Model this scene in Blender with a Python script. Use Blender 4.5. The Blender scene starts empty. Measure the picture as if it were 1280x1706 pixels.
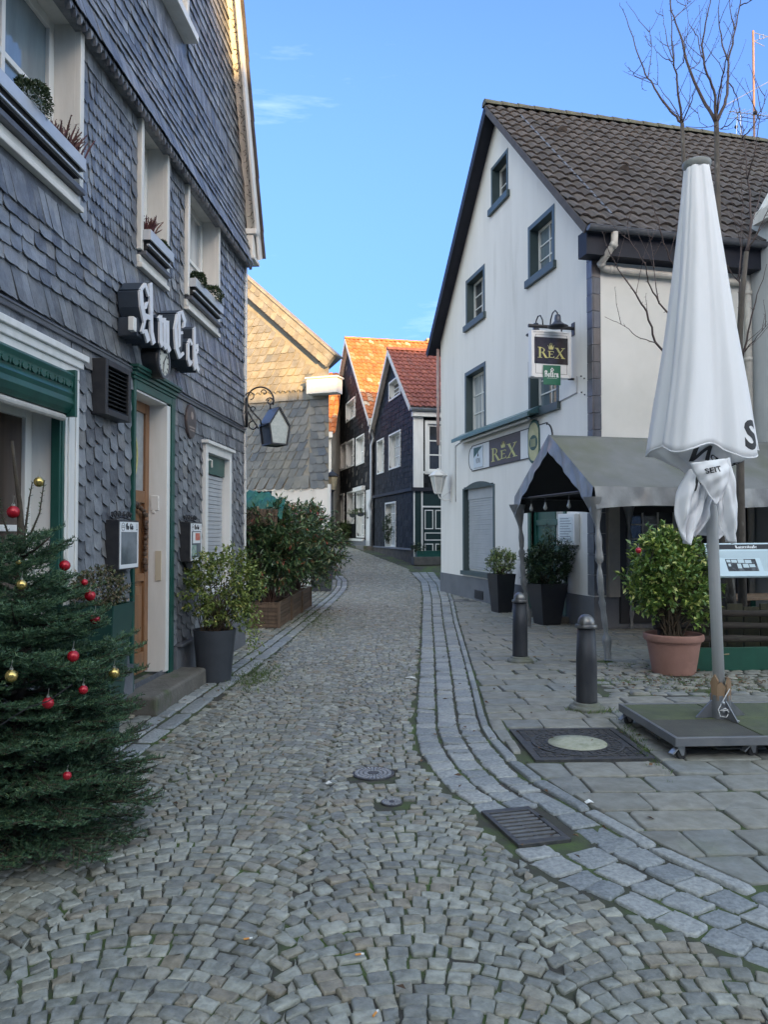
import bpy, bmesh, math, random
import numpy as np
from mathutils import Vector, Matrix

RNG = random.Random(11)
NR = np.random.default_rng(5)
scene = bpy.context.scene
C = scene.collection

# ------------------------------------------------------------------ camera
PITCH = math.radians(1.57)
CAMZ = 1.6
cam_d = bpy.data.cameras.new("camera")
cam = bpy.data.objects.new("camera", cam_d)
C.objects.link(cam)
cam.location = (0, 0, CAMZ)
cam.rotation_euler = (math.pi / 2 + PITCH, 0, 0)
cam_d.sensor_fit = 'HORIZONTAL'
cam_d.sensor_width = 36.0
cam_d.lens = 36.0
cam_d.clip_start = 0.05
cam_d.clip_end = 2000
scene.camera = cam

# ------------------------------------------------------------------ sky and sun
SUN_EL = math.radians(10.0)
SUN_AZ = math.radians(161.0)          # clockwise from +Y: low winter sun behind the camera, a little to the right
S_DIR = Vector((math.sin(SUN_AZ) * math.cos(SUN_EL), math.cos(SUN_AZ) * math.cos(SUN_EL), math.sin(SUN_EL)))
world = bpy.data.worlds.new("World")
scene.world = world
world.use_nodes = True
wn, wl = world.node_tree.nodes, world.node_tree.links
wn.clear()
w_out = wn.new('ShaderNodeOutputWorld')
w_bg = wn.new('ShaderNodeBackground')
w_sky = wn.new('ShaderNodeTexSky')
w_sky.sky_type = 'NISHITA'
w_sky.sun_disc = False
w_sky.sun_elevation = SUN_EL
w_sky.sun_rotation = SUN_AZ
w_sky.altitude = 200
w_sky.air_density = 1.0
w_sky.dust_density = 0.6
w_sky.ozone_density = 1.6
# thin streaky cirrus mixed into the sky by direction
w_tc = wn.new('ShaderNodeTexCoord')
w_map = wn.new('ShaderNodeMapping')
w_map.inputs['Rotation'].default_value = (0.0, math.radians(22), math.radians(10))
w_map.inputs['Scale'].default_value = (1.6, 2.5, 11.0)
w_noi = wn.new('ShaderNodeTexNoise')
w_noi.inputs['Scale'].default_value = 1.5
w_noi.inputs['Detail'].default_value = 6
w_noi.inputs['Roughness'].default_value = 0.62
w_rmp = wn.new('ShaderNodeValToRGB')
w_rmp.color_ramp.elements[0].position = 0.58
w_rmp.color_ramp.elements[0].color = (0, 0, 0, 1)
w_rmp.color_ramp.elements[1].position = 0.80
w_rmp.color_ramp.elements[1].color = (0.22, 0.22, 0.22, 1)
w_mix = wn.new('ShaderNodeMix')
w_mix.data_type = 'RGBA'
w_mix.inputs['B'].default_value = (3.4, 3.6, 3.9, 1)
wl.new(w_tc.outputs['Generated'], w_map.inputs['Vector'])
wl.new(w_map.outputs['Vector'], w_noi.inputs['Vector'])
wl.new(w_noi.outputs['Fac'], w_rmp.inputs['Fac'])
wl.new(w_rmp.outputs['Color'], w_mix.inputs['Factor'])
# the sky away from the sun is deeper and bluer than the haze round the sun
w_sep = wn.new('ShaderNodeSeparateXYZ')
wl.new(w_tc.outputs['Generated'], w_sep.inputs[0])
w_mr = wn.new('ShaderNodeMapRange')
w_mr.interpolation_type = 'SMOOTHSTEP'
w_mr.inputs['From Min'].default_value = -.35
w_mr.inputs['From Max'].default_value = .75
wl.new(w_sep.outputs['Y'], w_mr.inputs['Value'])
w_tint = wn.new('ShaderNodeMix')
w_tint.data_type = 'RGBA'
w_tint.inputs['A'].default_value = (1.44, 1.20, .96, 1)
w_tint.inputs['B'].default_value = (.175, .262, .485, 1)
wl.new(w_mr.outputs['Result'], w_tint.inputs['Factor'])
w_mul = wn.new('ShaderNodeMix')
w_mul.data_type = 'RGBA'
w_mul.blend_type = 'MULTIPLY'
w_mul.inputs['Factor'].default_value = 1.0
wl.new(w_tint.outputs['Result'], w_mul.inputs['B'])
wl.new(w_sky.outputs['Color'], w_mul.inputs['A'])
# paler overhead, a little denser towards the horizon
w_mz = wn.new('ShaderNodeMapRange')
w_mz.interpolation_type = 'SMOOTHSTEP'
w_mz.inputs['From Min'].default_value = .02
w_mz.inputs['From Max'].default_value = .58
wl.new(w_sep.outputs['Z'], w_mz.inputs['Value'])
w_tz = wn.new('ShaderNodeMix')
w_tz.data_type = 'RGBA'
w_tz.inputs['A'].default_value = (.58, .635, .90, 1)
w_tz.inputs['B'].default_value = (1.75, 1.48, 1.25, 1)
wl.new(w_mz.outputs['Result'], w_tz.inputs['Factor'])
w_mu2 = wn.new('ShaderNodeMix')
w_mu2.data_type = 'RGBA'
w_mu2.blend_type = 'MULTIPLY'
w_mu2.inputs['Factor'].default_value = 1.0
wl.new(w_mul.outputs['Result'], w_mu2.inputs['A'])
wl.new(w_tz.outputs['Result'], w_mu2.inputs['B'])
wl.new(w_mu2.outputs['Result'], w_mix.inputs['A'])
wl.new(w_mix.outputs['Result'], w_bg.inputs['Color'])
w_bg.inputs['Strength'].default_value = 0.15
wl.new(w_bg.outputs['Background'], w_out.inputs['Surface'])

sun_d = bpy.data.lights.new("sun", 'SUN')
sun_d.energy = 2.4
sun_d.angle = math.radians(0.5)
sun_d.color = (1.0, 0.61, 0.23)
sun = bpy.data.objects.new("sun", sun_d)
C.objects.link(sun)
sun.location = (10, -30, 20)
sun.rotation_euler = (-S_DIR).to_track_quat('-Z', 'Y').to_euler()

vs = scene.view_settings
vs.view_transform = 'Standard'
vs.look = 'None'
vs.gamma = 1.0
vs.use_curve_mapping = False
vs.exposure = 2.5

# ------------------------------------------------------------------ materials
MATS = {}

def mat(name, col, col2=None, scale=4.0, rough=0.6, bump=0.0, bscale=60.0, island=0.0, hue=0.0, metal=0.0,
        spec=0.5, stops=None, detail=5.0, lo=0.35, hi=0.65, col3=None, scale3=1.5, lo3=0.55, hi3=0.75,
        stretch=None, alpha=1.0, emit=None, emit_s=0.0, trans=0.0, rvar=0.0, sheen=0.0):
    """Principled material: noise between col and col2, random tint per island, third patchy colour, bump."""
    if name in MATS:
        return MATS[name]
    m = bpy.data.materials.new(name)
    m.use_nodes = True
    n, l = m.node_tree.nodes, m.node_tree.links
    b = n['Principled BSDF']
    b.inputs['Roughness'].default_value = rough
    b.inputs['Metallic'].default_value = metal
    b.inputs['Specular IOR Level'].default_value = spec
    tc = n.new('ShaderNodeTexCoord')
    vec = tc.outputs['Object']
    if stretch:
        mp = n.new('ShaderNodeMapping')
        mp.inputs['Scale'].default_value = stretch
        l.new(vec, mp.inputs['Vector'])
        vec = mp.outputs['Vector']
    out = None
    geo = None
    if stops:
        geo = n.new('ShaderNodeNewGeometry')
        r = n.new('ShaderNodeValToRGB')
        r.color_ramp.interpolation = 'CONSTANT' if len(stops) > 6 else 'LINEAR'
        el = r.color_ramp.elements
        while len(el) < len(stops):
            el.new(0.5)
        for i, (p, c) in enumerate(stops):
            el[i].position = p
            el[i].color = (*c, 1)
        l.new(geo.outputs['Random Per Island'], r.inputs['Fac'])
        out = r.outputs['Color']
    else:
        rgb = n.new('ShaderNodeRGB')
        rgb.outputs[0].default_value = (*col, 1)
        out = rgb.outputs[0]
    def noise(sc, de=detail):
        t = n.new('ShaderNodeTexNoise')
        t.inputs['Scale'].default_value = sc
        t.inputs['Detail'].default_value = de
        t.inputs['Roughness'].default_value = 0.6
        l.new(vec, t.inputs['Vector'])
        return t.outputs['Fac']
    def ramp(f, a, c):
        r = n.new('ShaderNodeMapRange')
        r.inputs['From Min'].default_value = a
        r.inputs['From Max'].default_value = c
        l.new(f, r.inputs['Value'])
        return r.outputs['Result']
    def mix(f, a, bcol, mode='MIX'):
        x = n.new('ShaderNodeMix')
        x.data_type = 'RGBA'
        x.blend_type = mode
        if isinstance(f, float):
            x.inputs['Factor'].default_value = f
        else:
            l.new(f, x.inputs['Factor'])
        l.new(a, x.inputs['A'])
        if isinstance(bcol, tuple):
            x.inputs['B'].default_value = (*bcol, 1)
        else:
            l.new(bcol, x.inputs['B'])
        return x.outputs['Result']
    if col2 is not None:
        f = ramp(noise(scale), lo, hi)
        out = mix(f, out, col2, 'MULTIPLY' if stops else 'MIX')
    if col3 is not None:
        out = mix(ramp(noise(scale3, 7.0), lo3, hi3), out, col3)
    if island > 0 and not stops:
        geo = n.new('ShaderNodeNewGeometry')
        hs = n.new('ShaderNodeHueSaturation')
        mr = n.new('ShaderNodeMapRange')
        mr.inputs['To Min'].default_value = 1 - island
        mr.inputs['To Max'].default_value = 1 + island
        l.new(geo.outputs['Random Per Island'], mr.inputs['Value'])
        l.new(mr.outputs['Result'], hs.inputs['Value'])
        if hue > 0:
            m2 = n.new('ShaderNodeMath')
            m2.operation = 'MULTIPLY'
            m2.inputs[1].default_value = 7.31
            l.new(geo.outputs['Random Per Island'], m2.inputs[0])
            m3 = n.new('ShaderNodeMath')
            m3.operation = 'FRACT'
            l.new(m2.outputs[0], m3.inputs[0])
            mh = n.new('ShaderNodeMapRange')
            mh.inputs['To Min'].default_value = 0.5 - hue
            mh.inputs['To Max'].default_value = 0.5 + hue
            l.new(m3.outputs[0], mh.inputs['Value'])
            l.new(mh.outputs['Result'], hs.inputs['Hue'])
        l.new(out, hs.inputs['Color'])
        out = hs.outputs['Color']
    l.new(out, b.inputs['Base Color'])
    if rvar > 0:
        rr = n.new('ShaderNodeMapRange')
        rr.inputs['To Min'].default_value = max(0.03, rough - rvar)
        rr.inputs['To Max'].default_value = min(1, rough + rvar)
        l.new(noise(scale * 2.3), rr.inputs['Value'])
        l.new(rr.outputs['Result'], b.inputs['Roughness'])
    if bump > 0:
        bp = n.new('ShaderNodeBump')
        bp.inputs['Strength'].default_value = min(1.0, bump)
        bp.inputs['Distance'].default_value = 0.01
        l.new(noise(bscale, 4.0), bp.inputs['Height'])
        l.new(bp.outputs['Normal'], b.inputs['Normal'])
    if emit:
        b.inputs['Emission Color'].default_value = (*emit, 1)
        b.inputs['Emission Strength'].default_value = emit_s
    if trans > 0:
        b.inputs['Transmission Weight'].default_value = trans
    if alpha < 1:
        b.inputs['Alpha'].default_value = alpha
    MATS[name] = m
    return m

# ------------------------------------------------------------------ picture ray helpers (used to measure places)
FWD = Vector((0, math.cos(PITCH), math.sin(PITCH)))
UPV = Vector((0, -math.sin(PITCH), math.cos(PITCH)))
CAMP = Vector((0, 0, CAMZ))

def ray(px, py):
    return Vector((1, 0, 0)) * (px - 640) + UPV * (853 - py) + FWD * 1280

def at(px, py, Y):
    d = ray(px, py)
    return CAMP + d * (Y / d.y)

GY = [-200, 18, 21, 24, 29, 36, 47, 80, 400]
GZ = [0, 0, .03, .14, .45, .83, 1.15, 1.5, 1.5]

def gz(Y):
    return float(np.interp(Y, GY, GZ))

def gp(px, py, z=0.0):
    d = ray(px, py)
    Y = CAMZ / -d.z * d.y if d.z < 0 else 40
    for _ in range(30):
        Y2 = (CAMZ - z - gz(Y)) / -d.z * d.y
        Y = 0.5 * (Y + Y2)
    return at(px, py, Y)

class Frame:
    """Wall frame: u along the wall, v up, w outwards."""
    def __init__(s, o, u, n=None):
        s.o = Vector(o)
        s.u = Vector(u).normalized()
        s.v = Vector((0, 0, 1))
        s.n = Vector(n).normalized() if n else s.u.cross(s.v).normalized()
    def pt(s, u, v, w=0.0):
        return s.o + s.u * u + s.v * v + s.n * w
    def px(s, px, py, w=0.0):
        d = ray(px, py)
        p0 = s.o + s.n * w
        t = (p0 - CAMP).dot(s.n) / d.dot(s.n)
        q = CAMP + d * t - p0
        return q.dot(s.u), q.z

WF = Frame((0, 0, 0), (1, 0, 0), (0, -1, 0))

# ------------------------------------------------------------------ objects
def thing(name, label, cat, loc=(0, 0, 0), group=None):
    o = bpy.data.objects.new(name, None)
    C.objects.link(o)
    o.location = loc
    o.empty_display_size = 0.2
    o['label'] = label
    o['category'] = cat
    if group:
        o['group'] = group
    return o

def tag(o, label=None, cat=None, group=None, kind=None):
    if label: o['label'] = label
    if cat: o['category'] = cat
    if group: o['group'] = group
    if kind: o['kind'] = kind
    return o

def wloc(o):
    p = Vector(o.location)
    while o.parent:
        o = o.parent
        p += Vector(o.location)
    return p

def mesh_obj(name, V, F, m, parent=None, loc=None, smooth=False):
    base = wloc(parent) if parent else Vector(loc or (0, 0, 0))
    V = np.asarray(V, dtype=np.float64).reshape(-1, 3) - np.array(base)
    me = bpy.data.meshes.new(name)
    if isinstance(F, np.ndarray):
        n, k = F.shape
        me.vertices.add(len(V))
        me.vertices.foreach_set('co', V.astype(np.float32).ravel())
        me.loops.add(n * k)
        me.loops.foreach_set('vertex_index', F.astype(np.int32).ravel())
        me.polygons.add(n)
        me.polygons.foreach_set('loop_start', np.arange(0, n * k, k, dtype=np.int32))
        me.update(calc_edges=True)
    else:
        me.from_pydata(V.tolist(), [], F)
    if m is not None:
        me.materials.append(m)
    if smooth:
        me.polygons.foreach_set('use_smooth', np.ones(len(me.polygons), dtype=bool))
    me.update()
    o = bpy.data.objects.new(name, me)
    C.objects.link(o)
    if parent:
        o.parent = parent
    else:
        o.location = base
    return o

class MB:
    def __init__(s):
        s.v, s.f = [], []
    def add(s, vs_, fs_):
        o = len(s.v)
        s.v.extend([tuple(p) for p in vs_])
        s.f.extend([tuple(i + o for i in f) for f in fs_])
        return s
    def box(s, fr, u0, u1, v0, v1, w0, w1):
        p = [fr.pt(u, v, w) for w in (w0, w1) for v in (v0, v1) for u in (u0, u1)]
        return s.add(p, [(0, 2, 3, 1), (4, 5, 7, 6), (0, 1, 5, 4), (2, 6, 7, 3), (0, 4, 6, 2), (1, 3, 7, 5)])
    def prism(s, fr, poly, w0, w1):
        n = len(poly)
        p = [fr.pt(a, b, w0) for a, b in poly] + [fr.pt(a, b, w1) for a, b in poly]
        f = [tuple(range(n - 1, -1, -1)), tuple(range(n, 2 * n))]
        for i in range(n):
            j = (i + 1) % n
            f.append((i, j, j + n, i + n))
        return s.add(p, f)
    def poly(s, pts):
        return s.add(pts, [tuple(range(len(pts)))])
    def slab(s, pts, nrm, th):
        """polygon pts thickened by th along -nrm"""
        n = len(pts)
        nrm = Vector(nrm)
        p = [Vector(q) for q in pts] + [Vector(q) - nrm * th for q in pts]
        f = [tuple(range(n)), tuple(range(2 * n - 1, n - 1, -1))]
        for i in range(n):
            j = (i + 1) % n
            f.append((j, i, i + n, j + n))
        return s.add(p, f)
    def tube(s, pts, r, n=8, cap=True):
        pts = [Vector(p) for p in pts]
        k = len(pts)
        rr = r if isinstance(r, (list, tuple)) else [r] * k
        vs_, fs_ = [], []
        a = None
        for i, p in enumerate(pts):
            t = (pts[min(i + 1, k - 1)] - pts[max(i - 1, 0)])
            if t.length < 1e-9:
                t = Vector((0, 0, 1))
            t.normalize()
            if a is None:
                a = t.orthogonal().normalized()
            else:
                a = (a - t * a.dot(t))
                a = a.normalized() if a.length > 1e-6 else t.orthogonal().normalized()
            b = t.cross(a)
            for j in range(n):
                th = 2 * math.pi * j / n
                vs_.append(p + (a * math.cos(th) + b * math.sin(th)) * rr[i])
        for i in range(k - 1):
            for j in range(n):
                j2 = (j + 1) % n
                fs_.append((i * n + j, i * n + j2, (i + 1) * n + j2, (i + 1) * n + j))
        if cap:
            fs_.append(tuple(range(n - 1, -1, -1)))
            fs_.append(tuple(range((k - 1) * n, k * n)))
        return s.add(vs_, fs_)
    def bar(s, p, q, w, h=None):
        """square-section bar between two points"""
        p, q = Vector(p), Vector(q)
        h = h or w
        t = (q - p).normalized()
        a = t.cross(Vector((0, 0, 1)))
        a = a.normalized() if a.length > 1e-4 else Vector((1, 0, 0))
        b = a.cross(t)
        vs_ = [e + a * (w / 2 * i) + b * (h / 2 * j) for e in (p, q) for i, j in ((-1, -1), (1, -1), (1, 1), (-1, 1))]
        return s.add(vs_, [(3, 2, 1, 0), (4, 5, 6, 7), (0, 1, 5, 4), (1, 2, 6, 5), (2, 3, 7, 6), (3, 0, 4, 7)])
    def lathe(s, c, prof, n=24, squash=None, rot=0.0):
        c = Vector(c)
        vs_, fs_ = [], []
        k = len(prof)
        for r, z in prof:
            for j in range(n):
                th = 2 * math.pi * j / n + rot
                vs_.append(c + Vector((math.cos(th) * r, math.sin(th) * r, z)))
        for i in range(k - 1):
            for j in range(n):
                j2 = (j + 1) % n
                fs_.append((i * n + j, i * n + j2, (i + 1) * n + j2, (i + 1) * n + j))
        if prof[0][0] > 1e-5:
            fs_.append(tuple(range(n - 1, -1, -1)))
        if prof[-1][0] > 1e-5:
            fs_.append(tuple(range((k - 1) * n, k * n)))
        return s.add(vs_, fs_)
    def disc(s, fr, cu, cv, r, w0, w1, n=28, rv=None):
        rv = rv or r
        return s.prism(fr, [(cu + r * math.cos(2 * math.pi * i / n), cv + rv * math.sin(2 * math.pi * i / n)) for i in range(n)], w0, w1)
    def ball(s, c, r, nu=12, nv=8, sq=1.0):
        return s.lathe(c, [(r * math.sin(math.pi * i / nv) + (1e-6 if i in (0, nv) else 0), -r * sq * math.cos(math.pi * i / nv)) for i in range(nv + 1)], nu)
    def build(s, name, m, parent=None, loc=None, smooth=False, bevel=0.0, seg=2, angle=None):
        o = mesh_obj(name, s.v, s.f, m, parent, loc, smooth)
        if bevel > 0:
            md = o.modifiers.new('bevel', 'BEVEL')
            md.width = bevel
            md.segments = seg
            md.limit_method = 'ANGLE'
            md.angle_limit = math.radians(40)
        if angle:
            o.data.polygons.foreach_set('use_smooth', np.ones(len(o.data.polygons), dtype=bool))
            try:
                o.data.set_sharp_from_angle(angle=math.radians(angle))
            except Exception:
                pass
        return o

def copy_tree(o, loc=None, parent=None, rotz=None):
    c = o.copy()
    C.objects.link(c)
    if parent: c.parent = parent
    if loc is not None: c.location = loc
    if rotz is not None: c.rotation_euler = (0, 0, rotz)
    for ch in list(o.children):
        copy_tree(ch, None, c)
    return c

# ------------------------------------------------------------------ wall with openings
def clip_poly(poly, lines):
    """keep a*u+b*v<=c for each line"""
    for a, b, c in lines:
        out = []
        for i in range(len(poly)):
            p, q = poly[i], poly[(i + 1) % len(poly)]
            dp, dq = a * p[0] + b * p[1] - c, a * q[0] + b * q[1] - c
            if dp <= 0: out.append(p)
            if dp * dq < 0:
                t = dp / (dp - dq)
                out.append((p[0] + (q[0] - p[0]) * t, p[1] + (q[1] - p[1]) * t))
        poly = out
        if len(poly) < 3: return []
    return poly

def wall_mesh(mb, fr, u0, u1, v0, v1, holes=(), lines=(), w=0.0):
    us = sorted({u0, u1, *[x for h in holes for x in h[:2] if u0 < x < u1]})
    vs_ = sorted({v0, v1, *[x for h in holes for x in h[2:4] if v0 < x < v1]})
    for i in range(len(us) - 1):
        for j in range(len(vs_) - 1):
            cu, cv = (us[i] + us[i + 1]) / 2, (vs_[j] + vs_[j + 1]) / 2
            if any(h[0] < cu < h[1] and h[2] < cv < h[3] for h in holes): continue
            p = clip_poly([(us[i], vs_[j]), (us[i + 1], vs_[j]), (us[i + 1], vs_[j + 1]), (us[i], vs_[j + 1])], lines)
            if len(p) >= 3: mb.poly([fr.pt(a, b, w) for a, b in p])

SHAPES = {
    'rect': lambda w, h: [(0, 0), (w, 0)],
    'german': lambda w, h: [(-.03 * w, .32 * h), (.10 * w, .10 * h), (.30 * w, 0), (w * .98, .03 * h)],
    'fish': lambda w, h: [(0, .42 * h), (.14 * w, .16 * h), (.5 * w, 0), (.86 * w, .16 * h), (w, .42 * h)],
    'spear': lambda w, h: [(0, .22 * h), (.55 * w, .0), (.78 * w, .04 * h), (w, .26 * h)],
    'soldier': lambda w, h: [(0, .05 * h), (w, 0)],
}

def slates(mb, fr, u0, u1, v0, v1, rh, sw, style='rect', holes=(), lines=(), w=0.004, lean=0.0, tilt=.013,
           stag=.5, jit=.06, cover=1.35, colstag=False, wtop=None):
    """overlapping slates, one island each; rows run up from v0"""
    th = .007
    nrow = max(1, int(round((v1 - v0) / rh)))
    rh = (v1 - v0) / nrow
    ncol = int(math.ceil((u1 - u0) / sw)) + 2
    lmax = abs(lean) * rh * cover
    for r in range(nrow):
        vb = v0 + r * rh
        off = (r % 2) * stag * sw if not colstag else 0.0
        if style == 'german': off = RNG.random() * sw
        for c in range(-1 - int(lmax / sw) , ncol):
            ww = sw * (1 + RNG.uniform(-jit, jit) * 2)
            ub = u0 + c * sw - off + RNG.uniform(-jit, jit) * sw * .5
            vv = vb + RNG.uniform(-jit, jit) * rh * .25
            if colstag: vv += ((c * 7) % 3 - 1) * rh * .24
            top = min(vv + rh * cover, v1 + .012)
            if top - vv < .02: continue
            h = rh
            sh = SHAPES[style](ww * .985, h)
            low = [(ub + a, vv + b) for a, b in sh]
            hl = lean * (top - vv)
            P = low + [(ub + ww * .985 + hl, top), (ub + hl, top)]
            cu, cv = sum(p[0] for p in P) / len(P), vv + h * .45
            if cu < u0 - .0 or cu > u1 + .0: continue
            if any(hh[0] < cu < hh[1] and hh[2] < cv < hh[3] for hh in holes): continue
            if any(a * cu + b * cv > cc for a, b, cc in lines): continue
            Q = []
            for (a, b) in P:
                a = min(max(a, u0), u1); b = max(b, v0)
                for hh in holes:
                    if hh[0] < a < hh[1] and hh[2] < b < hh[3]:
                        d = [(abs(a - hh[0]), (hh[0], b)), (abs(a - hh[1]), (hh[1], b)), (abs(b - hh[2]), (a, hh[2])), (abs(b - hh[3]), (a, hh[3]))]
                        a, b = min(d)[1]
                for la, lb, lc in lines:
                    e = la * a + lb * b - lc
                    if e > 0:
                        a -= la * e / (la * la + lb * lb); b -= lb * e / (la * la + lb * lb)
                Q.append((a, b))
            k = len(low)
            tl = tilt * RNG.uniform(.75, 1.35)
            if wtop:
                wf = lambda b, tl=tl, vv=vv: w + wtop(b) + tl * (1 - (b - vv) / (rh * cover))
            else:
                wf = lambda b, tl=tl, vv=vv: w + tl * (1 - (b - vv) / (rh * cover))
            pts = [fr.pt(a, b, wf(b)) for a, b in Q]
            n = len(pts)
            back = [fr.pt(a, b, wf(b) - th) for a, b in Q]
            fs_ = [tuple(range(n))]
            for i in range(n):
                j = (i + 1) % n
                if i == k: continue
                fs_.append((j, i, i + n, j + n))
            mb.add(pts + back, fs_)

def tiles(mb, p0, ud, sd, lu, ls, tw=.22, th=.33, amp=.028, step=.042, n=6, jit=.004, skip=None):
    """pantiled slope, every tile its own island; p0 = lower left corner, ud along the eave, sd up the slope"""
    ud, sd = Vector(ud).normalized(), Vector(sd).normalized()
    nn = ud.cross(sd).normalized()
    if nn.z < 0: nn = -nn
    nu, ns = max(1, int(round(lu / tw))), max(1, int(round(ls / th)))
    tw, th = lu / nu, ls / ns
    wav = [amp * (math.sin(2 * math.pi * (i / n) - .6) * .8 + .25 * math.sin(4 * math.pi * i / n)) for i in range(n + 1)]
    for r in range(ns):
        for c in range(nu):
            if skip and skip((c + .5) * tw, (r + .5) * th): continue
            dz, ds = RNG.uniform(-jit, jit), RNG.uniform(-jit, jit) * 2
            vv = []
            for lvl in range(3):
                for i in range(n + 1):
                    a = c * tw + tw * i / n * 1.005
                    if lvl == 0: q = (r * th + ds, step + wav[i] - .028 + dz)
                    elif lvl == 1: q = (r * th + ds, step + wav[i] + dz)
                    else: q = ((r + 1) * th + .02, wav[i] * .9 + dz)
                    vv.append(Vector(p0) + ud * a + sd * q[0] + nn * q[1])
            ff = []
            for lvl in range(2):
                for i in range(n):
                    ff.append((lvl * (n + 1) + i, lvl * (n + 1) + i + 1, (lvl + 1) * (n + 1) + i + 1, (lvl + 1) * (n + 1) + i))
            mb.add(vv, ff)

def ridge_caps(mb, p, q, r=.11, ln=.38):
    p, q = Vector(p), Vector(q)
    L = (q - p).length
    t = (q - p) / L
    side = t.cross(Vector((0, 0, 1))).normalized()
    k = int(L / ln)
    for i in range(k):
        a, b = p + t * (L * i / k), p + t * (L * (i + 1.08) / k)
        vv, ff = [], []
        for e, rr in ((a, r * 1.08), (b, r * .94)):
            for j in range(9):
                th = math.pi * (j / 8) * 1.1 - .05 * math.pi
                vv.append(e + side * (math.cos(th) * rr) + Vector((0, 0, 1)) * (math.sin(th) * rr * .9 - .02 + RNG.uniform(-.003, .003)))
        for j in range(8):
            ff.append((j, j + 1, j + 10, j + 9))
        ff.append(tuple(range(9)))
        mb.add(vv, ff)

# ------------------------------------------------------------------ windows
def window(house, fr, u0, u1, v0, v1, depth=.15, sash=None, rev=None, pane=None, nx=2, ny=3, bar=.025, sw=.05,
           trim=None, trim_w=0.08, trim_out=.03, sill=None, sill_h=.08, sill_out=.09, sill_ext=.06, arch=0.0, top=True, name='window', label=None):
    m = MB()
    d = -depth
    def fr_box(a, b, c, e, t, w0, w1):
        m.box(fr, a, a + t, c, e, w0, w1); m.box(fr, b - t, b, c, e, w0, w1)
        m.box(fr, a + t, b - t, c, c + t, w0, w1 - .001); m.box(fr, a + t, b - t, e - t, e, w0, w1 - .001)
    fr_box(u0, u1, v0, v1, sw, d - .05, d)
    iu0, iu1, iv0, iv1 = u0 + sw, u1 - sw, v0 + sw, v1 - sw
    for i in range(1, nx):
        c = iu0 + (iu1 - iu0) * i / nx
        m.box(fr, c - bar / 2, c + bar / 2, iv0, iv1, d - .04, d - .008)
    for j in range(1, ny):
        c = iv0 + (iv1 - iv0) * j / ny
        m.box(fr, iu0, iu1, c - bar / 2, c + bar / 2, d - .038, d - .010)
    w = m.build(name, sash, house, bevel=.004)
    if label: w['label'] = label
    p = MB()
    for i in range(nx):
        a, b = iu0 + (iu1 - iu0) * i / nx, iu0 + (iu1 - iu0) * (i + 1) / nx
        tx, ty = RNG.uniform(-.002, .002), RNG.uniform(-.002, .002)
        p.add([fr.pt(a, iv0, d - .03 + tx), fr.pt(b, iv0, d - .03 - tx), fr.pt(b, iv1, d - .03 - ty), fr.pt(a, iv1, d - .03 + ty)], [(0, 1, 2, 3)])
    p.build('pane', pane, w)
    r = MB()
    e = .012
    r.box(fr, u0 - e, u0, v0 - e, v1 + e, d - .05, .004); r.box(fr, u1, u1 + e, v0 - e, v1 + e, d - .05, .004)
    r.box(fr, u0, u1, v0 - e, v0, d - .05, .003); r.box(fr, u0, u1, v1, v1 + e, d - .05, .003)
    r.build('reveal', rev or sash, w)
    if trim:
        t = MB()
        a, b, c, f = u0 - trim_w, u1 + trim_w, v0 - (0 if sill else trim_w), v1 + trim_w
        t.box(fr, a, u0 - .002, c, f, 0.001, trim_out)
        if not top:
            t.build('trim', trim, w, bevel=.005)
            t = MB()
        t.box(fr, u1 + .002, b, c, f, 0.001, trim_out)
        if top: t.box(fr, u0 - .002, u1 + .002, v1 + .002, f, 0.001, trim_out - .002)
        if not sill: t.box(fr, u0 - .002, u1 + .002, c, v0 - .002, 0.001, trim_out - .002)
        t.build('trim', trim, w, bevel=.005)
    if sill:
        s = MB()
        s.box(fr, u0 - sill_ext, u1 + sill_ext, v0 - sill_h, v0 - .002, d - .02, sill_out)
        s.build('sill', sill, w, bevel=.006)
    return w

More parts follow.
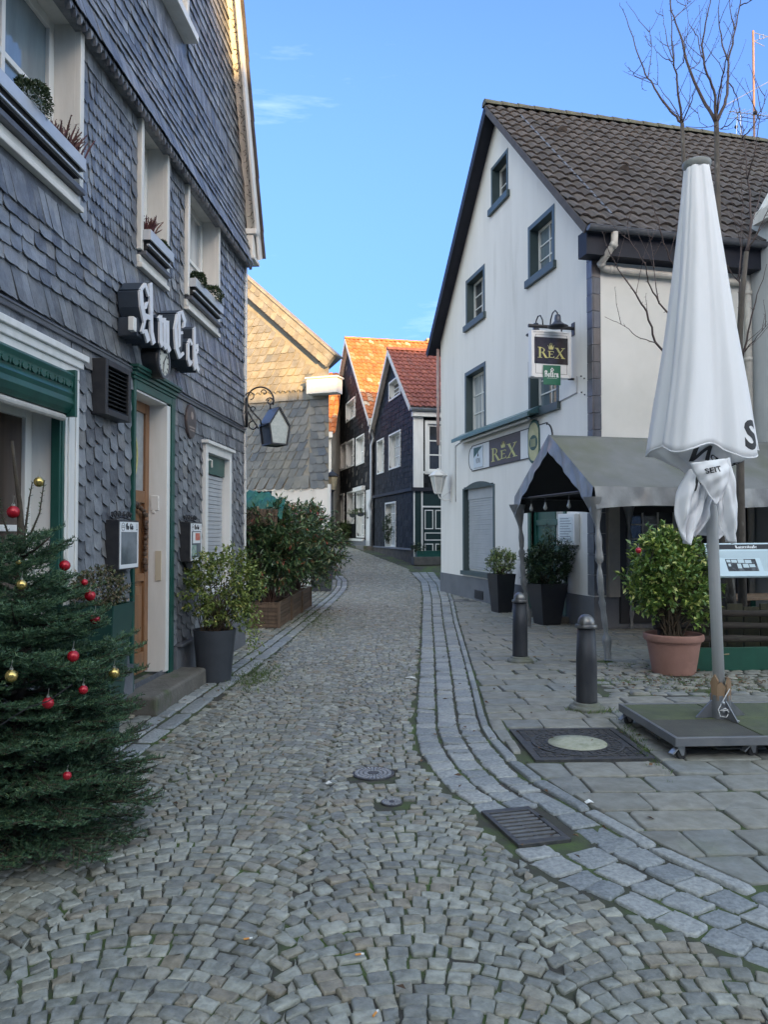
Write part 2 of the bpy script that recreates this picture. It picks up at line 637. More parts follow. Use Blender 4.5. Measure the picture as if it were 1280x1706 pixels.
# ------------------------------------------------------------------ lettering
BL = {  # broken-pen letters: polylines in x-height units
    'A': ([[(.62, 1.5), (.36, 1.78), (.06, 1.45), (.14, .98), (.36, .55), (.16, .1)], [(.72, 1.95), (.8, 1.0), (.86, .3), (1.02, .0)], [(.3, .72), (.84, .8)], [(.16, .1), (.4, .22), (.62, -.05)], [(.45, 1.2), (.35, .95)]], 1.1),
    'm': ([[(0, .85), (.16, 1), (.2, .12), (.32, 0)], [(.2, .8), (.44, 1), (.48, .12), (.6, 0)], [(.48, .8), (.72, 1), (.76, .12), (.9, -.02)]], 1.0),
    'n': ([[(0, .85), (.16, 1), (.2, .12), (.32, 0)], [(.2, .8), (.46, 1), (.5, .12), (.64, -.02)]], .74),
    'E': ([[(.6, 1.8), (.26, 1.6), (.06, 1.0), (.16, .3), (.46, .02), (.8, .28)], [(.36, 1.62), (.4, .4)], [(.4, .92), (.72, 1.05)], [(.6, 1.8), (.9, 1.55), (.82, 1.3)]], 1.0),
    'c': ([[(.5, .86), (.3, 1), (.08, .8), (.1, .2), (.3, 0), (.5, .18)]], .58),
    'k': ([[(.1, 1.6), (.16, .12), (.28, 0)], [(.18, .75), (.46, 1), (.5, .75), (.2, .55)], [(.26, .55), (.46, .1), (.62, 0)]], .7),
    'K': ([[(.15, 1.6), (.2, .12), (.4, 0)], [(.2, .8), (.55, 1.2), (.75, 1.6)], [(.3, .9), (.6, .3), (.8, 0)]], .9),
    'B': ([[(.2, 1.6), (.24, .1), (.02, -.05)], [(.0, 1.4), (.3, 1.65), (.7, 1.4), (.6, .95), (.3, .9)], [(.4, .92), (.8, .7), (.7, .1), (.24, .02)]], .95),
    'o': ([[(.3, 1), (.08, .8), (.1, .2), (.3, 0), (.5, .2), (.52, .8), (.3, 1)]], .64),
    'l': ([[(.1, 1.6), (.14, .12), (.3, 0)]], .36),
    't': ([[(.16, 1.3), (.18, .14), (.36, 0)], [(.0, .95), (.4, 1.0)]], .46),
    'e': ([[(.46, .2), (.3, 0), (.1, .2), (.08, .8), (.3, 1), (.48, .78), (.12, .48)]], .56),
    'a': ([[(.1, .9), (.42, 1), (.46, .1), (.6, 0)], [(.44, .6), (.12, .45), (.1, .1), (.28, .0), (.44, .16)]], .66),
    'i': ([[(.06, .9), (.16, 1), (.18, .12), (.32, 0)], [(.14, 1.35), (.22, 1.4)]], .38),
    's': ([[(.44, .86), (.28, 1), (.08, .78), (.42, .35), (.3, 0), (.04, .14)]], .52),
    'r': ([[(.06, .86), (.18, 1), (.2, .12), (.3, 0)], [(.2, .75), (.38, 1), (.46, .86)]], .48),
    'ß': ([[(.1, .0), (.14, 1.4), (.36, 1.6), (.5, 1.3), (.3, 1.0), (.54, .6), (.4, .0), (.24, .1)]], .64),
}

def pen(mb, fr, text, u, v, unit, w0, w1, sx=1.0, nib=.2, ang=40, gap=.08):
    k = 0
    cu = u
    ca, sa = math.cos(math.radians(ang)), math.sin(math.radians(ang))
    for ch in text:
        if ch == ' ':
            cu += .5 * unit * sx
            continue
        st, adv = BL[ch]
        for line in st:
            for (x0, y0), (x1, y1) in zip(line, line[1:]):
                k += 1
                dx, dy = x1 - x0, y1 - y0
                L = math.hypot(dx, dy) or 1e-6
                tx, ty = -dy / L, dx / L
                ax, ay = ca * nib / 2 + tx * .025, sa * nib / 2 + ty * .025
                if abs(dx * sa - dy * ca) / L < .45:
                    ax, ay = tx * .05, ty * .05
                e = .012
                ex, ey = dx / L * e, dy / L * e
                pl = [(x0 - ax - ex, y0 - ay - ey), (x1 - ax + ex, y1 - ay + ey), (x1 + ax + ex, y1 + ay + ey), (x0 + ax - ex, y0 + ay - ey)]
                mb.prism(fr, [(cu + a * unit * sx, v + b * unit) for a, b in pl], w0, w1 + .0006 * (k % 7))
        cu += (adv + gap) * unit * sx
    return cu

def ribbon(mb, fr, pts, wd, w0, w1):
    for k, ((x0, y0), (x1, y1)) in enumerate(zip(pts, pts[1:])):
        dx, dy = x1 - x0, y1 - y0
        L = math.hypot(dx, dy) or 1e-6
        tx, ty = -dy / L * wd / 2, dx / L * wd / 2
        ex, ey = dx / L * wd * .2, dy / L * wd * .2
        mb.prism(fr, [(x0 - tx - ex, y0 - ty - ey), (x1 - tx + ex, y1 - ty + ey), (x1 + tx + ex, y1 + ty + ey), (x0 + tx - ex, y0 + ty - ey)], w0, w1 + .0003 * (k % 3))

def rex(mb, fr, u, v, h, w0, w1, sx=1.0, s=1):
    """REX in roman capitals with a smaller raised E; s=-1 when the frame's u runs right to left"""
    def P(pts): return [(u + s * a * h * sx, v + b * h) for a, b in pts]
    def q(pts, k=0): mb.prism(fr, P(pts) if s > 0 else P(pts)[::-1], w0, w1 + k * .0004)
    # R
    q([(.10, .02), (.24, .02), (.24, .98), (.10, .98)])
    q([(.0, 0), (.34, 0), (.34, .05), (.0, .05)], 1); q([(.0, .95), (.3, .95), (.3, 1), (.0, 1)], 1)
    arc = [(.24 + .34 * math.sin(t), .73 + .245 * math.cos(t)) for t in [math.pi * i / 8 for i in range(9)]]
    for i in range(8):
        (a, b), (c, d) = arc[i], arc[i + 1]
        f1, f2 = 1 - .30 * math.sin(math.pi * i / 8), 1 - .30 * math.sin(math.pi * (i + 1) / 8)
        q([(.24 + (a - .24) * f1, .73 + (b - .73) * .8), (a, b), (c, d), (.24 + (c - .24) * f2, .73 + (d - .73) * .8)], 2 + i % 2)
    q([(.34, .50), (.48, .52), (.78, .04), (.60, .02)], 4); q([(.58, 0), (.86, 0), (.86, .05), (.58, .05)], 5)
    # E, raised
    q([(.92, .06), (1.02, .06), (1.02, .66), (.92, .66)]); q([(.84, .05), (1.34, .05), (1.38, .2), (1.33, .2), (1.28, .1), (.84, .1)], 1)
    q([(.84, .62), (1.28, .62), (1.31, .54), (1.34, .54), (1.32, .67), (.84, .67)], 1); q([(1.02, .36), (1.24, .36), (1.24, .41), (1.02, .41)], 2)
    # X
    q([(1.5, .97), (1.68, .97), (2.2, .03), (2.02, .03)]); q([(2.12, .97), (2.19, .97), (1.58, .03), (1.51, .03)], 1)
    for a in (1.42, 1.96): q([(a, .95), (a + .3, .95), (a + .3, 1), (a, 1)], 2)
    for a in (1.40, 1.94): q([(a, 0), (a + .34, 0), (a + .34, .05), (a, .05)], 2)

def crown(mb, fr, u, v, h, w0, w1, s=1, sx=1.0):
    pl = [(.0, 0), (.8, 0), (.95, .62), (.68, .36), (.6, .9), (.42, .45), (.4, 1.0), (.36, .45), (.2, .9), (.12, .36), (-.15, .62)]
    pl = [(u + s * (a - .4) * h * sx, v + b * h) for a, b in pl]
    mb.prism(fr, pl if s > 0 else pl[::-1], w0, w1)
    for a, b in ((-.15, .66), (.2, .94), (.4, 1.04), (.6, .94), (.95, .66)):
        mb.disc(fr, u + s * (a - .4) * h * sx, v + b * h, .06 * h, w0, w1 + .0004, 8)

def text(name, s, fn, m, parent, size=1.0, align='LEFT', sx=1.0, cut=0.0, bold=0.0):
    """flat lettering in the built-in font; fn maps (x, y) of the line to a point in the world"""
    cu = bpy.data.curves.new('t', 'FONT')
    cu.body = s
    cu.size = size
    cu.align_x = align
    cu.resolution_u = 3
    cu.offset = bold
    o = bpy.data.objects.new('t', cu)
    C.objects.link(o)
    dg = bpy.context.evaluated_depsgraph_get()
    me = bpy.data.meshes.new_from_object(o.evaluated_get(dg))
    if cut:
        bm = bmesh.new(); bm.from_mesh(me)
        for ax in (0, 1):
            v_ = [v.co[ax] for v in bm.verts]
            a_ = min(v_) + cut
            while a_ < max(v_):
                no = [0, 0, 0]; no[ax] = 1; co = [0, 0, 0]; co[ax] = a_
                bmesh.ops.bisect_plane(bm, geom=bm.verts[:] + bm.edges[:] + bm.faces[:], plane_co=co, plane_no=no, dist=1e-5)
                a_ += cut
        bm.to_mesh(me); bm.free()
    V = [fn(v.co.x * sx, v.co.y) for v in me.vertices]
    F = [tuple(p.vertices) for p in me.polygons]
    bpy.data.objects.remove(o)
    bpy.data.curves.remove(cu)
    bpy.data.meshes.remove(me)
    return mesh_obj(name, V, F, m, parent)

# ------------------------------------------------------------------ leaves and needles
def leaf_arrays(P, D, L, Wd, fold=.35, up=None):
    """P bases, D unit directions, L lengths, Wd widths -> rhombic folded leaves"""
    n = len(P)
    rnd = NR.normal(size=(n, 3))
    side = np.cross(D, rnd if up is None else up + rnd * .35)
    side /= np.linalg.norm(side, axis=1, keepdims=True) + 1e-9
    nrm = np.cross(side, D)
    L, Wd = L[:, None], Wd[:, None]
    mid = P + D * L * .45
    a = mid + side * Wd * .5 + nrm * Wd * fold * .5
    b = mid - side * Wd * .5 + nrm * Wd * fold * .5
    t = P + D * L - nrm * L * .12
    V = np.stack([P, a, t, b], axis=1).reshape(-1, 3)
    i = np.arange(n) * 4
    F = np.concatenate([np.stack([i, i + 1, i + 2], 1), np.stack([i, i + 2, i + 3], 1)])
    return V, F

def shrub(parent, base, cen, rad, nst=26, nl=2600, leaf=.055, lw=.024, m_leaf=None, m_stem=None, spread=.08, droop=.0,
          upb=.35, hollow=.45, stem_r=.008, seed=1, names=('foliage', 'stems'), lowcut=-1.0, tuft=9):
    rg = np.random.default_rng(seed)
    base, cen, rad = np.array(base), np.array(cen), np.array(rad)
    mb = MB()
    tips = []
    for i in range(nst):
        d = rg.normal(size=3); d /= np.linalg.norm(d)
        if d[2] < lowcut: d[2] = abs(d[2])
        tip = cen + d * rad * rg.uniform(.55, 1.0)
        b0 = base + np.array([rg.uniform(-spread, spread), rg.uniform(-spread, spread), 0])
        mid = (b0 + tip) / 2 + rg.normal(size=3) * rad * .10 + np.array([0, 0, .12 * (tip[2] - b0[2])])
        pts = [b0 * (1 - t) ** 2 + 2 * mid * t * (1 - t) + tip * t * t for t in (0, .25, .5, .75, 1)]
        mb.tube([Vector(p) for p in pts], [stem_r, stem_r * .85, stem_r * .65, stem_r * .45, stem_r * .2], 5, False)
        tips.append(pts)
    # twig tufts: clusters of leaves on short side twigs over the crown
    ncl = max(1, nl // tuft)
    d = rg.normal(size=(ncl, 3)); d /= np.linalg.norm(d, axis=1, keepdims=True)
    d[:, 2] = np.where(d[:, 2] < lowcut, -d[:, 2], d[:, 2])
    lump = 1 + .16 * np.sin(d[:, 0] * 5.1 + seed) * np.cos(d[:, 1] * 4.3 + d[:, 2] * 3.7 + seed * 2)
    rr = (hollow + (1 - hollow) * rg.random(ncl) ** .6) * lump
    cp = cen + d * rad * rr[:, None]
    out = d * .8 + np.array([0, 0, upb]) + rg.normal(size=(ncl, 3)) * .35
    out /= np.linalg.norm(out, axis=1, keepdims=True)
    for k in range(0, ncl, 3):
        tl = leaf * rg.uniform(1.2, 2.2)
        mb.tube([Vector(cp[k] - out[k] * tl), Vector(cp[k] + out[k] * leaf * .6)], [stem_r * .35, stem_r * .15], 3, False)
    P = np.repeat(cp, tuft, axis=0) + np.repeat(out, tuft, axis=0) * (np.tile(np.linspace(-1, 1, tuft), ncl) * leaf * .7)[:, None]
    P += rg.normal(size=P.shape) * leaf * .16
    D = np.repeat(out, tuft, axis=0) * .75 + rg.normal(size=P.shape) * .62 + np.array([0, 0, -droop])
    D /= np.linalg.norm(D, axis=1, keepdims=True)
    n = len(P)
    V, F = leaf_arrays(P, D, leaf * rg.uniform(.65, 1.25, n), lw * rg.uniform(.7, 1.2, n), up=np.array([0, 0, 1.0]))
    f = mesh_obj(names[0], V, F, m_leaf, parent)
    s = mb.build(names[1], m_stem, parent, smooth=True)
    return f, s

# ------------------------------------------------------------------ ground and paving
M_soil = mat('joint_soil', (.052, .050, .044), (.070, .080, .045), scale=1.6, lo=.45, hi=.65, rough=.95, bump=.5, bscale=90, col3=(.075, .115, .035), scale3=2.2, lo3=.47, hi3=.62)
M_cob = mat('cobble_stone', (0, 0, 0), (.62, .62, .60), scale=22, rough=.52, rvar=.2, bump=.6, bscale=55, spec=.55, stops=[
    (0.0, (0.241, 0.246, 0.226)), (.2, (0.292, 0.301, 0.274)), (.40, (0.359, 0.364, 0.321)), (.55, (0.328, 0.313, 0.260)), (.72, (0.410, 0.411, 0.361)), (.84, (0.307, 0.276, 0.220)), (.93, (0.257, 0.264, 0.247)), (1.0, (0.451, 0.447, 0.386))],
    col3=(.20, .21, .18), scale3=.9, lo3=.58, hi3=.85)
M_gran = mat('granite_sett', (0, 0, 0), (.60, .61, .62), scale=45, rough=.55, rvar=.12, bump=.7, bscale=60, stops=[
    (0.0, (0.268, 0.288, 0.298)), (.5, (0.355, 0.373, 0.375)), (1.0, (0.435, 0.444, 0.432))], col3=(.22, .22, .20), scale3=1.4, lo3=.6, hi3=.9)
M_slab = mat('sandstone_slab', (0, 0, 0), (.70, .69, .66), scale=9, rough=.66, rvar=.15, bump=.7, bscale=22, lo=.3, hi=.62, stops=[
    (0.0, (0.261, 0.261, 0.239)), (.3, (0.304, 0.302, 0.275)), (.55, (0.318, 0.305, 0.267)), (.75, (0.290, 0.299, 0.282)), (.9, (0.252, 0.261, 0.255)), (1.0, (0.347, 0.340, 0.310))],
    col3=(.19, .21, .13), scale3=.8, lo3=.60, hi3=.85)
M_iron = mat('cast_iron', (.075, .078, .085), (.13, .125, .12), scale=20, rough=.55, metal=.55, bump=.3, bscale=60)

# one wide ground sheet
gx = np.unique(np.concatenate([np.linspace(-150, 150, 31), np.linspace(-12, 16, 29)]))
gyv = np.unique(np.concatenate([np.linspace(-150, 300, 46), np.linspace(-4, 60, 129)]))
GV = np.array([(x, y, gz(y) - .0075) for y in gyv for x in gx])
nx_, ny_ = len(gx), len(gyv)
GF = np.array([(j * nx_ + i, j * nx_ + i + 1, (j + 1) * nx_ + i + 1, (j + 1) * nx_ + i) for j in range(ny_ - 1) for i in range(nx_ - 1)])
tag(mesh_obj('ground', GV, GF, M_soil), kind='structure')

def stones(name, quads, m, near=True, h=.0, dome=.010, r_out=.93, sq=.42, bevel=.10, tiltj=.004, zj=.004, rough=.012, kind='structure', npt=12, parent=None):
    """pillow-topped paving stones from corner quads (N,4,2), one mesh"""
    Q = np.asarray(quads, dtype=float)
    n = len(Q)
    ph = np.arange(npt) * 2 * np.pi / npt + np.pi / npt
    ca, sa = np.cos(ph), np.sin(ph)
    a, b = np.sign(ca) * np.abs(ca) ** sq, np.sign(sa) * np.abs(sa) ** sq
    rings = [(r_out, -.030), (r_out * .985, -.006), (r_out * (1 - bevel), dome * .55), (r_out * (1 - bevel * 2.6), dome * .88)]
    c = Q.mean(axis=1)
    V = np.zeros((n, len(rings) * npt + 1, 3))
    tx, ty, tz = NR.normal(0, tiltj, n), NR.normal(0, tiltj, n), NR.normal(0, zj, n)
    jr = 1 + NR.normal(0, rough * 2.2, (n, npt))
    for k, (r, z) in enumerate(rings):
        rr = r * jr * (1 + NR.normal(0, rough * .5, (n, npt)))
        s_, t_ = a[None] * rr, b[None] * rr
        w0, w1, w2, w3 = (1 - s_) * (1 - t_) / 4, (1 + s_) * (1 - t_) / 4, (1 + s_) * (1 + t_) / 4, (1 - s_) * (1 + t_) / 4
        P = w0[..., None] * Q[:, None, 0] + w1[..., None] * Q[:, None, 1] + w2[..., None] * Q[:, None, 2] + w3[..., None] * Q[:, None, 3]
        V[:, k * npt:(k + 1) * npt, :2] = P
        zz = z + tz[:, None] + s_ * tx[:, None] + t_ * ty[:, None] + (NR.normal(0, .0020, (n, npt)) if k > 1 else 0)
        V[:, k * npt:(k + 1) * npt, 2] = zz
    V[:, -1, :2] = c
    V[:, -1, 2] = dome + tz + NR.normal(0, .001, n)
    V[..., 2] += np.interp(V[..., 1], GY, GZ) + h
    fs_ = []
    for k in range(len(rings) - 1):
        for j in range(npt):
            j2 = (j + 1) % npt
            fs_.append((k * npt + j, k * npt + j2, (k + 1) * npt + j2, (k + 1) * npt + j))
    kk = (len(rings) - 1) * npt
    last = len(rings) * npt
    for j in range(0, npt, 2):
        fs_.append((kk + j, kk + (j + 1) % npt, kk + (j + 2) % npt, last))
    fs_ = np.array(fs_)
    F = (fs_[None] + (np.arange(n) * V.shape[1])[:, None, None]).reshape(-1, 4)
    o = mesh_obj(name, V.reshape(-1, 3), F, m, parent, smooth=True)
    if kind: o['kind'] = kind
    return o

def wpts(L):
    return np.array([(gp(x, y).x, gp(x, y).y) for x, y in L])

# border curves measured in the picture, as X over Y
BL_L = wpts([(683, 951), (701, 969), (705, 994), (703, 1034), (701, 1087), (697, 1137), (692, 1200), (691, 1220), (699, 1255), (722, 1287), (750, 1318), (789, 1341), (820, 1386), (870, 1432), (936, 1471), (1014, 1499), (1120, 1549), (1260, 1604), (1500, 1700)])
BL_R = wpts([(722, 951), (742, 975), (750, 1000), (756, 1034), (770, 1087), (783, 1137), (797, 1200), (804, 1220), (832, 1255), (859, 1287), (914, 1322), (987, 1362), (1073, 1413), (1182, 1464), (1280, 1510), (1420, 1575)])
KB_R = wpts([(727, 951), (747, 975), (756, 1000), (763, 1034), (779, 1087), (794, 1137), (811, 1200), (820, 1220), (850, 1252), (880, 1283), (926, 1310), (996, 1353), (1086, 1402), (1196, 1453), (1290, 1491), (1430, 1555)])
def curve(A):
    A = A[np.argsort(A[:, 1])]
    return lambda Y: np.interp(Y, A[:, 1], A[:, 0])
fL, fR, fK = curve(BL_L), curve(BL_R), curve(KB_R)
LS = np.array([(0, -2.12), (2, -2.0), (6.1, -1.74), (8.43, -1.58), (11.25, -1.42), (16.9, -1.19), (20, -1.08), (22, -1.05), (24, -1.15), (27, -1.7), (31, -3.2), (38, -7.0), (46, -12.0)])
def f_left_strip(Y):          # outer (road side) edge of the long granite strip on the left
    return np.interp(np.asarray(Y, dtype=float), LS[:, 0], LS[:, 1])
wallX = lambda Y: -2.75 + .0655 * np.asarray(Y)
HOLES = [(-.072, 5.12, .15), (.046, 4.57, .075)]

def far_left(Y):              # street bends away to the left behind the planters
    return float(f_left_strip(Y))
def far_right(Y):
    return float(fL(Y)) if Y < 27 else float(fL(27)) - .2334 * (Y - 27)

# fan-laid cobbles in segmental arcs
def fan_cobbles(y0, y1, chord=1.0, h=.077, sw=.085):
    out = []
    zig = lambda k, l: (.024 if (k + l) % 2 else -.024) + .012 * math.sin(k * 3.1 + l * 1.7)
    R = chord * .78
    amax = math.asin(chord / 2 / R)
    nst = int(round(2 * amax * R / sw))
    k0, k1 = int(y0 / h) - 6, int(y1 / h) + 3
    for lane in range(-9, 9):
        cx = .13 + lane * chord
        ln = RNG.uniform(-.3, .3) * h
        for k in range(k0, k1):
            yk = k * h + ln + .010 * math.sin(k * .7 + lane)
            ns = nst + RNG.choice((-1, 0, 0, 0, 1))
            ed = [-amax + 2 * amax * (i + (RNG.uniform(-.24, .24) if 0 < i < ns else 0)) / ns for i in range(ns + 1)]
            sh = RNG.uniform(-.25, .25) * 2 * amax / ns
            ed = [ed[0]] + [e + sh for e in ed[1:-1]] + [ed[-1]]
            for i in range(ns):
                q = []
                for th, up in ((ed[i], 0), (ed[i + 1], 0), (ed[i + 1], 1), (ed[i], 1)):
                    b = math.cos(th)
                    g = h * b * (up + RNG.uniform(-.03, .03))
                    x = cx + R * math.sin(th) + g * math.sin(th)
                    y = yk - R * math.cos(amax) + R * b + g * b
                    x = min(max(x, cx - chord / 2 + zig(k, lane)), cx + chord / 2 + zig(k, lane + 1))
                    q.append((x + RNG.uniform(-.005, .005), y + RNG.uniform(-.0018, .0018)))
                out.append(q)
    return out

def road_cobbles(y0, y1, **kw):
    qs = []
    for q in fan_cobbles(y0, y1, **kw):
        c = np.mean(q, axis=0)
        if c[1] < y0 or c[1] >= y1: continue
        xl, xr = far_left(c[1]), far_right(c[1])
        if c[0] < xl + .035 or c[0] > xr - .03: continue
        if any(math.hypot(c[0] - hx, c[1] - hy) < r + .022 for hx, hy, r in HOLES): continue
        if grate_in(c[0], c[1], .03): continue
        qs.append([(min(max(x, xl + .004), xr - .006), y) for x, y in q])
    return qs

GR_C, GR_A, GR_L, GR_W = Vector((.765, 4.245)), Vector((.122, -.45)).normalized(), .50, .30
GR_B = Vector((-GR_A.y, GR_A.x))
def grate_in(x, y, e=0.0):
    d = Vector((x, y)) - GR_C
    return abs(d.dot(GR_A)) < GR_L / 2 + e and abs(d.dot(GR_B)) < GR_W / 2 + e

near_q = road_cobbles(1.9, 9.0)
far_q = road_cobbles(9.0, 46.0)
o1 = stones('road', near_q, M_cob, r_out=.93, sq=.24, bevel=.055, dome=.0045, tiltj=.0030, zj=.0026, rough=.024, npt=16)
o2 = stones('road', far_q, M_cob, r_out=.93, sq=.30, bevel=.08, dome=.005, tiltj=.003, zj=.0025, rough=.014, npt=8)

# three rows of granite setts along the right, then a kerb row of long stones
gq, kq = [], []
def along(fa, fb, frac0, frac1, smin, smax, yend):
    """stones between two border curves, stepping by true length"""
    res = []
    y = 1.9
    fx = lambda Y, f: float(fa(Y)) * (1 - f) + float(fb(Y)) * f
    while y < yend:
        L = RNG.uniform(smin, smax)
        fm = (frac0 + frac1) / 2
        sl = (fx(y + .05, fm) - fx(y - .05, fm)) / .1
        dy = L / math.sqrt(1 + sl * sl)
        y2 = y + dy
        # joints square to the run
        def corner(Y, f):
            X = fx(Y, f)
            s2 = (fx(Y + .06, fm) - fx(Y - .06, fm)) / .12
            dxm = X - fx(Y, fm)
            k = -dxm * s2 / (1 + s2 * s2)
            Yn = Y + k
            return (fx(Yn, f), Yn)
        res.append([corner(y, frac0), corner(y, frac1), corner(y2, frac1), corner(y2, frac0)])
        y = y2
    return res
for r in range(3):
    for q in along(fL, fR, r / 3 + .012, (r + 1) / 3 - .012, .12, .22, 26):
        c = np.mean(q, axis=0)
        if grate_in(c[0], c[1], .055): continue
        gq.append(q)
kq = [q for q in along(fR, fK, .06, .94, .34, .62, 22)]
stones('gutter', gq, M_gran, r_out=.955, sq=.26, bevel=.045, dome=.005, zj=.003, rough=.026, npt=20)
stones('kerb', kq, M_gran, r_out=.97, sq=.22, bevel=.07, dome=.006, zj=.002, rough=.006, npt=16, h=.006)
# left: long granite strip and setts up to the house wall
lq, pq = [], []
for row, (a, b) in enumerate(((0.0, .16), (.18, .31))):
    q = along(lambda Y: f_left_strip(Y) - a, lambda Y: f_left_strip(Y) - b, 0, 1, .35 if row == 0 else .18, .7 if row == 0 else .32, 25)
    lq += [[p[1], p[0], p[3], p[2]] for p in q]
stones('kerb', lq, M_gran, r_out=.95, sq=.26, bevel=.08, dome=.007, zj=.003, rough=.01, npt=16)
for row in range(10):
    a = .33 + row * .15
    for q in along(lambda Y: f_left_strip(Y) - a, lambda Y: f_left_strip(Y) - a - .145, 0, 1, .12, .22, 24):
        if np.mean(q, axis=0)[0] < wallX(q[0][1]) - .05 and q[0][1] < 11.3: continue
        pq.append([q[1], q[0], q[3], q[2]])
stones('pavement', pq, M_cob, r_out=.93, sq=.38, bevel=.1, dome=.008, zj=.004, npt=10)

# sandstone slabs in random courses on the right
MH_C, MH_H, MH_R = Vector((1.47, 5.88)), .43, math.radians(3)
def in_mh(x, y, e=0.0):
    d = Vector((x, y)) - MH_C
    c, s = math.cos(MH_R), math.sin(MH_R)
    return abs(d.x * c + d.y * s) < MH_H + e and abs(-d.x * s + d.y * c) < MH_H + e
sq_, ssq = [], []
ROT = math.radians(3.0)
y = 1.6
def kerbclip(q):
    out = []
    for x_, y_ in q:
        xk = float(fK(y_)) + .012
        out.append((max(x_, xk), y_))
    return out
PATCH = lambda x, y: 2.25 < x < 5.4 and 7.55 + .10 * (x - 2.2) < y < 9.6
while y < 21.5:
    h = RNG.choice((.26, .29, .31, .34))
    x = -1.0 + RNG.random() * .6
    while x < 9:
        w = RNG.uniform(.24, .62)
        P = []
        for a, b in ((x, y), (x + w, y), (x + w, y + h), (x, y + h)):
            a2, b2 = a + RNG.uniform(-.008, .008), b + RNG.uniform(-.008, .008)
            P.append((a2 * math.cos(ROT) - b2 * math.sin(ROT) + .3, a2 * math.sin(ROT) + b2 * math.cos(ROT)))
        x += w
        Q = kerbclip(P)
        if max(p[0] for p in P) < float(fK(np.mean([p[1] for p in P]))) + .10: continue
        if Q[1][0] - Q[0][0] < .05 and Q[2][0] - Q[3][0] < .05: continue
        cx, cy = np.mean(Q, axis=0)
        if PATCH(cx, cy): continue
        # give way to the square manhole
        x0, x1, y0, y1 = min(p[0] for p in Q), max(p[0] for p in Q), min(p[1] for p in Q), max(p[1] for p in Q)
        e = MH_H + .035
        mx0, mx1, my0, my1 = MH_C.x - e, MH_C.x + e, MH_C.y - e, MH_C.y + e
        if x1 > mx0 and x0 < mx1 and y1 > my0 and y0 < my1:
            parts = [(x0, mx0, y0, y1), (mx1, x1, y0, y1), (max(x0, mx0), min(x1, mx1), y0, my0), (max(x0, mx0), min(x1, mx1), my1, y1)]
            for a, b, c_, d_ in parts:
                if b - a > .05 and d_ - c_ > .05:
                    sq_.append(kerbclip([(a + .004, c_ + .004), (b - .004, c_ + .004), (b - .004, d_ - .004), (a + .004, d_ - .004)]))
            continue
        sq_.append(Q)
    y += h
stones('pavement', sq_, M_slab, r_out=.966, sq=.16, bevel=.025, dome=.004, tiltj=.0025, zj=.0025, rough=.004, npt=20, h=.004)
yy = 7.5
while yy < 9.6:
    xx = 2.2 + RNG.random() * .1
    hh = RNG.uniform(.11, .17)
    while xx < 5.4:
        ww = RNG.uniform(.12, .26)
        Q = [(xx + RNG.uniform(-.015, .015), yy + RNG.uniform(-.015, .015)), (xx + ww, yy + RNG.uniform(-.015, .015)), (xx + ww + RNG.uniform(-.015, .015), yy + hh), (xx, yy + hh)]
        if PATCH(xx + ww / 2, yy + hh / 2): ssq.append(Q)
        xx += ww
    yy += hh
stones('pavement', ssq, M_slab, r_out=.90, sq=.40, bevel=.12, dome=.010, zj=.006, rough=.03, npt=12, h=-.004)

# iron covers
def ring_teeth(mb, c, r0, r1, z0, z1, n, fill=.6):
    for i in range(n):
        a0, a1 = 2 * math.pi * i / n, 2 * math.pi * (i + fill) / n
        p = [Vector((c[0] + r * math.cos(a), c[1] + r * math.sin(a), 0)) for r, a in ((r0, a0), (r1, a0), (r1, a1), (r0, a1))]
        mb.add([q + Vector((0, 0, z0)) for q in p] + [q + Vector((0, 0, z1)) for q in p], [(4, 5, 6, 7), (0, 1, 5, 4), (1, 2, 6, 5), (2, 3, 7, 6), (3, 0, 4, 7)])
M_conc = mat('mossy_concrete', (.36, .37, .27), (.46, .46, .37), scale=30, rough=.85, bump=.8, bscale=90, col3=(.16, .19, .09), scale3=6)
mh = thing('manhole_cover', 'square cast iron manhole frame with round concrete centre set in the slabs', 'manhole cover', (MH_C.x, MH_C.y, 0))
FM = Frame((MH_C.x, MH_C.y, 0), (math.cos(MH_R), math.sin(MH_R), 0))
def flat(fr2, poly, z0, z1, mb):
    c, s = math.cos(MH_R), math.sin(MH_R)
    P = [Vector((MH_C.x + a * c - b * s, MH_C.y + a * s + b * c, 0)) for a, b in poly]
    n = len(P)
    mb.add([p + Vector((0, 0, z0)) for p in P] + [p + Vector((0, 0, z1)) for p in P], [tuple(range(n, 2 * n))] + [(i, (i + 1) % n, (i + 1) % n + n, i + n) for i in range(n)])
m = MB()
H = MH_H
for pl in ([(-H, -H), (H, -H), (H, -H + .045), (-H, -H + .045)], [(-H, H - .045), (H, H - .045), (H, H), (-H, H)], [(-H, -H + .045), (-H + .045, -H + .045), (-H + .045, H - .045), (-H, H - .045)], [(H - .045, -H + .045), (H, -H + .045), (H, H - .045), (H - .045, H - .045)]):
    flat(None, pl, -.03, .012, m)
flat(None, [(-H + .04, -H + .04), (H - .04, -H + .04), (H - .04, H - .04), (-H + .04, H - .04)], -.03, .002, m)
for i in range(-6, 7):      # raised ribs outside the ring
    for j in range(-9, 10):
        x_, y_ = i * .058, j * .04
        if math.hypot(x_, y_) > .36 and abs(x_) < H - .07 and abs(y_) < H - .06:
            flat(None, [(x_ - .022, y_ - .011), (x_ + .022, y_ - .011), (x_ + .022, y_ + .011), (x_ - .022, y_ + .011)], 0, .009, m)
m.build('frame', M_iron, mh)
m = MB()
m.lathe((MH_C.x, MH_C.y, 0), [(.345, 0.0), (.345, .012), (.325, .012), (.325, .006), (.235, .006), (.235, .014), (.222, .014), (.222, .0)], 48)
ring_teeth(m, MH_C, .245, .275, .005, .012, 30)
ring_teeth(m, MH_C, .285, .315, .005, .012, 30)
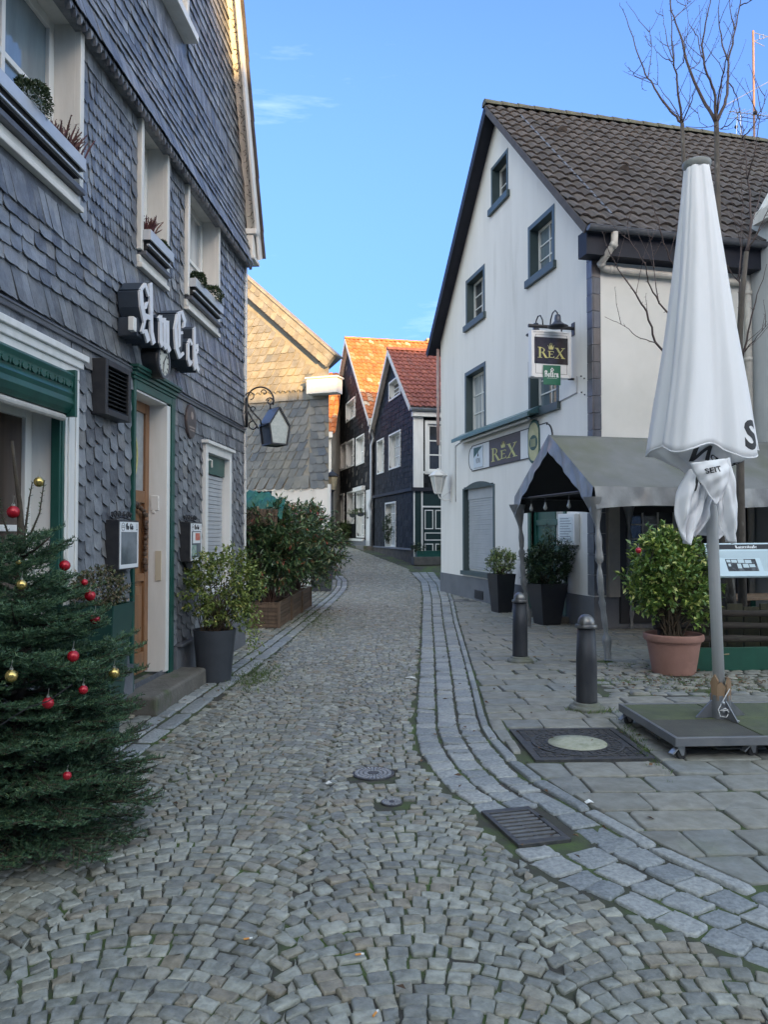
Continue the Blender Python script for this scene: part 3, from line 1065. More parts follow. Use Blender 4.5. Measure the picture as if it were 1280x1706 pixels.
m.build('ring', M_iron, mh)
m = MB()
m.lathe((MH_C.x, MH_C.y, 0), [(.222, .0), (.220, .012), (.12, .0155), (.0001, .016)], 40)
m.build('lid', M_conc, mh, smooth=True)

def small_cover(px, py, r, label, spokes):
    p = gp(px, py)
    t = thing('utility_cover', label, 'utility cover', (p.x, p.y, 0), 'round iron covers in the cobbles')
    m = MB()
    m.lathe((p.x, p.y, 0), [(r, -.02), (r, .003), (r * .92, .004), (r * .92, .0), (r * .22, .0), (r * .22, .006), (.0001, .006)], 36)
    m.build('plate', M_iron, t)
    m = MB()
    ring_teeth(m, p, r * .30, r * .45, .0, .006, 16, .7)
    ring_teeth(m, p, r * .52, r * .67, .0, .006, spokes, .7)
    ring_teeth(m, p, r * .72, r * .88, .0, .006, spokes, .7)
    m.build('pattern', M_pat, t)
M_pat = mat('worn_iron', (.36, .37, .38), (.28, .28, .28), scale=30, rough=.45, metal=.2, bump=.2)
small_cover(622, 1288, .14, 'larger round iron cover with radial ribs in the middle of the cobbles', 28)
small_cover(653, 1336, .065, 'smallest round iron valve cap in the cobbles near the drain', 16)
p = gp(772, 1001)
m = MB(); m.lathe((p.x, p.y, 0), [(.36, -.02), (.36, .012), (.33, .013), (.33, .009), (.0001, .010)], 36)
tag(m.build('utility_cover', M_iron, None, (p.x, p.y, 0)), 'flat dark round cover in the pavement by the white house corner', 'utility cover', 'round iron covers in the cobbles')

gr = thing('drain_grate', 'rusty iron gully grate with open slots in the gutter', 'drain', (GR_C.x, GR_C.y, 0))
def gpt(a, b, z): 
    q = GR_C + GR_A * a + GR_B * b
    return Vector((q.x, q.y, z))
def gbox(mb, a0, a1, b0, b1, z0, z1):
    mb.add([gpt(a, b, z) for z in (z0, z1) for b in (b0, b1) for a in (a0, a1)], [(0, 2, 3, 1), (4, 5, 7, 6), (0, 1, 5, 4), (2, 6, 7, 3), (0, 4, 6, 2), (1, 3, 7, 5)])
m = MB()
l2, w2 = GR_L / 2, GR_W / 2
for a0, a1, b0, b1 in ((-l2, -l2 + .05, -w2, w2), (l2 - .05, l2, -w2, w2), (-l2 + .05, l2 - .05, -w2, -w2 + .028), (-l2 + .05, l2 - .05, w2 - .028, w2)):
    gbox(m, a0, a1, b0, b1, -.02, .0125)
m.build('frame', M_iron, gr, bevel=.003)
for i in range(8):
    a = -l2 + .075 + i * .050
    m = MB(); gbox(m, a - .013, a + .013, -w2 + .028, w2 - .028, -.005, .009)
    m.build('bar', mat('iron_bar', (.17, .175, .18), (.12, .115, .11), scale=18, rough=.5, metal=.3, bump=.2), gr, bevel=.003)
m = MB(); gbox(m, -l2 + .05, l2 - .05, -.010, .010, -.005, .0045)
m.build('stay', M_iron, gr)
m = MB(); gbox(m, -l2 + .05, l2 - .05, -w2 + .028, w2 - .028, -.0070, -.0060)  # thin dark sheet standing in for the shade below the slots
m.build('shaft', mat('drain_shade', (.008, .008, .009), rough=.9), gr)

# grass and moss tufts in the joints, dead leaves, litter
M_grass = mat('grass_blades', (.07, .12, .03), (.10, .15, .045), scale=3, rough=.7, island=.35, hue=.02)
BV, BF = [], []
def tufts(cx, cy, sx, sy, n, h0, h1, rot=0.0):
    for _ in range(n):
        a, b = RNG.gauss(0, sx), RNG.gauss(0, sy)
        x_, y_ = cx + a * math.cos(rot) - b * math.sin(rot), cy + a * math.sin(rot) + b * math.cos(rot)
        z_ = gz(y_) - .012
        for _ in range(RNG.randint(2, 5)):
            th = RNG.random() * 6.28; h = RNG.uniform(h0, h1); ln = RNG.uniform(.2, .8) * h
            ox, oy = x_ + RNG.gauss(0, .008), y_ + RNG.gauss(0, .008)
            w = .0022
            k = len(BV)
            px_, py_ = -math.sin(th) * w, math.cos(th) * w
            BV.extend([(ox - px_, oy - py_, z_), (ox + px_, oy + py_, z_), (ox + math.cos(th) * ln * .4 + px_ * .7, oy + math.sin(th) * ln * .4 + py_ * .7, z_ + h * .6), (ox + math.cos(th) * ln, oy + math.sin(th) * ln, z_ + h)])
            BF.extend([(k, k + 1, k + 2), (k, k + 2, k + 3)])
def tuft_px(px, py, sx, sy, n, h0, h1, rot=0.0):
    q = gp(px, py); tufts(q.x, q.y, sx, sy, n, h0, h1, rot)
tuft_px(985, 1186, .11, .05, 150, .03, .07)
tuft_px(872, 1104, .08, .05, 60, .02, .05)
tuft_px(425, 1128, .14, .40, 420, .02, .06)
tuft_px(520, 1032, .20, 1.0, 420, .02, .05, .15)
tuft_px(1062, 1235, .03, .32, 130, .02, .05, -.12)
tuft_px(1120, 1136, .5, .12, 240, .015, .05)
tuft_px(1030, 1108, .3, .1, 90, .015, .04)
for px_, py_, r_, n_ in ((978, 1184, .17, 70), (867, 1104, .17, 50), (357, 1136, .22, 60), (836, 1022, .22, 40), (912, 1042, .26, 50), (1123, 1124, .27, 90), (1013, 1101, .08, 25)):
    q = gp(px_, py_)
    for k_ in range(n_):
        a_ = RNG.random() * 6.28
        tufts(q.x + math.cos(a_) * r_, q.y + math.sin(a_) * r_, .02, .02, 1, .008, .03)
for k_ in range(260):
    y_ = RNG.uniform(3.5, 20); tufts(float(f_left_strip(y_)) - RNG.choice((0, .17, .32)), y_, .012, .06, 2, .008, .025)
for k_ in range(160):
    y_ = RNG.uniform(13, 21); tufts(3.45 - .24 * (y_ - 12.8) - .06, y_, .03, .05, 2, .01, .035)
tuft_px(1240, 1150, .4, .12, 120, .015, .05)
for _ in range(420):
    yv = RNG.uniform(2.3, 9) if RNG.random() < .8 else RNG.uniform(9, 18)
    xv = RNG.uniform(float(f_left_strip(yv)) - .3, float(fL(yv)) + .1)
    if math.sin(xv * 2.1 + 1) * math.cos(yv * 1.3) + RNG.uniform(-.6, .6) > .1:
        tufts(xv, yv, .05, .05, RNG.randint(2, 5), .006, .018)
for _ in range(120):
    yv = RNG.uniform(2.4, 9); tufts(float(fK(yv)) + RNG.gauss(0, .015), yv, .012, .05, 2, .008, .02)
tag(mesh_obj('grass', BV, BF, M_grass), kind='stuff')

M_dead = mat('dead_leaves', (.10, .055, .03), (.16, .09, .045), scale=9, rough=.8, island=.4, hue=.015)
pts, dirs = [], []
for cx, cy, sx, sy, n in ((3.9, 8.25, .7, .25, 260), (-2.05, 8.3, .12, .25, 70), (-1.2, 15.4, .35, .6, 120), (-2.0, 11.6, .15, .8, 50), (-1.8, 8.0, .5, 2.5, 60), (.8, 5.0, .6, 2.2, 34), (2.3, 7.5, .9, 1.6, 50), (3.0, 8.4, .4, .3, 70)):
    for _ in range(n):
        a, b = cx + RNG.gauss(0, sx), cy + RNG.gauss(0, sy)
        pts.append((a, b, gz(b) + .014 + RNG.random() * .012)); th = RNG.random() * 6.28
        dirs.append((math.cos(th), math.sin(th), RNG.uniform(-.1, .35)))
D = np.array(dirs); D /= np.linalg.norm(D, axis=1, keepdims=True)
V, F = leaf_arrays(np.array(pts), D, NR.uniform(.025, .06, len(pts)), NR.uniform(.015, .03, len(pts)), up=np.array([0, 0, 1.0]))
tag(mesh_obj('leaf_litter', V, F, M_dead), kind='stuff')
M_paper = mat('paper_white', (.72, .72, .70), rough=.8)
M_butt = mat('butt_orange', (.62, .27, .07), rough=.8)
def scrap(px, py, w, l, rot, label):
    q = gp(px, py)
    m = MB(); c, s = math.cos(rot), math.sin(rot)
    P = [(q.x + a * c - b * s, q.y + a * s + b * c) for a, b in ((-l / 2, -w / 2), (0, -w / 2 * 1.2), (l / 2, -w / 2 * .7), (l / 2, w / 2), (.1 * l, w / 2), (-l / 2, w / 2 * .8))]
    zz = [.014, .022, .014, .016, .028, .015]
    m.slab([(x_, y_, gz(y_) + z_) for (x_, y_), z_ in zip(P, zz)], (0, 0, 1), .001)
    tag(m.build('paper_scrap', M_paper, None, (q.x, q.y, gz(q.y))), label, 'litter', 'litter on the street')
scrap(684, 1131, .035, .11, -.3, 'long white paper scrap on the cobbles near the granite gutter')
scrap(982, 1340, .03, .05, .2, 'small white scrap lying on a slab beyond the drain')
scrap(548, 1308, .02, .04, .6, 'tiny white scrap on the cobbles left of the round cover')
def butt(px, py, rot, label):
    q = gp(px, py)
    t = thing('cigarette_butt', label, 'litter', (q.x, q.y, 0), 'litter on the street')
    d = Vector((math.cos(rot), math.sin(rot), 0)); q = Vector((q.x, q.y, .016))
    m = MB(); m.tube([q, q + d * .022], .004, 8); m.build('filter', M_butt, t)
    m = MB(); m.tube([q + d * .022, q + d * .034], .0038, 8); m.build('paper', M_paper, t)
butt(406, 1571, .3, 'orange cigarette butt near the bottom edge, left of two')
butt(592, 1597, .2, 'orange cigarette butt near the bottom edge, right of two')
butt(622, 1700, 1.1, 'orange cigarette butt at the very bottom edge of the cobbles')

# ------------------------------------------------------------------ materials of the houses
M_sl_near = mat('slate_left', (0, 0, 0), (.62, .62, .64), scale=9, rough=.42, rvar=.2, bump=.55, bscale=30, spec=.5, lo=.3, hi=.6, stops=[
    (0.0, (0.132, 0.144, 0.166)), (.25, (0.210, 0.228, 0.254)), (.5, (0.264, 0.283, 0.310)), (.7, (0.198, 0.210, 0.228)), (.86, (0.324, 0.342, 0.366)), (.94, (0.240, 0.240, 0.238)), (1.0, (0.372, 0.384, 0.402))],
    col3=(.24, .25, .26), scale3=6, lo3=.54, hi3=.78)
M_sl_dark = mat('slate_dark', (0, 0, 0), (.60, .60, .62), scale=5, rough=.6, rvar=.15, spec=.10, bump=.3, bscale=25, stops=[
    (0.0, (.010, .012, .015)), (.4, (.018, .021, .025)), (.8, (.032, .035, .040)), (.925, (.026, .028, .03)), (.94, (.20, .19, .17)), (1.0, (.11, .10, .09))])
M_sl_plain = mat('slate_plain', (0, 0, 0), (.60, .60, .62), scale=5, rough=.6, rvar=.15, spec=.10, bump=.3, bscale=25, stops=[
    (0.0, (.008, .0105, .014)), (.4, (.014, .0175, .022)), (.8, (.023, .027, .033)), (1.0, (.040, .044, .050))])
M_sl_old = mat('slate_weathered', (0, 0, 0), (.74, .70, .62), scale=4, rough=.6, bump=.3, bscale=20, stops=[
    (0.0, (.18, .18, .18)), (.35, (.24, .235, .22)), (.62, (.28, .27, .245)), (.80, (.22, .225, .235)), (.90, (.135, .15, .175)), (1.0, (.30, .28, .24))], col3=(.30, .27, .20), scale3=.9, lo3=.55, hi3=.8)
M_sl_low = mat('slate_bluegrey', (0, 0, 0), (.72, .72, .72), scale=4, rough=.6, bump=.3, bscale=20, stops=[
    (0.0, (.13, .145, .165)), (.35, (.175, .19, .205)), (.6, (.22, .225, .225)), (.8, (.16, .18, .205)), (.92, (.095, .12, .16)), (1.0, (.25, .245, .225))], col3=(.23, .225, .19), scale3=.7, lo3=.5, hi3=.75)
M_white_r = mat('render_white', (.80, .775, .745), (.73, .705, .675), scale=1.6, rough=.85, bump=.35, bscale=90, spec=.2, col3=(.56, .54, .50), scale3=2.0, lo3=.56, hi3=.85, stretch=(1, 1, .16))
M_cream = mat('render_cream', (.68, .68, .66), (.61, .615, .59), scale=1.1, rough=.85, bump=.25, bscale=110, spec=.2, col3=(.50, .52, .47), scale3=.5, lo3=.55, hi3=.85)
M_plinth = mat('plinth_grey', (.145, .155, .175), (.115, .125, .145), scale=2.5, rough=.8, bump=.3, bscale=60, col3=(.19, .19, .19), scale3=3, lo3=.6, hi3=.8)
M_wood_w = mat('paint_white', (.74, .74, .73), (.66, .66, .64), scale=9, rough=.45, bump=.1, bscale=30, stretch=(1, 1, .15), col3=(.55, .53, .48), scale3=5, lo3=.66, hi3=.82)
M_wood_old = mat('paint_white_old', (.70, .685, .65), (.60, .585, .55), scale=6, rough=.55, bump=.2, bscale=30, stretch=(1, 1, .2), col3=(.45, .42, .37), scale3=4, lo3=.62, hi3=.8)
M_green = mat('paint_dark_green', (.015, .085, .068), (.010, .062, .051), scale=5, rough=.35, bump=.08, bscale=40, col3=(.05, .10, .09), scale3=8, lo3=.68, hi3=.85)
M_green_dk = mat('paint_black_green', (.010, .032, .032), (.008, .025, .026), scale=5, rough=.4)
M_green_gr = mat('paint_grey_green', (.060, .085, .098), (.050, .072, .085), scale=4, rough=.5)
M_grey_green = mat('trim_green_grey', (.055, .085, .092), (.045, .07, .078), scale=3, rough=.5)
M_navy = mat('fascia_navy', (.020, .023, .036), (.015, .018, .028), scale=4, rough=.6, spec=.25)
M_lead = mat('lead_sheet', (.13, .14, .16), (.10, .105, .12), scale=8, rough=.45, metal=.3, bump=.15)
M_zinc = mat('zinc', (.36, .38, .41), (.28, .30, .33), scale=6, rough=.38, metal=.6, bump=.1)
M_zinc_w = mat('old_painted_pipe', (.55, .535, .50), (.44, .42, .39), scale=7, rough=.5)
M_copper = mat('pipe_pinkish', (.38, .27, .25), (.30, .22, .21), scale=6, rough=.5)
M_tile_br = mat('roof_tile_brown', (0, 0, 0), (.66, .64, .64), scale=5, rough=.75, bump=.4, bscale=50, stops=[
    (0.0, (0.065, 0.057, 0.055)), (.5, (0.086, 0.075, 0.070)), (.85, (0.103, 0.089, 0.082)), (1.0, (0.076, 0.070, 0.070))], col3=(.10, .105, .085), scale3=1.1, lo3=.62, hi3=.85)
M_tile_red = mat('roof_tile_red', (0, 0, 0), (.70, .66, .66), scale=6, rough=.7, bump=.3, bscale=50, stops=[
    (0.0, (.20, .062, .048)), (.5, (.25, .080, .058)), (.85, (.29, .10, .07)), (1.0, (.21, .08, .065))], col3=(.15, .06, .05), scale3=1.2, lo3=.6, hi3=.85)
M_tile_or = mat('roof_tile_orange', (0, 0, 0), (.72, .66, .64), scale=4, rough=.75, bump=.3, bscale=40, stops=[
    (0.0, (.40, .125, .045)), (.45, (.50, .17, .055)), (.85, (.56, .21, .08)), (.95, (.46, .30, .20)), (1.0, (.60, .50, .36))], col3=(.34, .13, .07), scale3=.8, lo3=.58, hi3=.85)
M_moss = mat('moss_tile', (.105, .115, .085), (.075, .072, .062), scale=6, rough=.9, bump=.6, bscale=40)
M_glass = mat('glass_dark', (.022, .026, .032), (.05, .055, .06), scale=1.5, rough=.04, spec=1.0)
M_glass_cur = mat('glass_curtain', (.60, .61, .61), (.34, .36, .37), scale=2.2, rough=.05, spec=.9, stretch=(3, 3, .3), lo=.42, hi=.6)
M_glass_blue = mat('glass_sky', (.20, .26, .30), (.10, .13, .15), scale=1.2, rough=.03, spec=1.0, stretch=(2, 2, .4))
M_glass_brown = mat('glass_brown_curtain', (.085, .062, .050), (.055, .042, .036), scale=14, rough=.12, spec=.6, stretch=(1, 1, .02))
M_shutter = mat('shutter_slats', (.42, .44, .47), (.36, .38, .41), scale=3, rough=.5)
M_black = mat('black_metal', (.020, .022, .028), (.035, .036, .04), scale=12, rough=.45, metal=.2)
M_oak = mat('door_wood', (.27, .135, .062), (.18, .088, .042), scale=7, rough=.42, bump=.25, bscale=40, stretch=(4, 4, .18))
M_oak_d = mat('carved_wood_dark', (.085, .045, .025), (.05, .028, .018), scale=14, rough=.5, bump=.6, bscale=60)
M_gold = mat('gold_leaf', (.62, .55, .20), (.42, .44, .20), scale=9, rough=.4, metal=.2)
M_stone = mat('step_stone', (.15, .14, .125), (.10, .095, .085), scale=6, rough=.8, bump=.8, bscale=25, col3=(.08, .10, .05), scale3=3, lo3=.55, hi3=.7)
M_brick = mat('rubble_stone', (.10, .085, .07), (.05, .045, .04), scale=7, rough=.9, bump=1.0, bscale=14)

# ================================================================== slate house on the left
LF = Frame((-2.75, 0, 0), (.0654, .9979, 0), (.9979, -.0654, 0))
END = 11.06
lh = thing('slate_house', 'grey slate-clad house on the left with white window recesses and carved wooden door', 'house', tuple(LF.pt(6, 0, 0)))
EAVE, APEX_U, SLP = 5.95, 7.4, 2.16
VERGE = (SLP, 1.0, EAVE + SLP * (END + .24))            # v <= EAVE + SLP*(END+.24-u)
VERGE2 = (-SLP, 1.0, EAVE - SLP * 3.4)
shop = (3.55, 5.62, .75, 2.52)
door = (7.00, 7.82, .22, 2.90)
shut = (9.16, 10.12, .95, 2.56)
w1, w2, w3 = (4.45, 5.80, 4.22, 5.50), (7.10, 7.72, 4.22, 5.50), (8.45, 9.58, 4.22, 5.50)
w4 = (7.05, 8.30, 7.08, 8.45)
holes = [shop, door, shut, w1, w2, w3, w4]
m = MB()
wall_mesh(m, LF, .5, END, 0, 5.95, holes)
wall_mesh(m, LF, 3.4, END, 5.95, 14.5, holes, [VERGE, VERGE2])
for a, b in ((.5, 0), (END, 1)):
    m.poly([LF.pt(a, 0, 0), LF.pt(a, 5.95, 0), LF.pt(a, 5.95, -9), LF.pt(a, 0, -9)])
m.build('wall', M_sl_near, lh)
M_sl_in = M_sl_near
pad = .10
H1 = [(4.35, 5.86, 4.0, 5.6), (7.03, 7.79, 4.0, 5.6), (8.37, 9.67, 4.0, 5.6)]
m = MB()   # ground floor: pointed slates in columns
GH = [(3.3, 5.86, .0, 2.95), (6.95, 8.05, 0, 3.06), (9.05, 10.22, .85, 2.66)]
slates(m, LF, 5.88, 6.96, .42, 2.86, .145, .150, 'spear', GH, colstag=True, jit=.03, tilt=.020)
slates(m, LF, 8.06, END - .02, .42, 2.74, .145, .15, 'spear', GH, colstag=True, jit=.03, tilt=.020)
slates(m, LF, .6, END - .02, 2.74, 3.04, .15, .17, 'german', GH + [(5.95, 6.96, 2.7, 2.86)], lean=.1, tilt=.018)
slates(m, LF, .6, END - .02, 3.12, 3.36, .24, .105, 'soldier', lean=-.35, cover=1.0, tilt=.022)
slates(m, LF, .6, END - .02, 3.34, 3.78, .125, .150, 'german', lean=.10, tilt=.018)
slates(m, LF, .6, END - .02, 3.76, 4.04, .27, .095, 'soldier', [(4.3, 5.9, 4.0, 4.3)], lean=-.3, cover=1.0, tilt=.022)
# window storey: narrow vertical patterns between the windows
for a, b in ((5.88, 7.02), (7.80, 8.36)):
    slates(m, LF, a, a + .13, 4.03, 5.45, .15, .13, 'spear', H1, tilt=.018, stag=0)
    slates(m, LF, b - .13, b, 4.03, 5.45, .15, .13, 'spear', H1, tilt=.018, stag=0)
    slates(m, LF, a + .14, b - .14, 4.03, 5.30, .112, .066, 'fish', H1, tilt=.016)
    slates(m, LF, a + .1, b - .1, 5.28, 5.45, .17, .09, 'soldier', H1, cover=1.0, tilt=.015)
slates(m, LF, 9.68, END - .02, 4.03, 5.45, .125, .15, 'fish', H1, tilt=.018, stag=.5)
slates(m, LF, 3.0, 4.3, 4.03, 5.45, .13, .15, 'fish', H1, tilt=.018)
# flared skirt over the windows, then the gable field with a soldier band
flare = lambda b: max(0.0, .13 * (1 - (b - 5.46) / .55))
slates(m, LF, 3.4, END, 5.46, 5.74, .27, .085, 'soldier', lines=[VERGE], lean=-.12, cover=1.0, tilt=.016, wtop=flare)
slates(m, LF, 3.4, END, 5.70, 6.62, .122, .145, 'german', lines=[VERGE], lean=.10, tilt=.018, wtop=flare)
slates(m, LF, 3.4, END, 6.60, 6.90, .29, .085, 'soldier', [(6.9, 8.42, 6.8, 8.6)], lines=[VERGE], lean=-.12, cover=1.0, tilt=.02)
slates(m, LF, 3.6, END, 6.88, 12.2, .122, .145, 'german', [(6.9, 8.42, 6.8, 8.6)], lines=[VERGE, VERGE2], lean=.10, tilt=.018)
m.build('slate_cladding', M_sl_near, lh)
m = MB()   # under the flare
for i in range(int((END - 3.4) / .085)):
    a = 3.4 + i * .085
    m.prism(LF, [(a + .01, 5.46), (a + .04, 5.39), (a + .07, 5.46)], .085, .125)
m.box(LF, 3.4, END, 5.44, 5.462, .002, .12)
m.build('skirt_soffit', M_sl_near, lh)
m = MB()
m.box(LF, .6, END, 3.045, 3.095, .0, .032); m.box(LF, .6, END, 3.08, 3.097, .032, .040)
m.build('lead_moulding', M_lead, lh, bevel=.006)
m = MB()
m.box(LF, 5.9, 6.95, 0, .40, -.02, .045); m.box(LF, 8.11, END, 0, .40, -.02, .045); m.box(LF, .5, 5.9, 0, .62, -.02, .045)
m.build('plinth', M_plinth, lh)
m = MB()
m.box(LF, 5.9, 6.95, .402, .43, -.02, .10)
m.build('plinth_sill', M_lead, lh, bevel=.006)
m = MB(); m.box(LF, 8.13, 9.0, .402, .43, -.02, .10)
m.build('plinth_sill', M_lead, lh, bevel=.006)
# roof behind the verge, verge soffit and barge board
ang = math.atan(SLP)
def vp(u, w, off=0.0):   # point on verge line at u, offset off above, square to the slope
    return LF.pt(u + off * math.sin(ang), EAVE + SLP * (END + .24 - u) + off * math.cos(ang), w)
u_lo, u_hi = END + .36, APEX_U
m = MB()
m.slab([vp(u_lo, .0, -.0), vp(u_lo, .15, -.0), vp(u_hi, .15, -.0), vp(u_hi, .0, -.0)], LF.u * math.sin(ang) + Vector((0, 0, 1)) * math.cos(ang), .035)
m.build('verge_soffit', M_wood_old, lh)
m = MB()   # wire-like birds' spikes / ivy line on the soffit
for k in range(150):
    f = k / 150
    u = u_lo + (u_hi - u_lo) * f * .8
    p = vp(u, .085 + RNG.uniform(-.02, .02), -.04)
    for _ in range(2):
        q = p + Vector((RNG.uniform(-.05, .05), RNG.uniform(-.05, .05), RNG.uniform(-.05, .04)))
        m.tube([p, q], .004, 3)
m.build('dry_creeper', mat('twig_dark', (.05, .04, .032), rough=.9), lh)
m = MB()
nn = LF.u * math.sin(ang) + Vector((0, 0, 1)) * math.cos(ang)
for a, b, th, o0 in ((.15, .18, .20, .03),):
    m.slab([vp(u_lo, a, o0), vp(u_lo, b, o0), vp(u_hi, b, o0), vp(u_hi, a, o0)], nn, th)
m.build('barge_board', M_wood_w, lh)
m = MB()
k = 26
for i in range(k):
    ua, ub = u_lo + (u_hi - u_lo) * i / k, u_lo + (u_hi - u_lo) * (i + 1.05) / k
    e = .045 + .016 * (i % 2)
    m.slab([vp(ua, -.3, e + .02), vp(ua, .225, e + .02), vp(ub, .225, e), vp(ub, -.3, e)], nn, .03)
m.slab([vp(u_lo, -9, .04), vp(u_lo, -.3, .04), vp(u_hi, -.3, .04), vp(u_hi, -9, .04)], nn, .05)
pa, pb = LF.pt(APEX_U, EAVE + SLP * (END + .24 - APEX_U), 0), LF.pt(3.2, 5.9, 0)
m.poly([pa + LF.n * .4, pb + LF.n * .4, pb - LF.n * 9, pa - LF.n * 9])
m.build('roof', M_tile_br, lh)
m = MB()
m.box(LF, END - .02, END + .30, 5.62, 5.92, -.05, .13); m.box(LF, END - .05, END + .34, 5.92, 6.0, -.05, .18); m.box(LF, END - .04, END + .32, 5.56, 5.62, -.05, .155)
m.build('eave_box', M_wood_old, lh, bevel=.01)
m = MB()
z = .45
while z < 5.5:
    m.box(LF, END - .015, END + .055, z, z + .47, -.06, .035); z += .48
m.build('corner_board', M_wood_w, lh, bevel=.004)

# upper windows with deep white recesses
TW = dict(sash=M_wood_w, rev=M_wood_old, trim=M_wood_old, trim_w=.065, trim_out=.05, top=False)
for (a, b, c, d), pane, nx in ((w1, M_glass_blue, 2), (w2, M_glass_cur, 1), (w3, M_glass_cur, 2)):
    w = window(lh, LF, a, b, c, d, depth=.16, pane=pane, nx=nx, ny=2, bar=.045, sw=.075, sill=M_lead, sill_h=.045, sill_out=.085, sill_ext=.03, **TW)
    s = MB()
    s.box(LF, a - .06, b + .05, c - .12, c - .048, .0, .035); s.box(LF, a - .06, b + .06, c - .165, c - .122, .0, .06)
    s.build('apron', M_wood_old, w, bevel=.006)
w = window(lh, LF, *w4, depth=.14, pane=M_glass_blue, nx=2, ny=2, bar=.045, sw=.075, sill=M_wood_w, sill_h=.09, sill_out=.16, **TW)

# shop window with green roller box
w = window(lh, LF, *shop, depth=.20, sash=M_wood_w, rev=M_wood_w, pane=M_glass_brown, nx=5, ny=2, bar=.045, sw=.09, name='shop_window')
m = MB()
m.box(LF, 5.66, 5.86, .62, 2.76, .0, .035); m.box(LF, 5.685, 5.73, .62, 2.74, .035, .05); m.box(LF, 5.80, 5.845, .62, 2.74, .035, .048)
m.box(LF, 3.2, 5.86, 2.76, 2.85, .0, .04); m.box(LF, 3.2, 5.89, 2.85, 2.91, .0, .06); m.box(LF, 3.2, 5.93, 2.91, 2.96, .0, .085)
m.build('surround', M_wood_w, w, bevel=.01)
m = MB()
m.box(LF, 5.625, 5.66, .62, 2.62, -.01, .028); m.box(LF, 5.60, 5.624, .62, 2.5, -.05, .02)
m.build('green_edging', M_green, w, bevel=.006)
m = MB()
prof = [(.0, 2.48), (.16, 2.46), (.20, 2.49), (.235, 2.53), (.22, 2.57), (.235, 2.60), (.215, 2.63), (.225, 2.70), (.245, 2.735), (.20, 2.76), (.0, 2.76)]
P0 = [LF.pt(3.0, v, w_ * .62) for w_, v in prof]; P1 = [LF.pt(5.55, v, w_ * .62) for w_, v in prof]
n = len(prof)
m.add(P0 + P1, [(i, (i + 1) % n, (i + 1) % n + n, i + n) for i in range(n)] + [tuple(range(n, 2 * n))])
m.box(LF, 5.55, 5.585, 2.44, 2.78, .0, .155)
m.build('roller_box', M_green, w, bevel=.003)
m = MB()
for i in range(18):
    u = 3.5 + i * .115
    m.disc(LF, u, 2.665, .036, .135, .150, 10, .022)
    m.disc(LF, u + .0575, 2.665, .012, .135, .149, 6, .024)
m.build('carved_frieze', M_green, w)
m = MB(); m.tube([LF.pt(3.0, 2.43, .08), LF.pt(5.52, 2.43, .08)], .026, 10)
m.build('awning_rail', M_zinc_w, w)

# front door
m = MB()
a, b, c, d = door
m.box(LF, 6.95, a, 0.0, 3.0, .0, .035); m.box(LF, b + .12, 8.05, .0, 3.0, .0, .035); m.box(LF, b + .09, b + .12, 0.0, 3.0, .0, .025)
m.box(LF, a, b + .12, d + .02, 3.0, .0, .034)
for i, (h, o_) in enumerate(((.03, .045), (.04, .06), (.025, .085), (.03, .10))):
    z = 3.0 + sum((.03, .04, .025, .03)[:i]); m.box(LF, 6.92 - .012 * i, 8.05 + .010 * i, z, z + h - .001, .0, o_)
df = m.build('door_frame', M_green, lh, bevel=.006)
m = MB()
DD = .155
m.box(LF, b, b + .09, .2, d, -DD - .03, .03); m.box(LF, a - .01, a, .2, d, -DD - .03, .001); m.box(LF, a, b, d, d + .02, -DD - .03, .02)
m.build('reveal', M_wood_w, df, bevel=.004)
m = MB(); m.box(LF, b - .012, b - .0015, 1.12, 1.42, -.08, -.02)
m.build('worn_patch', mat('worn_plaster', (.52, .46, .36), rough=.9), df)
m = MB(); m.box(LF, b - .012, b - .002, 1.83, 1.98, -DD + .02, -.05); m.box(LF, b - .012, b - .002, 1.80, 1.83, -DD + .03, -.09)
m.build('bracket', M_wood_w, df, bevel=.004)
m = MB()
for (u0, u1, v0, v1, o_) in ((a, a + .10, .22, d, 0), (b - .10, b, .22, d, 0), (a + .10, b - .10, .22, .42, -.002), (a + .10, b - .10, 1.90, 2.02, -.002), (a + .10, b - .10, d - .10, d, -.002),
                             (a + .10, b - .10, 1.12, 1.20, -.004), (a + .37, a + .42, .42, 1.12, -.006), (a + .37, a + .42, 1.20, 1.90, -.006)):
    m.box(LF, u0, u1, v0, v1, -DD - .05, -DD + o_)
for u0, u1, v0, v1 in ((a + .12, a + .35, .46, 1.08), (a + .44, b - .12, .46, 1.08)):
    m.box(LF, u0, u1, v0, v1, -DD - .045, -DD - .018); m.box(LF, u0 + .05, u1 - .05, v0 + .08, v1 - .08, -DD - .03, -DD - .008)
m.box(LF, a + .10, b - .10, .42, 1.90, -DD - .05, -DD - .03)
dl = m.build('door', M_oak, lh, bevel=.006)
dl['label'] = 'varnished oak door with carved garland and arched glass light'
m = MB()
pts = [(a + .14, 1.80)] + [(a + .14 + (b - a - .28) * i / 12, 1.78 + .10 * math.sin(math.pi * i / 12)) for i in range(13)] + [(b - .13, 1.7 - .045 * i) for i in range(11)]
for i, (u, v) in enumerate(pts):
    for _ in range(3):
        m.ball(LF.pt(u + RNG.uniform(-.018, .018), v + RNG.uniform(-.018, .018), -DD + .012 + RNG.random() * .012), RNG.uniform(.014, .026), 7, 5)
m.build('carved_garland', M_oak_d, dl, smooth=True)
m = MB(); m.box(LF, a + .10, b - .10, 2.02, d - .10, -DD - .05, -DD - .025)
m.build('pane', mat('etched_glass', (.34, .36, .37), (.26, .28, .29), scale=20, rough=.3, spec=.6), dl)
m = MB()
cu, cv = a + .40, 2.36
m.prism(LF, [(cu + .15 * math.cos(t) * s_, cv + .24 * math.sin(t) * s_) for s_ in (1,) for t in [2 * math.pi * i / 28 for i in range(28)]], -DD - .0249, -DD - .022)
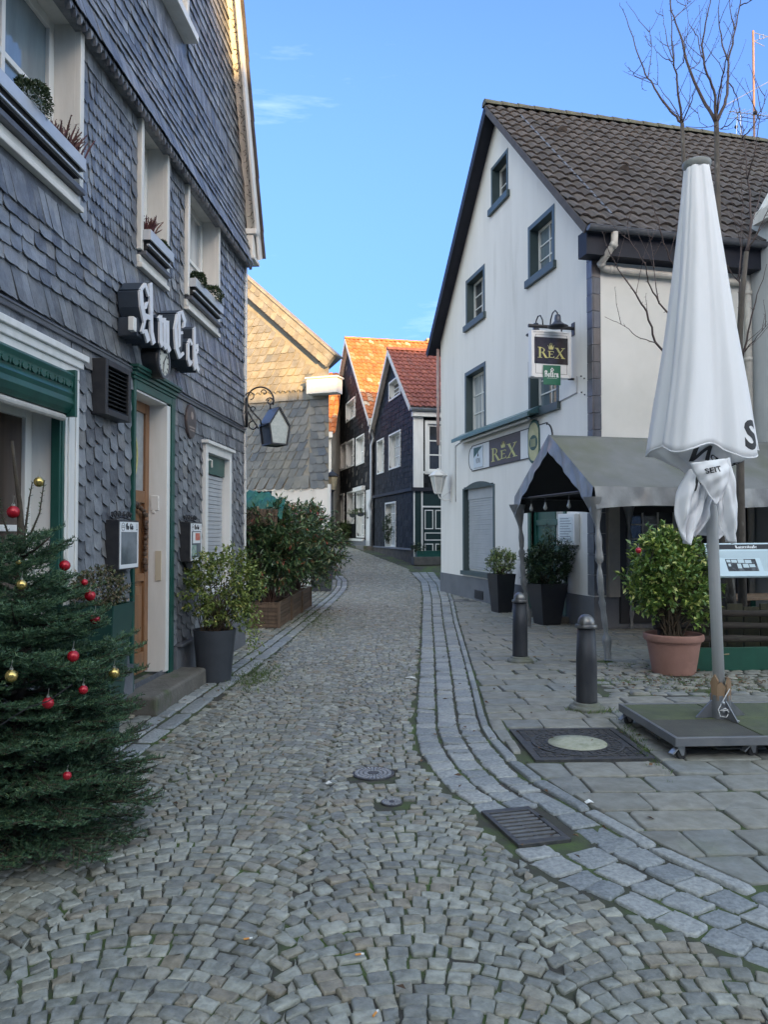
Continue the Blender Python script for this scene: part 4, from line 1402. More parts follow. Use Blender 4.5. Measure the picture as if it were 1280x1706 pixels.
m.build('oval_light', mat('oval_amber', (.44, .42, .22), (.24, .24, .14), scale=16, rough=.25), dl)
m = MB()
for t0 in range(24):
    t1 = 2 * math.pi * t0 / 24; t2 = 2 * math.pi * (t0 + 1.02) / 24
    m.prism(LF, [(cu + .15 * math.cos(t1), cv + .24 * math.sin(t1)), (cu + .15 * math.cos(t2), cv + .24 * math.sin(t2)), (cu + .17 * math.cos(t2), cv + .26 * math.sin(t2)), (cu + .17 * math.cos(t1), cv + .26 * math.sin(t1))], -DD - .022, -DD - .018)
for q in ([(cu - .06, cv + .18), (cu - .06, cv - .18)], [(cu + .04, cv + .2), (cu + .04, cv - .2)], [(cu - .1, cv + .02), (cu + .1, cv + .02)], [(cu - .06, cv + .18), (cu - .12, cv + .1)]):
    ribbon(m, LF, q, .022, -DD - .022, -DD - .019)
m.build('gilt_emblem', M_gold, dl)
m = MB(); m.ball(LF.pt(a + .17, 1.28, -DD + .04), .03, 10, 8); m.box(LF, a + .15, a + .19, 1.16, 1.40, -DD, -DD + .006)
m.build('handle', mat('brass', (.55, .42, .16), rough=.3, metal=.9), dl)
m = MB()
m.box(LF, 6.8, 8.30, -.02, .17, -.2, .32)
m.build('doorstep', M_stone, lh, bevel=.03, seg=3)

# roller shutter window
a, b, c, d = shut
w = window(lh, LF, a, b, c, d, depth=.06, sash=M_wood_w, rev=M_wood_w, pane=M_shutter, nx=1, ny=1, sw=.03, trim=M_wood_w, trim_w=.10, trim_out=.06, sill=M_wood_w, sill_h=.08, sill_out=.12, name='shutter_window')
m = MB()
n = 26
for i in range(n):
    v = c + .03 + (d - c - .27) * i / n
    h = (d - c - .27) / n
    m.prism(Frame(LF.pt(0, 0, 0), LF.u, LF.n), [(a + .03, v), (b - .03, v), (b - .03, v + h * .92), (a + .03, v + h * .92)], -.055, -.038 + .006 * (i % 2))
m.build('shutter', M_shutter, w, bevel=.004)
m = MB(); m.box(LF, a + .02, b - .02, d - .23, d - .0015, -.055, -.01)
m.build('shutter_box', M_green, w)
m = MB(); m.box(LF, a - .14, b + .14, d + .10, d + .14, .0, .10)
m.build('cornice', M_wood_w, w, bevel=.005)
m = MB()
hk = [LF.pt(a + .12, d - .10, -.01), LF.pt(a + .13, d - .07, .03), LF.pt(a + .20, d - .08, .04), LF.pt(a + .22, d - .16, .035)]
m.tube(hk, .012, 7); m.build('strap_hook', M_wood_w, w)

# flower troughs on the upper sills
M_trough = mat('trough_metal', (.55, .58, .62), (.48, .51, .55), scale=5, rough=.4, metal=.3)
M_boxleaf = mat('box_leaf', (.035, .060, .022), rough=.6, island=.4, hue=.02)
M_heather = mat('heather', (.12, .035, .035), (.08, .03, .03), rough=.7, island=.4, hue=.03)
M_stem = mat('stem_brown', (.10, .075, .05), (.07, .05, .035), scale=20, rough=.85)
def trough(u0, u1, v, label, plants):
    c = LF.pt((u0 + u1) / 2, v, .12)
    t = thing('flower_trough', label, 'window box', tuple(c), 'flower troughs on the upper window sills')
    m = MB()
    m.box(LF, u0, u1, v + .075, v + .17, .115, .13); m.box(LF, u0, u1, v + .02, v + .035, .09, .115)
    for u in (u0, u1 - .015): m.box(LF, u, u + .015, v + .075, v + .17, .0, .115)
    m.build('rail', M_trough, t, bevel=.003)
    m = MB(); m.box(LF, u0 + .05, u1 - .05, v + .004, v + .13, .0, .10)
    m.build('pot_row', mat('pot_black', (.03, .03, .033), rough=.7), t)
    for k, (u, kind, r) in enumerate(plants):
        p = LF.pt(u, v + .13, .06)
        if kind == 'box':
            n = 1500
            d = NR.normal(size=(n, 3)); d /= np.linalg.norm(d, axis=1, keepdims=True)
            d[:, 2] = np.where(d[:, 2] < -.5, -d[:, 2], d[:, 2])
            rr = r * (.72 + .3 * NR.random(n) ** .5) * (1 + .12 * np.sin(d[:, 0] * 7 + k) * np.sin(d[:, 2] * 6))
            P = np.array(p) + np.array([0, 0, r * .75]) + d * rr[:, None]
            dd = d + NR.normal(size=(n, 3)) * .5; dd /= np.linalg.norm(dd, axis=1, keepdims=True)
            V, F = leaf_arrays(P, dd, NR.uniform(.018, .034, n), NR.uniform(.008, .014, n))
            mesh_obj('box_bush', V, F, M_boxleaf, t)
        else:
            n = 46
            m = MB(); P, dd = [], []
            for _ in range(n):
                th = RNG.random() * 6.28; s_ = RNG.random()
                b0 = p + LF.u * RNG.uniform(-r, r) * .8 + LF.n * RNG.uniform(-.05, .05)
                tp = b0 + Vector((math.cos(th) * .05, math.sin(th) * .06, .10 + .10 * RNG.random())) + LF.n * (.07 * s_)
                m.tube([b0, (b0 + tp) / 2 + Vector((0, 0, .02)), tp], [.006, .007, .003], 5)
                for q in np.linspace(.2, 1, 16):
                    P.append(b0.lerp(tp, q)); a_ = Vector((RNG.gauss(0, 1), RNG.gauss(0, 1), .8)).normalized(); dd.append(a_)
            m.build('heather_stems', M_heather, t)
            V, F = leaf_arrays(np.array(P), np.array(dd), NR.uniform(.010, .022, len(P)), NR.uniform(.004, .008, len(P)))
            mesh_obj('heather_leaves', V, F, M_heather, t)
trough(4.4, 5.74, 4.24, 'wide grey trough with a dark box bush and reddish heather, nearest upper window', [(5.05, 'box', .13), (5.55, 'heath', .22)])
trough(7.06, 7.70, 4.24, 'narrow grey trough with sparse heather, middle upper window above the metal letters', [(7.5, 'box', .055), (7.18, 'heath', .05), (7.62, 'box', .05)])
trough(8.42, 9.52, 4.24, 'grey trough with two round box bushes, farthest upper window of the slate house', [(8.66, 'box', .10), (9.25, 'box', .12)])

# channel letters
M_sign_f = mat('sign_face_silver', (.74, .75, .78), (.66, .67, .70), scale=8, rough=.35, metal=.1)
M_sign_b = mat('sign_body_navy', (.035, .048, .070), (.028, .038, .055), scale=5, rough=.4)
sg = thing('wall_sign', 'raised silver blackletter sign on dark channel bodies above the carved door', 'sign', tuple(LF.pt(7.3, 3.25, 0)))
for word, u, v in (('A', 6.58, 3.33), ('m', 7.03, 3.36), ('E', 7.47, 3.36), ('ck', 7.86, 3.36)):
    m = MB(); pen(m, LF, word, u, v - .02, .262, .03, .205, sx=1.28 if word != 'ck' else 1.1, nib=.25)
    m.build('letter_body', M_sign_b, sg)
    m = MB(); pen(m, LF, word, u, v - .02, .262, .206, .222, sx=1.28 if word != 'ck' else 1.1, nib=.22)
    m.build('letter_face', M_sign_f, sg)
m = MB()
m.disc(LF, 6.72, 3.62, .14, .03, .19, 24, .15); m.box(LF, 6.60, 6.80, 3.30, 3.46, .02, .19)
m.build('channel_back', M_sign_b, sg, bevel=.004)
m = MB(); m.disc(LF, 7.66, 3.57, .17, .03, .185, 24, .2)
m.build('channel_back', M_sign_b, sg, bevel=.004)
m = MB(); m.box(LF, 6.50, 6.57, 3.32, 3.44, .15, .20)
m.build('junction_box', M_wood_w, sg, bevel=.006)

ck = thing('wall_clock', 'round dark wall clock with pale face below the metal letters', 'clock', tuple(LF.pt(7.30, 3.23, 0)))
m = MB(); m.disc(LF, 7.30, 3.23, .165, .0, .17, 40); m.build('case', M_black, ck, bevel=.012)
m = MB()
for i in range(40):
    t1, t2 = 2 * math.pi * i / 40, 2 * math.pi * (i + 1) / 40
    m.prism(LF, [(7.3 + r * math.cos(t), 3.23 + r * math.sin(t)) for r, t in ((.132, t1), (.160, t1), (.160, t2), (.132, t2))], .17, .186)
m.build('rim', M_lead, ck)
m = MB(); m.disc(LF, 7.30, 3.23, .132, .1705, .176, 40); m.build('dial', mat('dial_cream', (.58, .58, .52), rough=.3), ck)
m = MB()
for i in range(12):
    t = math.pi * i / 6; ribbon(m, LF, [(7.3 + .10 * math.sin(t), 3.23 + .10 * math.cos(t)), (7.3 + .122 * math.sin(t), 3.23 + .122 * math.cos(t))], .014, .1765, .178)
ribbon(m, LF, [(7.28, 3.21), (7.37, 3.30)], .012, .178, .180); ribbon(m, LF, [(7.30, 3.23), (7.28, 3.13)], .012, .178, .181)
m.build('hands', M_black, ck)

vt = thing('vent_grille', 'black louvred ventilation box on the slates beside the door', 'vent', tuple(LF.pt(6.38, 2.78, 0)))
m = MB()
for u0, u1, v0, v1 in ((6.12, 6.17, 2.55, 3.0), (6.58, 6.63, 2.55, 3.0), (6.17, 6.58, 2.55, 2.60), (6.17, 6.58, 2.95, 3.0)): m.box(LF, u0, u1, v0, v1, .0, .13)
m.box(LF, 6.17, 6.58, 2.6, 2.95, .0, .04)
m.build('housing', M_black, vt, bevel=.004)
for i in range(10):
    v = 2.605 + i * .0345
    m = MB(); m.add([LF.pt(6.17, v + .03, .06), LF.pt(6.58, v + .03, .06), LF.pt(6.58, v, .115), LF.pt(6.17, v, .115), LF.pt(6.17, v + .036, .06), LF.pt(6.58, v + .036, .06), LF.pt(6.58, v + .008, .12), LF.pt(6.17, v + .008, .12)],
                    [(0, 1, 2, 3), (7, 6, 5, 4), (3, 2, 6, 7), (0, 4, 5, 1), (0, 3, 7, 4), (1, 5, 6, 2)])
    m.build('louvre', M_black, vt)

M_menuw = mat('menu_white', (.72, .74, .76), rough=.4)
M_ink = mat('ink_black', (.02, .02, .025), rough=.6)
def menu_box(u0, u1, v0, v1, label, poster):
    t = thing('menu_case', label, 'menu case', tuple(LF.pt((u0 + u1) / 2, v0, 0)), 'black menu cases beside the door')
    W = .13
    m = MB(); m.box(LF, u0, u1, v0, v1, .0, W); m.build('case', M_black, t, bevel=.006)
    m = MB()
    mv = v1 - .10
    m.box(LF, u0 + .015, u1 - .015, mv, v1 - .015, W, W + .004); m.box(LF, u0 + .015, u1 - .015, v0 + .012, v0 + .045, W, W + .004)
    m.box(LF, u0 + .015, u0 + .04, v0 + .045, mv, W, W + .004); m.box(LF, u1 - .04, u1 - .015, v0 + .045, mv, W, W + .004)
    m.build('white_border', M_menuw, t)
    m = MB(); pen(m, LF, 'Am', u0 + .14, mv + .022, .027, W + .004, W + .005, 1.0, nib=.3); pen(m, LF, 'Eck', u0 + .225, mv + .022, .027, W + .004, W + .005, 1.0, nib=.3)
    for k in range(14):
        t1 = 2 * math.pi * k / 14; t2 = 2 * math.pi * (k + 1) / 14
        m.prism(LF, [(u0 + .08 + r * math.cos(q), mv + .042 + r * math.sin(q)) for r, q in ((.032, t1), (.036, t1), (.036, t2), (.032, t2))], W + .004, W + .005)
    m.box(LF, u0 + .056, u0 + .104, mv + .036, mv + .041, W + .004, W + .005); m.box(LF, u0 + .06, u0 + .10, mv + .048, mv + .053, W + .004, W + .005)
    m.box(LF, u1 - .065, u1 - .045, mv + .015, mv + .025, W + .004, W + .005); m.box(LF, u1 - .058, u1 - .053, mv + .03, mv + .07, W + .004, W + .005)
    m.build('lettering', M_ink, t)
    m = MB(); m.box(LF, u0 + .04, u1 - .04, v0 + .045, mv, W - .003, W + .002)
    m.build('pane', mat('menu_glass', (.15, .175, .20), (.09, .11, .13), scale=6, rough=.06, spec=.9), t)
    if poster:
        m = MB(); m.box(LF, u0 + .09, u1 - .06, mv - .13, mv - .01, W + .002, W + .0035); m.build('leaflet', M_menuw, t)
        m = MB(); m.box(LF, u0 + .17, u1 - .075, mv - .10, mv - .02, W + .0035, W + .0045); m.build('leaflet_picture', mat('poster_red', (.55, .12, .08), (.5, .25, .2), scale=40, rough=.6), t)
        m = MB(); m.box(LF, u0 + .05, u1 - .2, v0 + .06, mv - .15, W + .002, W + .0035); m.build('leaflet_green', mat('poster_green', (.06, .22, .17), (.4, .45, .42), scale=25, rough=.6), t)
    m = MB()
    cu = (u0 + u1) / 2
    for s_ in (-1, 1):
        for c0, r, ph in ((.13, .035, 0), (.05, .03, 1.2), (.19, .022, .5)):
            pts = [LF.pt(cu + s_ * (c0 + r * (1 - k / 26) * math.cos(ph + k * .42)), v1 + .045 + r * (1 - k / 26) * math.sin(ph + k * .42), .065) for k in range(20)]
            m.tube(pts, .0075, 5)
    m.tube([LF.pt(u0 + .03, v1 + .008, .065), LF.pt(cu, v1 + .03, .065), LF.pt(u1 - .03, v1 + .008, .065)], .008, 5)
    m.build('scrollwork_crest', M_black, t, smooth=True)
    m = MB()
    m.prism(LF, [(u0 + .06, v0), (u1 - .06, v0), (u1 - .14, v0 - .07), (cu, v0 - .10), (u0 + .14, v0 - .07)], .02, .05)
    m.build('scrollwork_foot', M_black, t)
menu_box(6.40, 6.83, 1.29, 1.71, 'black menu case with white border and scrolled crest, left of the door', False)
menu_box(8.27, 8.68, 1.29, 1.72, 'black menu case with a red leaflet inside, right of the door', True)
pq_ = thing('brewery_plaque', 'oval dark enamel plaque on the slates right of the door', 'plaque', tuple(LF.pt(8.57, 2.83, 0)))
m = MB(); m.disc(LF, 8.57, 2.84, .17, .0, .045, 32, .19); m.build('plate', mat('plaque_brown', (.055, .045, .045), (.08, .06, .06), scale=9, rough=.35), pq_, bevel=.012)
m = MB(); m.box(LF, 8.47, 8.67, 2.77, 2.785, .0455, .047); m.box(LF, 8.49, 8.65, 2.74, 2.752, .0455, .047); m.disc(LF, 8.57, 2.91, .045, .0455, .048, 16)
m.build('mark', mat('plaque_mark', (.30, .24, .22), rough=.4), pq_)

# wrought lantern at the corner
ln = thing('corner_lantern', 'house-shaped black lantern with frosted glass on a scrolled iron bracket', 'lantern', tuple(LF.pt(END, 2.7, .05)))
def lp(px, py, Y=11.0): return at(px, py, Y)
m = MB()
m.tube([lp(411, 663), lp(411, 712)], .022, 8)
def circ(cx, cy, r, a0, a1, n=22, k=0.0): return [lp(cx + (r * (1 - k * i / n)) * math.cos(a0 + (a1 - a0) * i / n), cy - (r * (1 - k * i / n)) * math.sin(a0 + (a1 - a0) * i / n)) for i in range(n + 1)]
m.tube(circ(434, 667, 22, math.pi * 1.02, -.35), .013, 6)
m.tube(circ(450, 669, 6.5, -.2 + math.pi, -math.pi * 1.4, 18, .5), .010, 6)
m.tube([lp(450, 674), lp(451, 682)], .012, 6)
m.tube([lp(412, 672), lp(422, 688), lp(434, 700), lp(436, 712)], .013, 6)
m.tube([lp(412, 684), lp(420, 698), lp(428, 709), lp(430, 714)], .012, 6)
m.tube(circ(422, 709, 8, math.pi * .45, math.pi * 2.1, 18, .35), .010, 6)
m.tube(circ(421, 682, 5, 0, math.pi * 1.7, 14, .4), .008, 5)
m.tube(circ(440, 654, 5, math.pi, -math.pi * .7, 14, .5), .008, 5)
m.tube(circ(417, 661, 8, math.pi * .9, -math.pi * .5, 14, .4), .008, 5)
m.build('bracket', M_black, ln, smooth=True)
c = lp(457, 715)
FL = Frame((c.x, c.y - .0, c.z), (.83, .557, 0))
pent = [(-.150, .05), (.0, .29), (.165, .03), (.125, -.23), (-.110, -.225)]
m = MB()
nP = len(pent)
for i in range(nP):
    p, q = pent[i], pent[(i + 1) % nP]
    m.bar(FL.pt(p[0], p[1], .16), FL.pt(q[0], q[1], .16), .022); m.bar(FL.pt(p[0], p[1], -.16), FL.pt(q[0], q[1], -.16), .022)
    m.bar(FL.pt(p[0], p[1], -.16), FL.pt(p[0], p[1], .16), .022)
m.build('frame', M_black, ln)
m = MB()
for (i, j) in ((0, 1), (1, 2)):
    p, q = pent[i], pent[j]
    nrm = Vector((-(q[1] - p[1]), q[0] - p[0])); nrm.normalize(); nrm *= .012
    m.slab([FL.pt(p[0] + nrm.x, p[1] + nrm.y, .18), FL.pt(q[0] + nrm.x, q[1] + nrm.y, .18), FL.pt(q[0] + nrm.x, q[1] + nrm.y, -.18), FL.pt(p[0] + nrm.x, p[1] + nrm.y, -.18)], FL.u * nrm.x + FL.v * nrm.y, .01)
m.build('roof', M_lead, ln)
M_frost = mat('frosted_glass', (.46, .49, .47), (.36, .40, .38), scale=26, rough=.22, spec=.6, bump=.3, bscale=45)
m = MB(); m.poly([FL.pt(a, b, .152) for a, b in pent[::-1]]); m.poly([FL.pt(a, b, -.152) for a, b in pent])
m.build('pane', M_frost, ln)
m = MB()
for (i, j) in ((2, 3), (3, 4), (4, 0)):
    p, q = pent[i], pent[j]; m.poly([FL.pt(p[0] * .97, p[1], .15), FL.pt(q[0] * .97, q[1], .15), FL.pt(q[0] * .97, q[1], -.15), FL.pt(p[0] * .97, p[1], -.15)])
m.build('side_panel', M_black, ln)

# ================================================================== gabled houses on the right
UA = Vector((.9724, .2334, 0))         # along the long side, to the right
UG = Vector((.2334, -.9724, 0))        # along the gable, from far to near corner

def gable_house(o, name, label, N, glen, slen, eave, apex, zb, m_gable, m_side, m_tile, gh, sh, verge=.30, over=.34, mb_gable=None,
                soffit=None, barge=None, tile_th=.33, tile_tw=.22, chimney=None, gclip=0.0, ridge_m=None, amp=.028, near_barge=None, nbh=.2):
    """o: the house Empty. N: near corner. Returns frames (gable, side)."""
    N = Vector((N[0], N[1], 0))
    Fp = N - UG * glen
    G = Frame(Fp, UG, (-.9724, -.2334, 0))
    S = Frame(N, UA, (.2334, -.9724, 0))
    half = glen / 2
    slope = (apex - eave) / half
    lines = [(-slope, 1, eave), (slope, 1, eave + slope * glen)]
    m = MB()
    wall_mesh(m, G, 0, glen, zb, eave, gh)
    wall_mesh(m, G, 0, glen, eave, apex, gh, lines)
    m.build('gable_wall', m_gable, o)
    m = MB()
    wall_mesh(m, S, 0, slen, zb, eave, sh)
    B = Frame(Fp, UA, (-.2334, .9724, 0))
    wall_mesh(m, B, 0, slen, zb, eave)
    E = Frame(Fp + UA * slen, UG, UA)
    wall_mesh(m, E, 0, glen, zb, eave); wall_mesh(m, E, 0, glen, eave, apex, (), lines)
    m.build('side_wall', m_side, o)
    cs, sn = half / math.hypot(half, apex - eave), (apex - eave) / math.hypot(half, apex - eave)
    ls = (half + over) / cs
    Z = Vector((0, 0, 1))
    sd_near = -S.n * cs + Z * sn
    p_near = S.pt(-verge, eave - over * slope, over)
    m = MB()
    tiles(m, p_near + (S.n * sn + Z * cs) * .07, UA, sd_near, slen + verge * 2, ls, tile_tw, tile_th, amp)
    sd_far = -B.n * cs + Z * sn
    p_far = B.pt(-verge, eave - over * slope, over)
    tiles(m, p_far + (B.n * sn + Z * cs) * .07, UA, sd_far, slen + verge * 2, ls, tile_tw, tile_th, amp)
    rf = m.build('roof', m_tile, o)
    m = MB()
    top = [p_near, p_near + UA * (slen + 2 * verge), p_near + UA * (slen + 2 * verge) + sd_near * ls, p_near + sd_near * ls]
    m.slab([q - (S.n * sn + Z * cs) * .004 for q in top], S.n * sn + Z * cs, .05)
    top = [p_far, p_far + UA * (slen + 2 * verge), p_far + UA * (slen + 2 * verge) + sd_far * ls, p_far + sd_far * ls]
    m.slab([q - (B.n * sn + Z * cs) * .002 for q in top], B.n * sn + Z * cs, .05)
    m.build('soffit', soffit or m_tile, rf)
    for p, sd, nn, bm, bh in ((p_near, sd_near, S.n * sn + Z * cs, near_barge or barge, nbh), (p_far, sd_far, B.n * sn + Z * cs, barge, .20)):
        for e in (-.012, .012 + slen + 2 * verge - .024):
            q = p + UA * e
            m = MB()
            m.slab([q + nn * .06, q + sd * ls + nn * .06, q + sd * ls + nn * .06 + UA * .024, q + nn * .06 + UA * .024], nn, bh)
            m.build('barge_board', bm or soffit or m_tile, rf)
    m = MB()
    r0 = G.pt(half, apex, verge + .02) + Z * .10
    ridge_caps(m, r0, r0 + UA * (slen + 2 * verge + .04), .12)
    m.build('ridge', ridge_m or m_tile, rf)
    return G, S, rf, slope, cs, sn

def gutter(parent, p, q, r=.065, m_=None, rf=None):
    p, q = Vector(p), Vector(q)
    t = (q - p).normalized()
    side = t.cross(Vector((0, 0, 1))).normalized()
    mb = MB()
    vv, ff = [], []
    for e in (p, q):
        for rr in (r, r * .88):
            for j in range(11):
                th = math.pi + math.pi * j / 10
                vv.append(e + side * (math.cos(th) * rr) + Vector((0, 0, 1)) * (math.sin(th) * rr))
    for k in (0, 11):
        for j in range(10): ff.append((k + j, k + j + 1, 22 + k + j + 1, 22 + k + j))
    ff.append(tuple(range(11))); ff.append(tuple(range(22, 33)))
    mb.add(vv, ff)
    mb.tube([p + side * -r, q + side * -r], .009, 6); mb.tube([p + side * r, q + side * r], .009, 6)
    return mb.build('gutter', m_ or M_lead, parent)

# ------------------------------------------------------------------ white pub
NP = (3.50, 12.78)
GL, SL, EV, AP = 8.35, 13.0, 6.88, 11.0
wh = thing('white_house', 'white rendered pub with steep brown tiled roof, grey green window trim and slate corner pillar', 'house', (3.5, 15, 0))
Gt = Frame(Vector((*NP, 0)) - UG * GL, UG, (-.9724, -.2334, 0))
St = Frame((*NP, 0), UA, (.2334, -.9724, 0))
def gwin(l, r, t, b, px_ref):
    u0, u1 = Gt.px(l, 600)[0], Gt.px(r, 600)[0]
    return [u0, u1, Gt.px(px_ref, b)[1], Gt.px(px_ref, t)[1]]
TR = .10
def inner(w, t=TR): return (w[0] + t, w[1] - t, w[2], w[3] - t)
gw = [inner(gwin(820, 848.5, 244.5, 316.75, 848.5), .08), inner(gwin(881.5, 926, 337.5, 433.75, 926)), inner(gwin(777, 808.75, 438.75, 519.5, 808.75)),
      inner(gwin(775, 809.7, 601.5, 713, 809.7)), inner(gwin(881, 931.4, 577, 669, 931.4))]
arch = inner(gwin(771, 824, 797, 957, 824))
pdoor = (Gt.px(886, 900)[0], Gt.px(941, 900)[0], .12, 2.35)
swin = (.62, 1.62, .95, 2.05)
G, S, wrf, wsl, wcs, wsn = gable_house(wh, 'white_house', '', NP, GL, SL, EV, AP, 0, M_white_r, M_cream, M_tile_br, gw + [arch, pdoor], [swin], tile_tw=.25, amp=.030,
                                       soffit=M_navy, barge=M_navy, ridge_m=M_moss, near_barge=M_tile_br, nbh=.13)
for i, h in enumerate(gw):
    top_ = i == 0
    window(wh, G, *h, depth=.17, sash=M_wood_w, rev=M_grey_green, pane=M_glass_blue if i in (1, 4) else (M_glass if i != 3 else M_glass_cur), nx=2, ny=2 if top_ else 3, bar=.028, sw=.055,
           trim=M_grey_green, trim_w=.08 if top_ else TR, trim_out=.012, sill=M_grey_green, sill_h=.15, sill_out=.07, sill_ext=.16)
# arched shutter window
u0, u1, v0, v1 = arch
w = window(wh, G, u0, u1, v0, v1, depth=.14, sash=M_wood_w, rev=M_grey_green, pane=M_shutter, nx=1, ny=1, sw=.05, name='shutter_window')
m = MB()
n = 30
for i in range(n):
    hgt = (v1 - v0 - .35) / n
    m.box(G, u0 + .05, u1 - .05, v0 + .05 + hgt * i, v0 + .05 + hgt * (i + .93), -.13, -.105 + .006 * (i % 2))
m.box(G, u0 + .04, u1 - .04, v1 - .30, v1 - .02, -.13, -.085)
m.build('shutter', M_shutter, w, bevel=.003)
m = MB()
m.box(G, u0 - TR, u0, v0 - .1, v1 - .02, .001, .014); m.box(G, u1, u1 + TR, v0 - .1, v1 - .02, .001, .014)
cu, hw = (u0 + u1) / 2, (u1 - u0) / 2 + TR
k = 12
for i in range(k):
    a, b = -1 + 2 * i / k, -1 + 2 * (i + 1) / k
    f = lambda x: v1 + .10 - .16 * x * x
    g = lambda x: v1 - .02 if abs(x) > .8 else v1 - .06 + .02
    m.prism(G, [(cu + a * hw, min(f(a) - .03, v1 - .05)), (cu + b * hw, min(f(b) - .03, v1 - .05)), (cu + b * hw, f(b)), (cu + a * hw, f(a))], .001, .0135)
m.box(G, u0 - TR - .03, u1 + TR + .03, v0 - .10, v0 - .002, -.14, .07)
m.build('trim', M_grey_green, w)
# plinth
m = MB()
m.box(G, -.02, pdoor[0] - .12, -.05, .54, -.02, .022); m.box(G, pdoor[1] + .10, GL + .02, -.05, .54, -.02, .022); m.box(S, -.0, SL, -.05, .54, -.02, .02)
m.build('plinth', M_plinth, wh)
m = MB()
uv_, _ = G.px(800, 990)
m.box(G, uv_ - .28, uv_ + .28, .06, .26, .022, .03)
for i in range(6): m.box(G, uv_ - .26, uv_ + .26, .075 + i * .03, .09 + i * .03, .03, .042)
m.build('cellar_vent', M_black, wh)
# pub door
a, b, c, d = pdoor
m = MB()
m.box(G, a - .12, a, .0, d + .12, .002, .03); m.box(G, b, b + .10, .0, d + .12, .002, .03); m.box(G, a, b, d, d + .12, .002, .029)
m.box(G, a, a + .10, c, d, -.15, -.05); m.box(G, b - .10, b, c, d, -.15, -.05)
for v in (c, .85, 1.25, 1.75, d - .10): m.box(G, a + .10, b - .10, v, v + .11, -.149, -.051)
m.box(G, a + .10, a + .62 * (b - a), c, d - .1, -.14, -.08)
pd = m.build('door', M_green, wh, bevel=.004)
m = MB(); m.box(G, a + .62 * (b - a), b - .10, c + .1, d - .1, -.12, -.10)
m.build('pane', mat('door_pane', (.46, .47, .46), (.36, .36, .35), scale=5, rough=.15), pd)
m = MB(); m.box(G, a - .2, b + .2, -.02, .12, -.2, .25); m.build('doorstep', M_stone, wh, bevel=.02)
# slate pillar on the corner
m = MB()
def pillar(fr, u0, u1):
    z = 2.75
    while z < 6.7:
        h = .285
        m.box(fr, u0, u1, z + .004, z + h - .004, .004, .026 + RNG.uniform(0, .006)); z += h
pillar(G, GL - .15, GL + .025); pillar(S, -.0, .13)
m.build('slate_pillar', mat('slate_pillar', (0, 0, 0), (.6, .58, .58), scale=9, rough=.4, bump=.3, stops=[(0, (.085, .095, .125)), (.6, (.11, .12, .155)), (.85, (.14, .125, .125)), (1, (.085, .09, .11))], stretch=(1, 1, .3), col3=(.24, .24, .25), scale3=9, lo3=.66, hi3=.8), wh)
m = MB()
z = .56
while z < 2.6:
    m.box(G, GL - .20, GL + .02, z + .004, z + .34, .003, .02); m.box(S, 0, .2, z + .004, z + .34, .003, .02); z += .345
m.build('corner_stones', M_plinth, wh)
# eaves of the long side: fascia, gutter, pipes
eo = .34
fz = EV - eo * wsl
m = MB(); m.box(S, -.26, SL, fz - .38, fz + .02, .0, .29)
m.build('fascia', M_navy, wh)
gutter(wh, S.pt(-.30, fz + .03, eo + .07), S.pt(SL, fz + .03, eo + .07), .075, M_lead)
m = MB()
gq0 = S.px(1028, 372, .30)
x0 = S.px(1024, 372, .40)[0]
xz = S.px(1024, 412, .06)[1]
ue = S.px(1245, 430, .09)[0]
ue = min(ue, S.px(1251, 600)[0] - .12)
P = [S.pt(x0, fz - .03, eo + .07), S.pt(x0, fz - .22, eo + .05), S.pt(x0 - .06, fz - .34, .30), S.pt(x0 - .10, fz - .46, .14), S.pt(x0 - .04, fz - .52, .09), S.pt(x0 + .1, fz - .53, .08), S.pt(ue - .1, fz - .56, .08), S.pt(ue, fz - .60, .08), S.pt(ue + .02, fz - .72, .08), S.pt(ue + .02, .5, .08)]
m.tube(P, .058, 12)
for i in (1, 3, 5, 6, 8): m.tube([P[i] - (P[i + 1 if i < 9 else i] - P[i]).normalized() * .02, P[i] + (P[i + 1] - P[i]).normalized() * .05], .068, 12)
for z in (4.6, 3.0): m.tube([S.pt(ue + .02, z, .08), S.pt(ue + .02, z + .08, .08)], .068, 12)
m.build('downpipe', M_zinc_w, wh, smooth=True)
m = MB(); m.tube([G.pt(-.05, EV - .25, .06), G.pt(-.05, 5.0, .06), G.pt(-.05, 4.0, .06)], .045, 8)
m.build('copper_pipe', M_copper, wh, smooth=True)
# roof details: row of metal strips near the verge, vent tiles
nrm = S.n * wsn + Vector((0, 0, 1)) * wcs
def roofpt(u, s, h): return S.pt(-.30, fz, eo) + UA * u + (-S.n * wcs + Vector((0, 0, 1)) * wsn) * s + nrm * h
m = MB()
for i in range(15):
    s = .5 + i * .355
    m.slab([roofpt(.60, s, .120), roofpt(.645, s, .120), roofpt(.645, s + .27, .125), roofpt(.60, s + .27, .125)], nrm, .02)
m.build('metal_strips', M_lead, wrf)
for u, s in ((1.35, 5.0), (1.9, 2.9)):
    m = MB()
    P = [roofpt(u + .11 * math.cos(math.pi * k / 8), s, .10 + .11 * math.sin(math.pi * k / 8)) for k in range(9)]
    Q = [roofpt(u + .10 * math.cos(math.pi * k / 8), s + .25, .08 + .03 * math.sin(math.pi * k / 8)) for k in range(9)]
    m.add(P + Q, [(k, k + 1, k + 10, k + 9) for k in range(8)] + [tuple(range(9))])
    m.build('vent_tile', M_tile_br, wrf)
